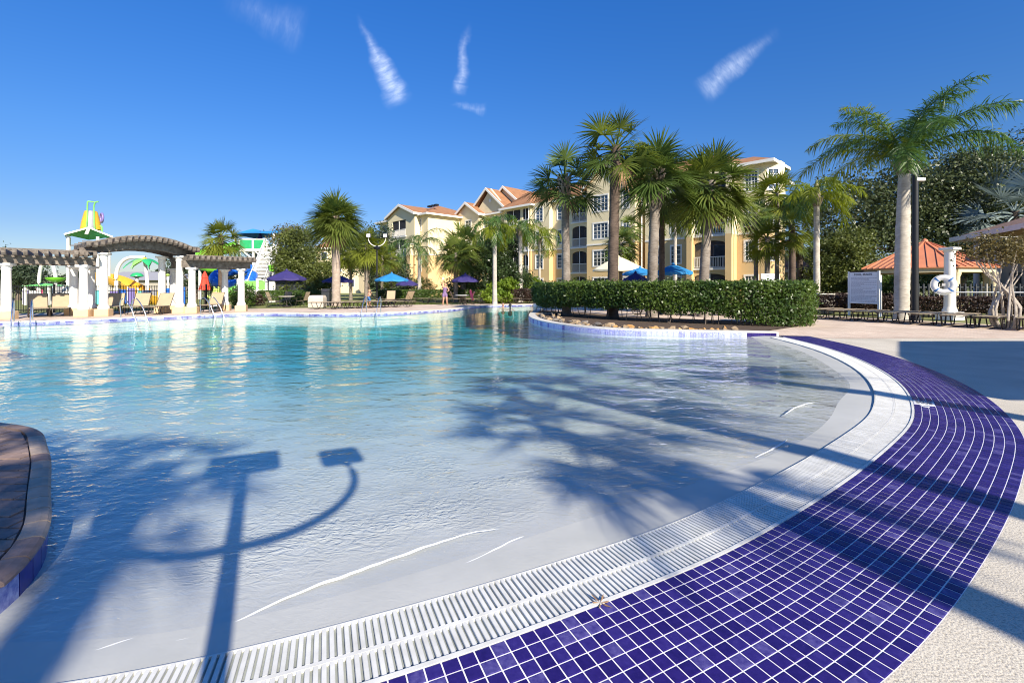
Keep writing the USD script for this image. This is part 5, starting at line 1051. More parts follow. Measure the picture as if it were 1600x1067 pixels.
# right hand row
row_a, row_b = np.array([12.6, 21.6]), np.array([16.6, 14.6]); rd = unit(row_b - row_a); ax = np.array([-rd[1], rd[0]]) * -1
if ax[0] > 0: ax = -ax
ra = math.atan2(ax[1], ax[0])
rl = ['nearest the hedge end, left end of the right hand row', 'second from the hedge in the right hand row', 'third from the hedge, in front of the rules board', 'just right of the rules board', 'in front of the big queen palm trunk', 'in front of the black lamp post', 'under the life ring column', 'first to the right of the life ring column', 'second to the right of the life ring column', 'cut by the right edge of the photo']
for i in range(10):
    q = row_a + (row_b - row_a) * i / 9; lab = 'flat tan sling lounger ' + rl[i]; loc = (q[0], q[1], 0.006)
    if flat is None: flat = make_lounger(lab, loc, ra + .04, group='flat loungers at right')
    else: dup(flat, lab, loc, ra + .04 + .07 * math.sin(i * 2.2), 'flat loungers at right')
# left loungers with raised backs
ll_ = [(60, 495, .25, 'raised back lounger with a dark shadow stripe, leftmost under the left pergola'), (95, 494, .2, 'raised back lounger second from left, left of the pergola column pair'), (178, 491, .1, 'raised back lounger half hidden right of the tall arch column'), (216, 491, .02, 'raised back lounger under the arch, behind the left ladder rail'), (249, 491, -.08, 'raised back lounger under the arch beside the shaded column, seat end towards the right'), (332, 487.5, -.08, 'raised back lounger under the right pergola behind the second ladder rail')]
for (u, v, dr, lab) in ll_:
    g = G(u, v); rot = -PI / 2 + dr * 1.9 + .35
    if raised is None: raised = make_lounger(lab, (g[0], g[1], .006), rot, back=1.0, group='loungers under the pergolas')
    else: dup(raised, lab, (g[0], g[1], .006), rot, 'loungers under the pergolas')
# centre row of flat loungers by the lone palm
for i in range(7):
    u = 512 + i * 19; g = G(u, 483 - .6 * i); dup(flat, 'flat dark lounger by the lone palm, ' + ['leftmost of the row, beside the stone planter', 'second of the row', 'third of the row', 'fourth of the row, left of the ladder', 'fifth of the row, at the ladder', 'sixth of the row, right of the ladder', 'rightmost of the row'][i], (g[0], g[1], .006), -.1 + .25 * PI * .1, 'flat loungers by the lone palm')
for (u, v, rot, lab) in ((594, 476, 0.4, 'white looking raised lounger left of the tan one by the hedge'), (610, 476, -1.4, 'tan raised lounger facing the pool in front of the low hedge'), (634, 476, 2.4, 'raised lounger turned right beside the tan one in front of the low hedge')):
    g = G(u, v); dup(raised, lab, (g[0], g[1], .006), rot, 'loungers in front of the low hedge')
for i, u in enumerate((655, 676, 715, 748, 768, 800, 822)):
    g = G(u, 474.5); dup(flat, 'flat lounger along the low hedge, ' + ['first right of the raised ones', 'left of the woman', 'right of the woman', 'beyond the purple umbrella', 'at the slim queen palm foot', 'at the red hedge', 'left of the tan raised chair'][i], (g[0], g[1], .006), .05, 'flat loungers along the low hedge')
g = G(833, 474); dup(raised, 'tan raised lounger at the end of the red hedge, left of the big hedge', (g[0], g[1], .006), -1.2, 'loungers in front of the low hedge')
# a few loungers showing through the stems of the big hedge
for i, (x, y) in enumerate(((6.6, 22.5), (8.0, 22.2), (9.4, 21.8))):
    dup(flat, 'lounger glimpsed through the hedge stems, ' + ['leftmost', 'middle', 'rightmost'][i], (x, y, .006), 2.9, 'loungers behind the big hedge')
# ------------------------------------------------------------------ umbrellas, tables and chairs
def make_umbrella(label, loc, rot, R_, canvas, pole='bronze_metal', h=2.25, rise=.55, group=None, sides=8, sag=.10):
    p = thing('umbrella', label, 'umbrella', loc=loc, rot=rot, group=group)
    MB().lathe([(.26, 0), (.26, .05), (.06, .09), (.03, .2)], sides=14).build('base', 'bronze_metal', p)
    MB().tube([(0, 0, .05), (0, 0, h + rise + .05)], .022, 8).build('pole', pole, p)
    ring = []; nr = 7
    for j in range(nr):
        f = j / (nr - 1)
        for k in range(sides * 4):
            a = 2 * PI * k / (sides * 4); w = abs(math.sin(a * sides / 2)); rr = R_ * f * (1 - .075 * w * f)
            ring.append((rr * math.cos(a), rr * math.sin(a), h + rise * (1 - f ** 1.12) - sag * w * f * .5))
    v = np.array(ring); n = sides * 4; m = MB(); i = np.arange(n); i2 = (i + 1) % n
    for j in range(nr - 1): m.add(v, np.c_[j * n + i, (j + 1) * n + i, (j + 1) * n + i2, j * n + i2])
    rim = v[-n:]; low = rim - [0, 0, .12]; m.add(np.vstack([rim, low]), np.c_[i, n + i, n + i2, i2])
    m.build('canopy', canvas, p, smooth=30)
    MB().lathe([(.10, h + rise - .02), (.07, h + rise + .03), (.02, h + rise + .1)], sides=8).build('finial', canvas, p)
    rb = MB()
    for k in range(sides): a = 2 * PI * k / sides; rb.tube([(0, 0, h + rise - .04), (R_ * .97 * math.cos(a), R_ * .97 * math.sin(a), h - .02)], .01, 4)
    rb.build('ribs', 'bronze_metal', p); return p
def upix(u, v_rim, Y): return (XY(u, Y), Y, 0)
ump = None
for (u, Y, R_, lab, cv, h, rise) in ((448, 31, 1.22, 'purple umbrella over the dining table at left of centre', 'purple_canvas', 1.4 + (447 - 435) * 31 / 720, .55), (528, 37, 1.2, 'purple umbrella half hidden behind the lone palm trunk', 'purple_canvas', 1.4 + (447 - 439) * 37 / 720, .5), (612, 36, 1.28, 'sky blue umbrella right of the black floodlight post', 'blue_canvas', 1.4 + (447 - 437) * 36 / 720, .5),
        (636, 42, 1.0, 'purple umbrella just behind and right of the sky blue one', 'purple_canvas', 1.4 + (447 - 444) * 42 / 720, .5), (727, 36, 1.05, 'purple umbrella in front of the dark magnolia', 'purple_canvas', 1.4 + (447 - 438) * 36 / 720, .5), (993, 26, .72, 'small purple umbrella under the cream one, behind the big hedge', 'purple_canvas', 1.4 + (447 - 437) * 26 / 720, .4), (1052, 25, 1.0, 'bright blue umbrella right of the thick palm trunk', 'blue_canvas', 1.4 + (447 - 425) * 25 / 720, .42), (1000, 28.5, 1.1, 'bright blue umbrella peeping out left of the thick palm trunk', 'blue_canvas', 1.4 + (447 - 427) * 28.5 / 720, .35), (966, 33, 1.9, 'large cream umbrella behind the big hedge', 'cream_canvas', 1.4 + (447 - 421) * 33 / 720, .95)):
    make_umbrella(lab, (XY(u, Y), Y, 0), .3, R_, cv, h=h, rise=rise, pole='white_paint' if cv == 'blue_canvas' and Y < 26 else 'bronze_metal')
# closed red umbrella
ru = thing('closed_umbrella', 'closed red umbrella standing behind the right low pergola', 'umbrella', loc=(XY(320, 31), 31, 0))
zt, zb = ZV(424, 31), ZV(453, 31)
MB().lathe([(.25, 0), (.25, .06), (.03, .1)], sides=12).build('base', 'bronze_metal', ru); MB().tube([(0, 0, .05), (0, 0, zt + .05)], .025, 8).build('pole', 'bronze_metal', ru)
th = np.linspace(0, 2 * PI, 41)[:-1]; m = MB(); prof = [(.03, zt), (.10, zt - .16), (.17, zt - .38), (.19, zt - .42), (.17, zt - .46), (.24, zt - .85), (.31, zb + .1), (.33, zb)]
v = np.array([[r * (1 + .10 * math.cos(8 * t)) * math.cos(t), r * (1 + .10 * math.cos(8 * t)) * math.sin(t), z] for r, z in prof for t in th]); i = np.arange(40)
for j in range(len(prof) - 1): m.add(v, np.c_[j * 40 + i, (j + 1) * 40 + i, (j + 1) * 40 + (i + 1) % 40, j * 40 + (i + 1) % 40])
m.build('canopy', 'red_canvas', ru, smooth=40)
def make_chair(label, loc, rot, group=None):
    p = thing('sling_chair', label, 'chair', loc=loc, rot=rot, group=group)
    MB().add(*[(np.array([[x, y, z] for (x, z) in ((-.24, .44), (.24, .42), (.24, .43), (-.24, .455)) for y in (-.24, .24)]), [[0, 1, 3, 2], [2, 3, 5, 4], [4, 5, 7, 6], [6, 7, 1, 0], [0, 2, 4, 6], [1, 7, 5, 3]])][0]).build('seat', 'sling', p)
    MB().add(*[(np.array([[x, y, z] for (x, z) in ((-.24, .46), (-.44, 1.0), (-.425, 1.005), (-.225, .465)) for y in (-.24, .24)]), [[0, 1, 3, 2], [2, 3, 5, 4], [4, 5, 7, 6], [6, 7, 1, 0], [0, 2, 4, 6], [1, 7, 5, 3]])][0]).build('backrest', 'sling', p)
    for s in (-1, 1):
        y = s * .26; MB().tube([(-.24, y, .45), (-.45, y, 1.02)], .014, 6).build('back_post', 'bronze_metal', p)
        MB().tube([(.24, y, .44), (.32, y, 0)], .014, 6).build('leg', 'bronze_metal', p); MB().tube([(-.2, y, .45), (-.38, y, 0)], .014, 6).build('leg', 'bronze_metal', p)
        MB().tube([(-.33, y, .68), (.18, y, .66), (.26, y, .6), (.24, y, .44)], .014, 6).build('armrest', 'bronze_metal', p)
    return p
def make_table(label, loc, r=.5, white=False):
    p = thing('round_table', label, 'table', loc=loc)
    MB().lathe([(0, .69), (r, .69), (r + .01, .705), (r, .72), (0, .72)], sides=24).build('tabletop', 'white_plastic' if white else 'bin_beige', p)
    for k in range(4): a = k * PI / 2 + .4; MB().tube([(.1 * math.cos(a), .1 * math.sin(a), .69), (.15 * math.cos(a), .15 * math.sin(a), .3), (.38 * math.cos(a), .38 * math.sin(a), 0)], .016, 6).build('leg', 'bronze_metal', p)
    return p
g = G(448, 480); make_table('round table under the purple umbrella left of the stone planter', (XY(448, 31), 31, 0))
ch0 = make_chair('sling chair left of the round table under the purple umbrella', (XY(428, 30.6), 30.6, 0), .1, 'chairs at the round table')
dup(ch0, 'sling chair right of the round table, its tilted tan back to the planter', (XY(472, 30.8), 30.8, 0), 3.0); dup(ch0, 'sling chair behind the round table under the purple umbrella', (XY(446, 32.4), 32.4, 0), -1.6)
make_table('white topped table with things on it under the purple umbrella by the magnolia', (XY(722, 34.6), 34.6, 0), .5, True)
dup(ch0, 'sling chair left of the white topped table by the low hedge', (XY(713, 34.3), 34.3, 0), .3); pc = dup(ch0, 'sling chair with the pink towel over it by the white topped table', (XY(732, 33.9), 33.9, 0), 3.4); dup(ch0, 'tan sling chair at the right of the white topped table', (XY(743, 34.8), 34.8, 0), 3.2)
# pink towel hanging over that chair
tw = thing('towel', 'bright pink towel hung over a chair back by the white topped table', 'towel', loc=(XY(735, 33.9), 33.9, 0), rot=3.4 - PI)
v = []; nu = 9
for j in range(7):
    for i in range(nu):
        f = j / 6; y = (i / (nu - 1) - .5) * .72; z = 1.08 - .68 * f if j > 0 else 1.08; v.append((.02 + .16 * f + .03 * math.sin(i * 1.9 + j * .6), y * (1 + .1 * f), z - .05 * math.cos(i * .9)))
i, j = np.meshgrid(np.arange(nu - 1), np.arange(6)); q = (j * nu + i).ravel(); MB().add(v, np.c_[q, q + 1, q + nu + 1, q + nu]).add(np.array(v) + [-.03, 0, .01], np.c_[q, q + nu, q + nu + 1, q + 1]).build('cloth', 'pink_cloth', tw, smooth=True)
# stone planter, bins
sp = thing('stone_planter', 'square pale stone block by the lone palm, beside the dark bin', 'stone block', loc=(XY(496, 30.8), 30.8, 0), rot=.1)
m = trimesh.convex.convex_hull([(x, y, z) for x in (-.48, .48) for y in (-.4, .4) for z in (0, .62)] + [(x, y, .78) for x in (-.40, .42) for y in (-.3, .3)]); MB().tm(m).build('block', 'planter_stone', sp)
db = thing('waste_bin', 'dark grey waste bin between the stone block and the lone palm trunk', 'bin', loc=(XY(510, 33), 33, 0))
MB().box((0, 0, .5), (.56, .5, 1.0), ch=.03).build('body', 'bin_dark', db); MB().box((0, 0, 1.1), (.60, .54, .2), ch=.04).build('lid', 'bin_dark', db); MB().box((0, -.265, 1.08), (.34, .02, .1)).build('opening', 'ink', db)
wb = thing('waste_bin', 'cream louvred waste bin at the foot of the white trunked queen palm at right', 'bin', loc=(XY(1289, 24), 24, 0), rot=-.25)
MB().box((0, 0, .36), (.66, .66, .72), ch=.015).build('body', 'bin_beige', wb); MB().box((0, 0, .98), (.70, .70, .06), ch=.02).build('lid', 'bin_beige', wb)
for sx in (-1, 1):
    for sy in (-1, 1): MB().box((sx * .305, sy * .305, .83), (.05, .05, .24)).build('post', 'bin_beige', wb)
MB().box((0, 0, .83), (.5, .5, .2)).build('inner_box', 'ink', wb)
for k in range(4):
    MB().box((0, -.335, .12 + k * .16), (.56, .015, .12)).build('slat', 'bin_beige', wb); MB().box((-.335, 0, .12 + k * .16), (.015, .56, .12)).build('slat', 'bin_beige', wb)
# ------------------------------------------------------------------ pool ladders / handrails
def handrail(label, loc, rot, w=.55):
    p = thing('handrail', label, 'handrail', loc=loc, rot=rot)
    for s in (-1, 1):
        t = np.array([(.55, 0), (.55, .62), (.48, .80), (.34, .86), (.20, .78), (-.25, .10), (-.42, -.25)])
        q, _ = spline([(x, s * w / 2, z) for x, z in t], 24); MB().tube(q, .022, 8).build('rail', 'steel', p, smooth=True)
    return p
g = G(212, 497); fdir = math.atan2(.75, -.66)
handrail('steel pool handrail under the arched pergola', (g[0], g[1], 0), 2.9, .5); g = G(334, 492); handrail('steel pool handrail in front of the right low pergola', (g[0], g[1], 0), 2.9, .5)
g = G(34, 504); handrail('steel pool handrail at the far left beside the white ledge', (g[0], g[1], 0), 2.3, .5); g = G(579, 490); handrail('pair of white steel ladder rails at the pool edge by the lone palm', (g[0], g[1], 0), PI / 2, .75)
# ------------------------------------------------------------------ people
def capsule_chain(parts, edge=.03, it=8):
    out = manifold3d.Manifold()
    def sph(c, r): return manifold3d.Manifold.sphere(r, 14).translate(list(map(float, c)))
    for chain in parts:
        for (c0, r0), (c1, r1) in zip(chain[:-1], chain[1:]): out = out + manifold3d.Manifold.batch_hull([sph(c0, r0), sph(c1, r1)])
    out = out.refine_to_length(edge); m = out.to_mesh(); t = trimesh.Trimesh(m.vert_properties[:, :3], m.tri_verts); trimesh.smoothing.filter_taubin(t, iterations=it); return t
def hand(c, d, up, s=1.0):
    """five fingers from a small palm at c, pointing along d"""
    d = unit(np.array(d, float)); sd = unit(np.cross(d, up)); n = np.cross(sd, d); c = np.array(c, float); ch = [[(c, .022 * s), (c + d * .06 * s, .026 * s)]]
    for k, l in zip((-1.5, -.5, .5, 1.5), (.055, .07, .075, .065)): b = c + d * .07 * s + sd * k * .017 * s; ch.append([(b, .009 * s), (b + d * l * .6 * s + n * .008 * s, .0085 * s), (b + d * l * .95 * s + n * .025 * s, .0075 * s)])
    b = c + d * .02 * s + sd * .022 * s; ch.append([(b, .011 * s), (b + (sd * .035 + d * .03) * s, .010 * s), (b + (sd * .045 + d * .06) * s, .009 * s)]); return ch
def face(c, f, r):   # nose, brow ridge and ears
    c = np.array(c, float); f = unit(np.array(f, float)); s = unit(np.cross(f, [0, 0, 1])); return [[(c + f * r * .86, r * .16), (c + f * r * 1.1 - np.array([0, 0, r * .18]), r * .14)], [(c + s * r * .92, r * .2), (c + s * r * .95 - np.array([0, 0, r * .1]), r * .2)], [(c - s * r * .92, r * .2), (c - s * r * .95 - np.array([0, 0, r * .1]), r * .2)]]
def head(c, f, r): c = np.array(c, float); f = np.array(f, float); return [[(c + np.array([0, 0, r * .22]), r), (c + f * r * .16 - np.array([0, 0, r * .5]), r * .72)]] + face(c, f, r)
def hair(p, c, f, r, m):
    c = np.array(c, float) + np.array([0, 0, r * .22]); f = unit(np.array(f, float)); s = trimesh.creation.icosphere(3, r * 1.1); v = np.array(s.vertices); k = (v @ f > r * .45) & (v[:, 2] < r * .62); v[k] *= .86; v += meshkit.noise(v * 30, 3)[:, None] * .01; lo = v[:, 2] < -r * .5; v[lo] *= .8
    MB().add(v + c - f * r * .10, s.faces).build('hair', m, p, smooth=True)
def eyes(p, c, f, r):
    f = unit(np.array(f, float)); s = unit(np.cross(f, [0, 0, 1])); m = MB()
    for k in (-1, 1): q = trimesh.creation.icosphere(1, r * .13); m.add(np.array(q.vertices) + np.array(c) + f * r * .93 + s * k * r * .36 + np.array([0, 0, r * .12]), q.faces)
    m.build('eyes', 'ink', p)
# boy at the ladder, blue shorts, hands up at his face
by = thing('person', 'small boy in blue swim shorts by the ladder, one hand at his face', 'person', loc=(XY(576, 32.6), 32.6, .006), rot=.2)
f = np.array([.85, -.5, 0])
body = [[((0, 0, .60), .088), ((.015, 0, .80), .10), ((.03, 0, .86), .075)], [((.03, 0, .86), .042), ((.045, 0, .95), .042)], [((.03, -.115, .85), .038), ((.10, -.17, .70), .032), ((.16, -.08, .86), .025)], [((.03, .115, .85), .038), ((.02, .19, .68), .032), ((.06, .22, .52), .025)],
        [((.02, -.06, .57), .07), ((.12, -.06, .34), .05), ((.05, -.06, .06), .032)], [((.12 - .07, -.06, .05), .034), ((.17, -.06, .025), .024)], [((-.01, .06, .57), .07), ((-.02, .07, .33), .05), ((-.12, .07, .07), .032)], [((-.12, .07, .05), .034), ((-.02, .07, .025), .024)]] + head((.055, 0, 1.04), f, .085)
body += hand((.16, -.08, .87), (.1, .3, 1), f, .75) + hand((.06, .22, .51), (.1, 0, -1), f, .75)
MB().tm(capsule_chain(body, .025)).build('body', 'skin', by, smooth=True); hair(by, (.055, 0, 1.04), f, .085, 'hair_fair'); eyes(by, (.055, 0, 1.04), f, .085)
MB().tm(capsule_chain([[((0, 0, .62), .098), ((0, 0, .58), .10)], [((.02, -.06, .58), .085), ((.09, -.06, .40), .075)], [((-.01, .06, .58), .085), ((-.02, .07, .38), .075)]], .025)).build('swim_shorts', 'swim_blue', by, smooth=True)
# woman with raised arm in a patterned purple swimsuit
wo = thing('person', 'woman in a purple and white swimsuit with one arm raised on the far pool edge', 'person', loc=(XY(695, 33.5), 33.5, .006), rot=.35)
f = np.array([-.5, -.85, 0])
body = [[((0, 0, .82), .135), ((0, .01, 1.0), .115), ((.01, .0, 1.22), .13), ((.015, 0, 1.32), .085)], [((.015, 0, 1.34), .052), ((.03, 0, 1.42), .05)], [((-.16, 0, 1.30), .05), ((-.19, -.04, 1.54), .04), ((-.14, -.08, 1.76), .03)], [((.17, 0, 1.30), .05), ((.30, -.03, 1.10), .042), ((.20, -.17, 1.02), .03)],
        [((-.08, 0, .80), .10), ((-.10, -.03, .46), .066), ((-.13, .03, .09), .042)], [((-.13, .03, .06), .042), ((-.15, -.12, .03), .03)], [((.08, 0, .80), .10), ((.13, -.05, .46), .066), ((.17, .03, .09), .042)], [((.17, .03, .06), .042), ((.19, -.11, .03), .03)]] + head((.03, 0, 1.50), f, .095)
body += hand((-.135, -.082, 1.775), (.1, -.1, 1), f) + hand((.195, -.175, 1.018), (-1, -.4, -.1), (0, 0, 1))
MB().tm(capsule_chain(body, .03)).build('body', 'skin', wo, smooth=True); hair(wo, (.03, 0, 1.50), f, .095, 'hair_fair'); eyes(wo, (.03, 0, 1.50), f, .095)
MB().tm(capsule_chain([[((0, 0, .80), .147), ((0, .01, 1.0), .127), ((.01, 0, 1.2), .141)], [((-.08, 0, .80), .112), ((-.095, -.02, .66), .104)], [((.08, 0, .80), .112), ((.10, -.02, .66), .104)], [((-.07, -.04, 1.2), .05), ((-.07, 0, 1.36), .018)], [((.09, -.04, 1.2), .05), ((.09, 0, 1.36), .018)]], .03)).build('swimsuit', 'swim_purple', wo, smooth=True)
ba = thing('ball', 'small white ball held up in the raised hand of the woman', 'ball', loc=(XY(695, 33.5) - .10, 33.38, 1.93)); s = trimesh.creation.icosphere(3, .085); MB().tm(s).build('ball', 'white_plastic', ba, smooth=True)
for (u, Y, lab, hm) in ((797, 30.5, 'dark haired swimmer with only head and shoulders above the water near the far edge', 'hair_dark'), (786, 32.5, 'swimmer farther off to the left, head just above the water at the far edge', 'hair_dark')):
    q = thing('person', lab, 'person', loc=(XY(u, Y), Y, WL - .12)); f = np.array([.2, -1, 0])
    MB().tm(capsule_chain([[((-.2, 0, .0), .06), ((0, 0, .06), .08), ((.2, 0, .0), .06)], [((0, 0, -.3), .14), ((0, 0, .02), .12)], [((0, 0, .06), .05), ((0, 0, .18), .05)], [((-.2, 0, 0), .05), ((-.3, -.15, -.1), .035)], [((.2, 0, 0), .05), ((.3, -.15, -.1), .035)]] + head((0, 0, .27), f, .095), .03)).build('body', 'skin', q, smooth=True)
    hair(q, (0, 0, .27), f, .097, hm); eyes(q, (0, 0, .27), f, .095)
# ------------------------------------------------------------------ lamp posts with U-shaped flood light arms
def flood_lamp(name, label, loc, rot, zb, zt, arm=.80, box=(.58, .10, .34), pole_r=.05):
    p = thing(name, label, 'lamp', loc=loc, rot=rot)
    MB().lathe([(pole_r * 2.2, 0), (pole_r * 2.2, .08), (pole_r * 1.2, .16), (pole_r, .3), (pole_r * .9, zb + .9)], sides=14).build('pole', 'black_metal', p, smooth=40)
    if box: MB().box((0, 0, zb + 1.0), box, ch=.02).build('lamp_box', 'black_metal', p)
    for s in (-1, 1):
        q, _ = spline([(0, 0, zb), (s * arm * .5, 0, zb + .06), (s * arm * .92, 0, zb + .32), (s * arm, 0, zt - .12)], 16); MB().tube(q, .032, 8).build('arm', 'steel' if not box else 'black_metal', p, smooth=True)
        hd = MB().box((s * arm, -.04, zt), (.36, .16, .26), ch=.03).build('flood_light', 'black_metal', p); MB().box((s * arm, -.125, zt), (.28, .01, .18)).build('lens', 'white_plastic', hd)
    return p
Yl = 36
lp = thing('lamp_post', 'black lamp post with two flood lights on a curved white arm, left of the building', 'lamp', loc=(XY(589, Yl), Yl, 0), rot=.1)
zl = ZV(390, Yl)
MB().lathe([(.13, 0), (.13, .1), (.07, .25), (.06, zl)], sides=14).build('pole', 'black_metal', lp, smooth=40)
for s in (-1, 1):
    q, _ = spline([(0, 0, zl + .25), (s * .30, 0, zl + .32), (s * .56, 0, zl + .55), (s * .64, 0, zl + .92)], 14); MB().tube(q, .03, 8).build('arm', 'white_paint', lp, smooth=True)
    hd = MB().box((s * .64, 0, zl + 1.08), (.38, .18, .34), ch=.03).build('flood_light', 'black_metal', lp); MB().box((s * .64, -.095, zl + 1.08), (.28, .01, .24)).build('lens', 'white_plastic', hd)
MB().lathe([(.06, zl), (.22, zl + .02), (.30, zl + .14), (.14, zl + .22), (.05, zl + .30)], sides=14).build('lantern', 'black_metal', lp)
# post at right
rp = thing('lamp_post', 'tall thick black lamp post with a small white box, right of the big queen palm', 'lamp', loc=(XY(1430, 18.6), 18.6, 0))
zp = ZV(262, 18.6); MB().lathe([(.20, 0), (.20, .12), (.115, .3), (.105, zp)], sides=16).build('pole', 'black_metal', rp, smooth=40); MB().box((.16, -.05, ZV(281, 18.6)), (.36, .14, .14), ch=.02).build('white_box', 'white_plastic', rp); MB().lathe([(.105, zp), (.12, zp + .02), (.06, zp + .08), (0, zp + .09)], sides=16).build('cap', 'black_metal', rp)
# ------------------------------------------------------------------ gazebo
gz = thing('gazebo', 'open gazebo with orange standing seam metal roof on cream columns', 'gazebo', loc=(XY(1445, 26), 26, 0), rot=.1)
zr, za = ZV(420, 26), ZV(377, 26); RG = 3.05; nS = 8
ang = [2 * PI * k / nS + PI / 8 for k in range(nS)]; rim = [np.array([RG * math.cos(a), RG * math.sin(a), zr]) for a in ang]; apex = np.array([0, 0, za])
for k in range(nS):
    a, b = rim[k], rim[(k + 1) % nS]; pn = MB().add([a, b, apex, a - [0, 0, .05], b - [0, 0, .05], apex - [0, 0, .05]], [[0, 1, 2], [3, 5, 4], [0, 3, 4], [0, 4, 1]]).build('roof_panel', 'orange_metal', gz)
    sm = MB(); nn = unit(np.cross(b - a, apex - a)); 
    for j in range(1, 6):
        f = j / 6; q = a + (b - a) * f; top_ = apex + (q - apex) * 0; w = min(f, 1 - f) * 2; e = q + ((a + b) / 2 - q) * 0 + (apex - (a + b) / 2) * w; sm.beam(q + nn * .02, e + nn * .02, .03, .045, up=nn)
    sm.build('seam', 'orange_metal', pn); hp = MB().beam(a + [0, 0, .03], apex + [0, 0, .03], .08, .06).build('hip_cap', 'orange_metal', gz)
for k in range(nS):
    a, b = rim[k] * np.array([.93, .93, 1]), rim[(k + 1) % nS] * np.array([.93, .93, 1]); MB().beam(a - [0, 0, .16], b - [0, 0, .16], .16, .22).build('beam', 'cream_stucco', gz)
    MB().lathe([(.21, 0), (.21, .5), (.15, .55), (.15, zr - .5), (.20, zr - .38), (.20, zr - .27)], tuple(a * np.array([.98, .98, 0])), 16).build('column', 'cream_stucco', gz, smooth=40)
MB().lathe([(.16, za - .02), (.12, za + .08), (.0, za + .16)], sides=10).build('finial', 'orange_metal', gz)
# ------------------------------------------------------------------ rules board, second board
def board(label, c, w, h, z0, rot, title):
    p = thing('notice_board', label, 'sign', loc=c, rot=rot)
    MB().box((0, 0, z0 + h / 2), (w, .05, h), ch=.008).build('panel', 'sign_white', p)
    for s in (-1, 1): MB().box((s * (w / 2 + .045), .02, (z0 + h + .05) / 2), (.08, .08, z0 + h + .05)).build('post', 'white_paint', p)
    MB().box((0, .03, z0 + h + .035), (w + .1, .09, .05)).build('cap', 'bronze_metal', p)
    t = meshkit.text_mesh(title, h * .062, .004, bold=True); b = t.bounds; v = np.array(t.vertices); v = np.c_[v[:, 0] - (b[0][0] + b[1][0]) / 2, -.027 - v[:, 2], v[:, 1] + z0 + h * .90]
    MB().add(v, t.faces).build('title', 'ink', p); r = R(int(w * 1000)); ln = MB(); n = 21
    for k in range(n):
        z = z0 + h * (.82 - .79 * k / n); x = -w * .45; end = w * (.45 if r.random() < .55 else r.uniform(-.15, .3))
        while x < end - .02:
            l = r.uniform(.025, .09); ln.box((x + l / 2, -.0265, z), (l, .003, h * .0115)); x += l + .014
    ln.build('small_print', 'ink_grey', p); return p
YB = 21.5; wB = 42 / 720 * YB * 1.02
board('large white board headed POOL RULES covered with lines of small print', (XY(1349, YB), YB, 0), 1.16, 49 / 720 * YB, ZV(474.5, YB), -1.15, 'POOL RULES')
MB().box((XY(1374.5, 21.2), 21.2, .95), (.12, .12, 1.9)).build('board_side_post', 'white_paint', label='white side post right behind the pool rules board', cat='post')
b2 = thing('notice_board', 'small white notice board with a title and faint lines above the big hedge', 'sign', loc=(XY(1199.5, 23.5), 23.5, 0), rot=.05)
z0 = ZV(442.5, 23.5); wb_, hb_ = 21 / 720 * 23.5, 15 / 720 * 23.5
MB().box((0, 0, z0 + hb_ / 2), (wb_, .04, hb_)).build('panel', 'sign_white', b2)
for s in (-1, 1): MB().box((s * wb_ * .42, .05, (z0 + hb_) / 2), (.06, .05, z0 + hb_)).build('post', 'white_paint', b2)
m = MB(); r = R(5)
for k in range(3): m.box(((k - 1) * .06, -.0215, z0 + hb_ * .76), (.045, .003, .04))
m.build('title', 'ink', b2); m = MB()
for k in range(5):
    x = -wb_ * .4
    while x < wb_ * .38: l = r.uniform(.02, .06); m.box((x, -.0215, z0 + hb_ * (.56 - k * .1)), (l, .003, .008)); x += l + .015
m.build('small_print', 'ink_grey', b2)
# ------------------------------------------------------------------ life ring column, reaching pole
Yc = 18.9; lc = thing('pergola_column', 'white column carrying the life ring at right', 'column', loc=(XY(1484, Yc), Yc, 0), rot=.3)
hC = ZV(387, Yc); rC = .19
MB().box((0, 0, .17), (.66, .66, .34), ch=.02).build('plinth', 'white_paint', lc); MB().lathe([(rC * 1.25, .34), (rC * 1.3, .42), (rC * 1.05, .5), (rC, .6), (rC * .92, hC - .2)], sides=24).build('shaft', 'white_paint', lc, smooth=40)
MB().lathe([(rC * .92, hC - .2), (rC * 1.2, hC - .1)], sides=24).box((0, 0, hC - .05), (rC * 2.7, rC * 2.7, .1), ch=.01).build('capital', 'white_paint', lc, smooth=40)
ring_c = np.array([XY(1474.5, Yc - .42), Yc - .42, ZV(445, Yc - .42)]); lr = thing('life_ring', 'white life ring with blue bands hanging on the white column', 'life ring', loc=ring_c, rot=-.72)
def torus(Rr, r, a0, a1, n=40, k=12, flat=.6):
    t = np.linspace(a0, a1, n); s = np.linspace(0, 2 * PI, k, endpoint=False); v = np.array([[(Rr + r * math.cos(y)) * math.cos(x), r * flat * math.sin(y), (Rr + r * math.cos(y)) * math.sin(x)] for x in t for y in s]); f = [[i * k + j, i * k + (j + 1) % k, (i + 1) * k + (j + 1) % k, (i + 1) * k + j] for i in range(n - 1) for j in range(k)]; return v, f
MB().add(*torus(.285, .105, 0, 2 * PI, 49)).build('ring', 'white_plastic', lr, smooth=True)
for k in range(4): a = PI / 4 + k * PI / 2; MB().add(*torus(.285, .110, a - .10, a + .10, 5)).build('band', 'ring_blue', lr, smooth=True)
q, _ = spline([(.40 * math.cos(a), -.03, .40 * math.sin(a)) for a in np.linspace(0, 2 * PI, 17)], 60); MB().tube(q, .008, 5).build('rope', 'white_plastic', lr)
MB().box((0, .12, 0), (.10, .25, .10)).build('bracket', 'white_paint', lr)
rp2 = MB().tube([(XY(1478, 18.3), 18.3, ZV(456.5, 18.3)), (XY(1700, 15.6), 15.6, ZV(457.5, 15.6))], .025, 8).build('reaching_pole', 'white_plastic', smooth=True, label='long white rescue pole held level right of the life ring', cat='pole')
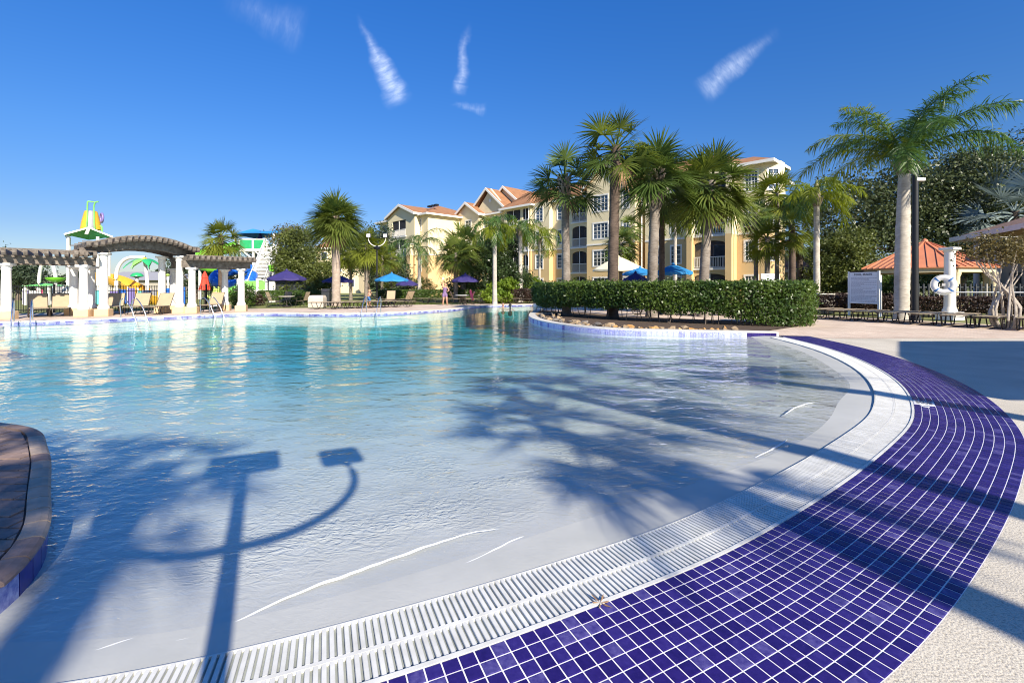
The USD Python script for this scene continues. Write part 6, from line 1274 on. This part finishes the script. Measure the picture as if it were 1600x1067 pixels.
ph = thing('pole_rack', 'dark post with hooks carrying the rescue pole beyond the right edge', 'post', loc=(XY(1640, 16.4), 16.4, 0)); MB().box((0, .08, .65), (.07, .07, 1.3)).build('post', 'bronze_metal', ph); MB().box((0, .02, ZV(457.3, 16.4) - .05), (.05, .14, .04)).build('hook', 'bronze_metal', ph)
# ------------------------------------------------------------------ pool house at the right edge
hs = thing('pool_house', 'low building with brown shingle roof and white fascia at the right edge', 'building')
C0, C1 = np.array([28.6, 30.0]), np.array([25.6, 23.0]); dv = unit(C1 - C0); nv = np.array([-dv[1], dv[0]]); nv = nv if nv[0] > 0 else -nv; ze = 4.5
def hp_(s, o, z): return np.array([*(C0 + dv * s + nv * o), z])
Lh = 9.5
MB().add([hp_(0, 0, ze), hp_(Lh, 0, ze), hp_(Lh, 7, ze), hp_(0, 7, ze), hp_(2.6, 3.5, ze + 1.3), hp_(Lh - 2.6, 3.5, ze + 1.3)], [[0, 1, 5], [0, 5, 4], [2, 3, 4], [2, 4, 5], [3, 0, 4], [1, 2, 5], [0, 2, 1], [0, 3, 2]]).build('roof', 'dark_shingle', hs)
MB().beam(hp_(-.05, -.06, ze - .10), hp_(Lh, -.06, ze - .10), .08, .28).beam(hp_(-.06, 0, ze - .10), hp_(-.06, 7, ze - .10), .08, .28).build('fascia', 'white_paint', hs)
MB().beam(hp_(.6, 1.4, ze / 2 - .2), hp_(Lh, 1.4, ze / 2 - .2), .2, ze - .35).beam(hp_(.6, 1.4, ze / 2 - .2), hp_(.6, 6.6, ze / 2 - .2), .2, ze - .35).build('wall', 'grey_wall', hs)
for s in (2.2, 4.4): MB().lathe([(.16, 0), (.14, 1.5), (.12, ze - .3)], tuple(hp_(s, .35, 0)), 14).build('column', 'white_paint', hs, smooth=40)
for s in (1.5, 3.5): d = MB().beam(hp_(s, 1.26, 1.1), hp_(s + 1.0, 1.26, 1.1), .06, 2.1).build('door', 'bin_dark', hs)
# added slatted screen, coloured dark to stand in for shade by the pool house
scn = thing('shade_screen', 'added slatted screen coloured dark as shade behind the crape myrtle stems', 'fence')
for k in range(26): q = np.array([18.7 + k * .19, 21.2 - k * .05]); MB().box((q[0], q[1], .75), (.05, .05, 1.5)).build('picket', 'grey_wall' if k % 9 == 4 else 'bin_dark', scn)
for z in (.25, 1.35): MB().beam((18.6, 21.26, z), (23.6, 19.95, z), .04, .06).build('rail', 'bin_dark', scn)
# ------------------------------------------------------------------ water play park at the left
def at(u, v, Y): return np.array([XY(u, Y), Y, ZV(v, Y)])
YT = 37.0; cx = XY(139, YT)
tp = thing('bucket_tower', 'white framed spray tower with green peaked roof and big yellow tipping bucket', 'play tower', loc=(cx, YT, 0), rot=.74)
zr0, zr1 = ZV(369, YT), ZV(356.5, YT); hw = 1.42
for (x, y, r, z) in ((-1.22, 0, .11, zr0), (.52, 0, .11, zr0), (1.22, .2, .10, zr0), (1.22, 2.6, .11, zr0), (-1.22, 2.6, .11, zr0)): MB().tube([(x, y, 0), (x, y, z)], r, 10).build('post', 'white_paint', tp, smooth=40)
P = [(-hw, -.4, zr0), (hw, -.4, zr0), (hw, 3.0, zr0), (-hw, 3.0, zr0), (0, -.4, zr1), (0, 3.0, zr1), (0, 1.3, zr0 - .22)]
rf = MB().add(P, [[0, 4, 5], [0, 5, 3], [1, 2, 5], [1, 5, 4], [0, 6, 4], [1, 4, 6]]).build('roof', 'green_panel', tp)
MB().beam(P[0], P[4], .10, .12).beam(P[1], P[4], .10, .12).beam((0, -.45, zr1 - .02), (-.16, -.55, zr1 - .55), .20, .12).build('roof_trim', 'white_paint', rf)
zb = zr1 - .02; prof = [(.68, 0), (.67, .08), (.58, .7), (.43, 1.4), (.39, 1.5), (.34, 1.47), (.32, 1.3)]; bx = .12
b = MB().lathe(prof, (bx, 1.0, zb), 24).build('bucket', 'yellow_fibre', tp, smooth=40)
st = MB(); th = np.linspace(-PI / 2 - .42, -PI / 2 + .38, 7)
for j in range(len(prof) - 3):
    (r0, z0), (r1, z1) = prof[j], prof[j + 1]
    v = np.array([[(r + .015) * math.cos(t) + bx, (r + .015) * math.sin(t) + 1.0, z + zb] for r, z in ((r0, z0), (r1, z1)) for t in th]); i = np.arange(6); st.add(v, np.c_[i, i + 1, 7 + i + 1, 7 + i])
st.build('stripe', 'grey_stripe', b, smooth=True)
fr = MB(); z = zb
for s in (-1, 1):
    x = bx - .02 + s * .21; q, _ = spline([(x + s * .05, .28, z), (x, .45, z + .9), (x - s * .01, .55, z + 1.5), (x + .02, .5, z + 2.05)] + ([(x + .10, .4, z + 2.2), (x + .26, .3, z + 2.24)] if s > 0 else [(x + .03, .48, z + 2.22)]), 20); fr.tube(q, .05, 8)
fr.tube([(bx - .2, .48, z + 2.22), (bx + .3, .42, z + 2.2)], .045, 8); fr.tube([(.78, .6, z - .45), (.78, .6, z + .2), (.70, .7, z + .35)], .065, 8); fr.build('rail_frame', 'light_green', tp, smooth=40)
wv, wf = torus(.36, .08, 0, 2 * PI, 25, 8, 1.0); wv = np.c_[wv[:, 1], wv[:, 0], wv[:, 2]]; c, s = math.cos(.18), math.sin(.18)
MB().add(np.c_[wv[:, 0] * c - wv[:, 1] * s, wv[:, 0] * s + wv[:, 1] * c, wv[:, 2]] + np.array([bx + .66, .8, zb + 1.0]), wf).build('wheel', 'pale_purple', tp, smooth=True)
# yellow slide
def trough(name, mt, parent, path, w, h, rim=None):
    q, _ = spline(path, 36); t = unit(np.gradient(q, axis=0)); sd = unit(np.cross(t, [0, 0, 1])); up = np.cross(sd, t); a = np.linspace(PI, 2 * PI, 9); 
    sec = [(w * math.cos(x), h * (1 + math.sin(x)) if False else h * math.sin(x)) for x in a]; v = []
    for k in (1.0, .92): v += [np.array([q[i] + sd[i] * x * k + up[i] * z * k for x, z in sec]) for i in range(36)]
    v = np.vstack(v); n = 9; m = MB(); i, j = np.meshgrid(np.arange(35), np.arange(8), indexing='ij'); f = (i * n + j).ravel(); F = np.c_[f, f + 1, f + n + 1, f + n]; m.add(v, np.vstack([F, F[:, ::-1] + 36 * n]))
    for e in (0, n - 1):
        k = np.arange(35) * n + e; m.add(v, np.c_[k, k + n, k + n + 36 * n, k + 36 * n])
    return m.build(name, mt, parent, smooth=40)
ys = thing('yellow_slide', 'yellow water slide running down to the right behind the arched pergola', 'slide')
pth = [at(150, 427, 39), at(176, 431, 38.5), at(205, 444, 37.5), at(235, 457, 36.5), at(258, 464, 35.8), at(276, 466, 35.5)]
trough('chute', 'yellow_fibre', ys, pth, .75, .9)
q, _ = spline(np.array(pth) + [0, -.78, .02], 20); MB().tube(q, .06, 6).build('rim', 'yellow_fibre', ys)
for u in (180, 215, 245): a = at(u, 455, 37.3); MB().tube([(a[0], a[1], 0), (a[0], a[1], ZV(450 if u < 240 else 462, 37))], .10, 8).build('support', 'white_paint', ys)
# palm tree shaped spray with arch
ps = thing('spray_palm', 'white spray arch with a green and yellow palm tree shaped head', 'water feature'); Y = 36
q, _ = spline([at(181, 470, Y), at(181.5, 435, Y), at(186, 415, Y), at(196, 405, Y), at(212, 402, Y), at(226, 402, Y)], 24); MB().tube(q, .13, 10).build('arch_pipe', 'white_paint', ps, smooth=True)
q, _ = spline([at(231, 475, Y), at(230, 440, Y), at(228, 420, Y), at(225.5, 407, Y)], 12); MB().tube(q, np.linspace(.15, .11, 12), 10).build('palm_stem', 'white_paint', ps, smooth=True)
hc = at(226, 406, Y); MB().tm(trimesh.creation.icosphere(2, .2).apply_translation(hc)).build('hub', 'yellow_fibre', ps, smooth=True)
for k in range(7):
    a = 2 * PI * k / 7 + .2; d = np.array([math.cos(a), math.sin(a), 0]); sd = np.array([-d[1], d[0], 0]); t = np.linspace(0, 1, 8); c = hc + d * (t * 1.3)[:, None] + np.array([0, 0, 1]) * (.45 * t - 1.15 * t ** 2)[:, None]; w = .30 * np.sin(np.clip(t * 1.05 + .08, 0, 1) * PI) + .02
    v = np.vstack([c + sd * w[:, None] - [0, 0, .05], c + [0, 0, .05], c - sd * w[:, None] - [0, 0, .05]]); i = np.arange(7); MB().add(v, np.vstack([np.c_[i, i + 1, 8 + i + 1, 8 + i], np.c_[8 + i, 8 + i + 1, 16 + i + 1, 16 + i]])).build('leaf', 'light_green' if k % 2 else 'green_panel', ps, smooth=True)
# bowl on curved pipe, mushroom, small fountains
bo = thing('spray_bowl', 'green spray bowl hanging from a white curved pipe at left', 'water feature'); Y = 33
q, _ = spline([at(82, 405, Y), at(84, 418, Y), at(87, 434, Y)], 10); MB().tube(q, .11, 8).build('pipe', 'white_paint', bo, smooth=True)
q, _ = spline([at(64, 470, Y + .5), at(64, 418, Y + .5), at(70, 406, Y + .3), at(82, 405, Y)], 16); MB().tube(q, .11, 8).build('post', 'white_paint', bo, smooth=True)
c = at(87, 441, Y); MB().lathe([(.06, -.0), (.3, .05), (.52, .2), (.58, .34), (.52, .33), (.3, .2), (0, .16)], c, 20).build('bowl', 'lime_fibre', bo, smooth=40)
MB().tube([(c[0], c[1], 0), (c[0], c[1], c[2] + .1)], .09, 8).build('foot', 'white_paint', bo)
mu = thing('spray_mushroom', 'green mushroom shaped spray between the slide and the spray palm', 'water feature'); c = at(214, 432, 40)
MB().tube([(c[0], c[1], 0), (c[0], c[1], c[2])], .12, 8).build('stem', 'white_paint', mu); MB().lathe([(.02, -.12), (.46, .0), (.44, .12), (.28, .28), (0, .34)], c, 20).build('cap', 'green_panel', mu, smooth=40)
yp = thing('spray_post', 'thin yellow topped spray post right of the spray palm', 'water feature'); Y = 36; c = at(262, 432, Y); MB().tube([(c[0] + .15, Y, 0), (c[0] + .05, Y, c[2] * .6), (c[0], Y, c[2])], .07, 8).build('post', 'white_paint', yp, smooth=True); MB().lathe([(.05, 0), (.2, .12), (.04, .2)], c, 10).build('tip', 'frog_green', yp)
# green low canopy, cream tents and coloured barrels behind the fence
gc = thing('green_canopy', 'low green play roof behind the fence at far left', 'play house'); c = at(68, 446, 34)
MB().add([(c[0] - 1.1, 33.4, c[2] - .05), (c[0] + 1.0, 33.4, c[2] - .05), (c[0] + 1.0, 35, c[2] - .05), (c[0] - 1.1, 35, c[2] - .05), (c[0], 34.2, c[2] + .16)], [[0, 1, 4], [1, 2, 4], [2, 3, 4], [3, 0, 4]]).build('roof', 'lime_fibre', gc)
for x in (-.9, .8): MB().tube([(c[0] + x, 33.6, 0), (c[0] + x, 33.6, c[2])], .09, 8).build('post', 'white_paint', gc)
pr = R(44); kinds = (('pale_purple', 'lilac'), ('white_paint', 'white'), ('blue_fibre', 'blue'), ('teal_cloth', 'teal'), ('grey_stripe', 'grey'), ('pink_cloth', 'pink'))
for i, (u, k) in enumerate(((40, 0), (52, 1), (62, 5), (75, 1), (90, 4), (103, 1), (150, 3), (178, 0), (192, 2), (205, 0), (221, 3), (240, 4), (262, 2), (285, 2))):
    Y = 35 + (i % 3) * .7; p = thing('play_panel', f'{kinds[k][1]} play structure panel behind the fence, ' + ['just right of the far left column', 'left of the first lounger back', 'above the first lounger', 'between the first two loungers', 'above the second lounger', 'left of the column pair', 'between the column pair and the arch', 'right of the tall arch column', 'under the slide top', 'under the middle of the slide', 'left of the notice plate', 'under the slide end', 'beside the shaded arch column', 'between the arch and right pergola columns'][i], 'play panel', loc=(XY(u, Y), Y, 0), rot=pr.uniform(-.3, .3))
    h = pr.uniform(1.0, 1.35); w = pr.uniform(.4, .65); MB().box((0, 0, h / 2), (w, .1, h), ch=.03).build('panel', kinds[k][0], p); MB().tube([(-w / 2, 0, 0), (-w / 2, 0, h + .1)], .05, 8).build('post', 'white_paint', p)
# frog spray figure
fg = thing('frog_figure', 'yellow green frog spray figure behind the right low pergola', 'water feature', loc=(XY(339, 31), 31, 0), rot=.2)
z0 = ZV(480, 31)
fb = [[((0, 0, .25), .28), ((0, 0, .62), .24)], [((0, -.05, .98), .26), ((0, -.12, .94), .24)], [((-.13, -.08, 1.22), .09), ((-.13, -.08, 1.27), .085)], [((.13, -.08, 1.22), .09), ((.13, -.08, 1.27), .085)], [((-.2, 0, .72), .09), ((-.4, -.1, .62), .07), ((-.5, -.2, .74), .06)], [((.2, 0, .72), .09), ((.38, -.12, .66), .07), ((.48, -.2, .8), .06)], [((-.15, 0, .2), .13), ((-.32, -.1, .12), .10), ((-.34, -.32, .05), .05)], [((.15, 0, .2), .13), ((.32, -.1, .12), .10), ((.34, -.32, .05), .05)]]
MB().tm(capsule_chain(fb, .05)).build('body', 'frog_green', fg, smooth=True); e = MB()
for s in (-1, 1): q = trimesh.creation.icosphere(1, .045); e.add(np.array(q.vertices) + [s * .13, -.16, 1.26], q.faces)
e.build('eyes', 'ink', fg); MB().lathe([(.5, 0), (.5, .12), (.45, .16), (0, .16)], sides=20).build('base', 'white_paint', fg)
# slide tower with stairs
sw_ = thing('slide_tower', 'white water slide tower with green panels, blue canopy and a long white stair', 'slide tower'); Y = 52
zd = ZV(391, Y); x0, x1 = XY(372, Y), XY(418, Y)
MB().box(((x0 + x1) / 2, Y + 1.7, zd), (x1 - x0 + .3, 3.6, .3)).build('deck', 'white_paint', sw_)
for x in (x0 + .1, (x0 + x1) / 2, x1 - .1):
    for y in (Y + .1, Y + 3.3): MB().tube([(x, y, 0), (x, y, zd + 1.1)], .14, 8).build('post', 'white_paint', sw_)
for (a, b) in ((x0 + .2, (x0 + x1) / 2 - .15), ((x0 + x1) / 2 + .15, x1 - .2)): MB().box(((a + b) / 2, Y - .02, zd + .68), (b - a, .06, .95)).build('panel', 'green_panel', sw_)
MB().beam((x0, Y - .02, zd + 1.22), (x1, Y - .02, zd + 1.22), .10, .10).build('handrail', 'white_paint', sw_)
MB().beam((x0 + .6, Y, zd - .1), (x0 + 2.2, Y, zd - 1.5), .12, .12).beam(((x0 + x1) / 2 + .2, Y, zd - .1), ((x0 + x1) / 2 + 2, Y, zd - 1.4), .12, .12).build('brace', 'white_paint', sw_)
zc0, zc1 = ZV(367, Y), ZV(355.5, Y); ca, cb = XY(366, Y), XY(437, Y); ta, tb = XY(386, Y), XY(429, Y)
nx_ = 15; v = []
for f in (0, 1):
    for i in range(nx_):
        s = i / (nx_ - 1); v.append((ta + (tb - ta) * s, Y + 1.2 + f * 1.0, zc1 - .28 * math.sin(PI * s)))
for f in (0, 1):
    for i in range(nx_):
        s = i / (nx_ - 1); v.append((ca + (cb - ca) * s, Y - .6 + f * 4.6, zc0 + .12 * math.sin(PI * s)))
i = np.arange(nx_ - 1); F = np.vstack([np.c_[i, i + 1, nx_ + i + 1, nx_ + i], np.c_[2 * nx_ + i, 2 * nx_ + i + 1, i + 1, i], np.c_[nx_ + i, nx_ + i + 1, 3 * nx_ + i + 1, 3 * nx_ + i]]); n4 = nx_ - 1
F = np.vstack([F, [[2 * nx_, 0, nx_, 3 * nx_], [2 * nx_ + n4, 3 * nx_ + n4, nx_ + n4, n4]]]); MB().add(v, F).build('canopy', 'blue_canvas', sw_)
for (x, y) in ((ca + .4, Y - .5), (cb - .4, Y - .5), (ca + .4, Y + 3.9), (cb - .4, Y + 3.9)): MB().tube([(x, y, 0), (x, y, zc0 + .1)], .11, 8).build('canopy_post', 'white_paint', sw_)
MB().lathe([(.32, 0), (.30, .3), (.10, .95), (.03, 1.25)], (XY(402, Y), Y + .6, zd + 1.0), 10).build('folded_cover', 'purple_canvas', sw_)
# stair
sa, sb = at(425, 386, Y - .3), at(398, 457, Y - 7.5); ns = 34; stw = 1.55
for k in range(ns):
    f = k / (ns - 1); c = sa + (sb - sa) * f; MB().box((c[0], c[1], c[2]), (stw, .34, .07)).build('tread', 'white_paint', sw_)
for s in (-1, 1):
    o = np.array([s * stw / 2, 0, 0]); MB().beam(sa + o - [0, 0, .1], sb + o - [0, 0, .1], .09, .34).build('stringer', 'white_paint', sw_); MB().beam(sa + o + [0, 0, .95], sb + o + [0, 0, .95], .08, .08).build('handrail', 'white_paint', sw_)
    ml = MB()
    for k in range(0, 60): c = sa + (sb - sa) * k / 59 + o; ml.box((c[0], c[1], c[2] + .45), (.04, .04, .95))
    ml.build('balusters', 'white_paint', sw_)
Yn = 43.5; xa, xb = XY(370, Yn), XY(417, Yn)
for (a, b) in ((xa, XY(400, Yn)), (XY(405, Yn), XY(416, Yn))): MB().box(((a + b) / 2, Yn, ZV(446, Yn)), (b - a, .08, .85)).build('panel', 'light_green', sw_)
MB().box(((xa + xb) / 2, Yn + .9, ZV(454, Yn)), (xb - xa + .4, 2.0, .16)).build('landing', 'white_paint', sw_)
for u in (372, 402, 416): a = at(u, 440, Yn); MB().tube([(a[0], Yn, 0), (a[0], Yn, a[2] + .3)], .12, 8).build('post', 'white_paint', sw_)
# flumes
def flume(name, label, mt, path, r):
    p = thing(name, label, 'slide'); q, _ = spline(path, 60); MB().tube(q, r, 14).build('tube', mt, p, smooth=True)
    for k in range(6, 60, 8):
        t = unit(q[min(k + 1, 59)] - q[k - 1]); MB().tube([q[k] - t * .05, q[k] + t * .05], r * 1.10, 14).build('flange', mt, p, smooth=40)
    a = q[30]; MB().tube([(a[0], a[1], 0), (a[0], a[1], a[2])], .14, 8).build('support', 'white_paint', p); return p
flume('green_flume', 'lime green tube slide curving out left of the tower behind the palm', 'lime_fibre', [at(372, 384, 51), at(345, 391, 50), at(322, 397, 49), at(311, 402, 48.5), at(314, 412, 48), at(335, 418, 48), at(362, 420, 48.5), at(385, 424, 49)], .55)
flume('blue_flume', 'blue spiral tube slide looping below the tower', 'blue_fibre', [at(392, 420, 48.5), at(375, 421, 47.5), at(352, 425, 46.5), at(336, 433, 46), at(340, 441, 45.5), at(362, 445, 45.3), at(385, 440, 45.6), at(394, 430, 46.5)], .52)
flume('low_green_flume', 'green run out slide at the foot of the tower', 'light_green', [at(395, 440, 46.5), at(380, 448, 45.5), at(366, 455, 44.5), at(352, 462, 43.5)], .45)
bb = thing('splash_ball', 'small green and blue spray bucket cluster right of the white stair', 'water feature', loc=(XY(426, 45), 45, 0)); MB().tube([(0, 0, 0), (0, 0, ZV(425, 45))], .09, 8).build('post', 'white_paint', bb); MB().lathe([(.28, 0), (.40, .55), (.36, .6), (.05, .5)], (0, 0, ZV(424, 45)), 14).build('green_bucket', 'lime_fibre', bb, smooth=40); MB().lathe([(.25, 0), (.38, .45), (.05, .4)], (.65, 0, ZV(426, 45)), 14).build('blue_bucket', 'blue_fibre', bb, smooth=40)
# dark maintenance hut under the stair
dh = thing('dark_hut', 'dark open hut with white post behind the dining table', 'hut', loc=(XY(442, 40), 40, 0)); MB().box((.2, 1.2, 1.0), (3.2, 2, 2.0)).build('wall', 'bin_dark', dh); MB().box((-.9, -.05, 1.0), (.5, .2, 2.0), ch=.02).build('post', 'white_paint', dh); MB().box((.2, .9, 2.06), (3.6, 2.8, .1)).build('roof', 'bin_dark', dh)
# distant house roofs beyond the play park
dr = thing('distant_house', 'low grey roofed house far behind the play park', 'building', loc=(XY(225, 120), 120, 0)); MB().box((0, 3, 1.4), (22, 6, 3.0)).build('wall', 'grey_wall', dr); MB().add([(-12, -1, 2.9), (12, -1, 2.9), (12, 7, 2.9), (-12, 7, 2.9), (-8, 3, 5.2), (8, 3, 5.2)], [[0, 1, 5], [0, 5, 4], [1, 2, 5], [2, 3, 4], [2, 4, 5], [3, 0, 4]]).build('roof', 'grey_stripe', dr)

# ------------------------------------------------------------------ things behind and beside the camera whose shadows lie in the photograph
dirs = np.array([-SUN[0], -SUN[1]]) / math.tan(SUN_EL) / math.cos(SUN_EL)      # ground shift of a shadow per metre of height
flood_lamp('lamp_post', 'black lamp post behind the camera, seen only by its shadow on the water', (.10, -.53, 0), math.atan2(.34, .725), 2.15, 3.05)
def caster(u, v, h):
    g = G(u, v); k = h / math.tan(SUN_EL); return (g[0] + k * SUN[0] / math.cos(SUN_EL), g[1] + k * SUN[1] / math.cos(SUN_EL), 0)
for (u, v, h, Rr, lab, kind) in ((880, 655, 6.2, 1.3, 'cabbage palm beside the camera casting the fan shaped shadow on the water', 's'), (870, 583, 7.2, 1.6, 'second palm beside the camera casting the shadow across the middle of the pool', 's'), (1000, 549, 7.6, 1.8, 'third palm beside the camera casting the farthest trunk shadow', 's'), (235, 712, 7.4, .95, 'palm behind the camera shading the water left of the lamp shadow', 's'), (-30, 720, 6.5, 1.35, 'palm behind the camera shading the dark planter', 's')):
    sabal(caster(u, v, h), h, Rr, lab, R(k_), tr=.17, n=14, leaf='sabal_leaf', trunk='trunk_grey', seg=20, low=-.6, dry=1); k_ += 1
pv = thing('pavilion', 'flat roofed pavilion beside the camera whose straight edged shadow lies on the deck at right', 'pavilion'); H = 3.5; kx, ky = H / math.tan(SUN_EL) * SUN[0] / math.cos(SUN_EL), H / math.tan(SUN_EL) * SUN[1] / math.cos(SUN_EL)
pl_ = Polygon([(9.8 + kx, 11.7 + ky), (7.74 + kx, 9.25 + ky), (5.9 + kx, 6.0 + ky), (20 + kx, 5.7 + ky), (22 + kx, 12.0 + ky)])
MB().prism(pl_, H - .25, H).build('roof', 'white_paint', pv)
for (x, y) in list(pl_.buffer(-.5).exterior.coords)[:-1]: MB().tube([(x, y, 0), (x, y, H - .25)], .09, 10).build('post', 'white_paint', pv)
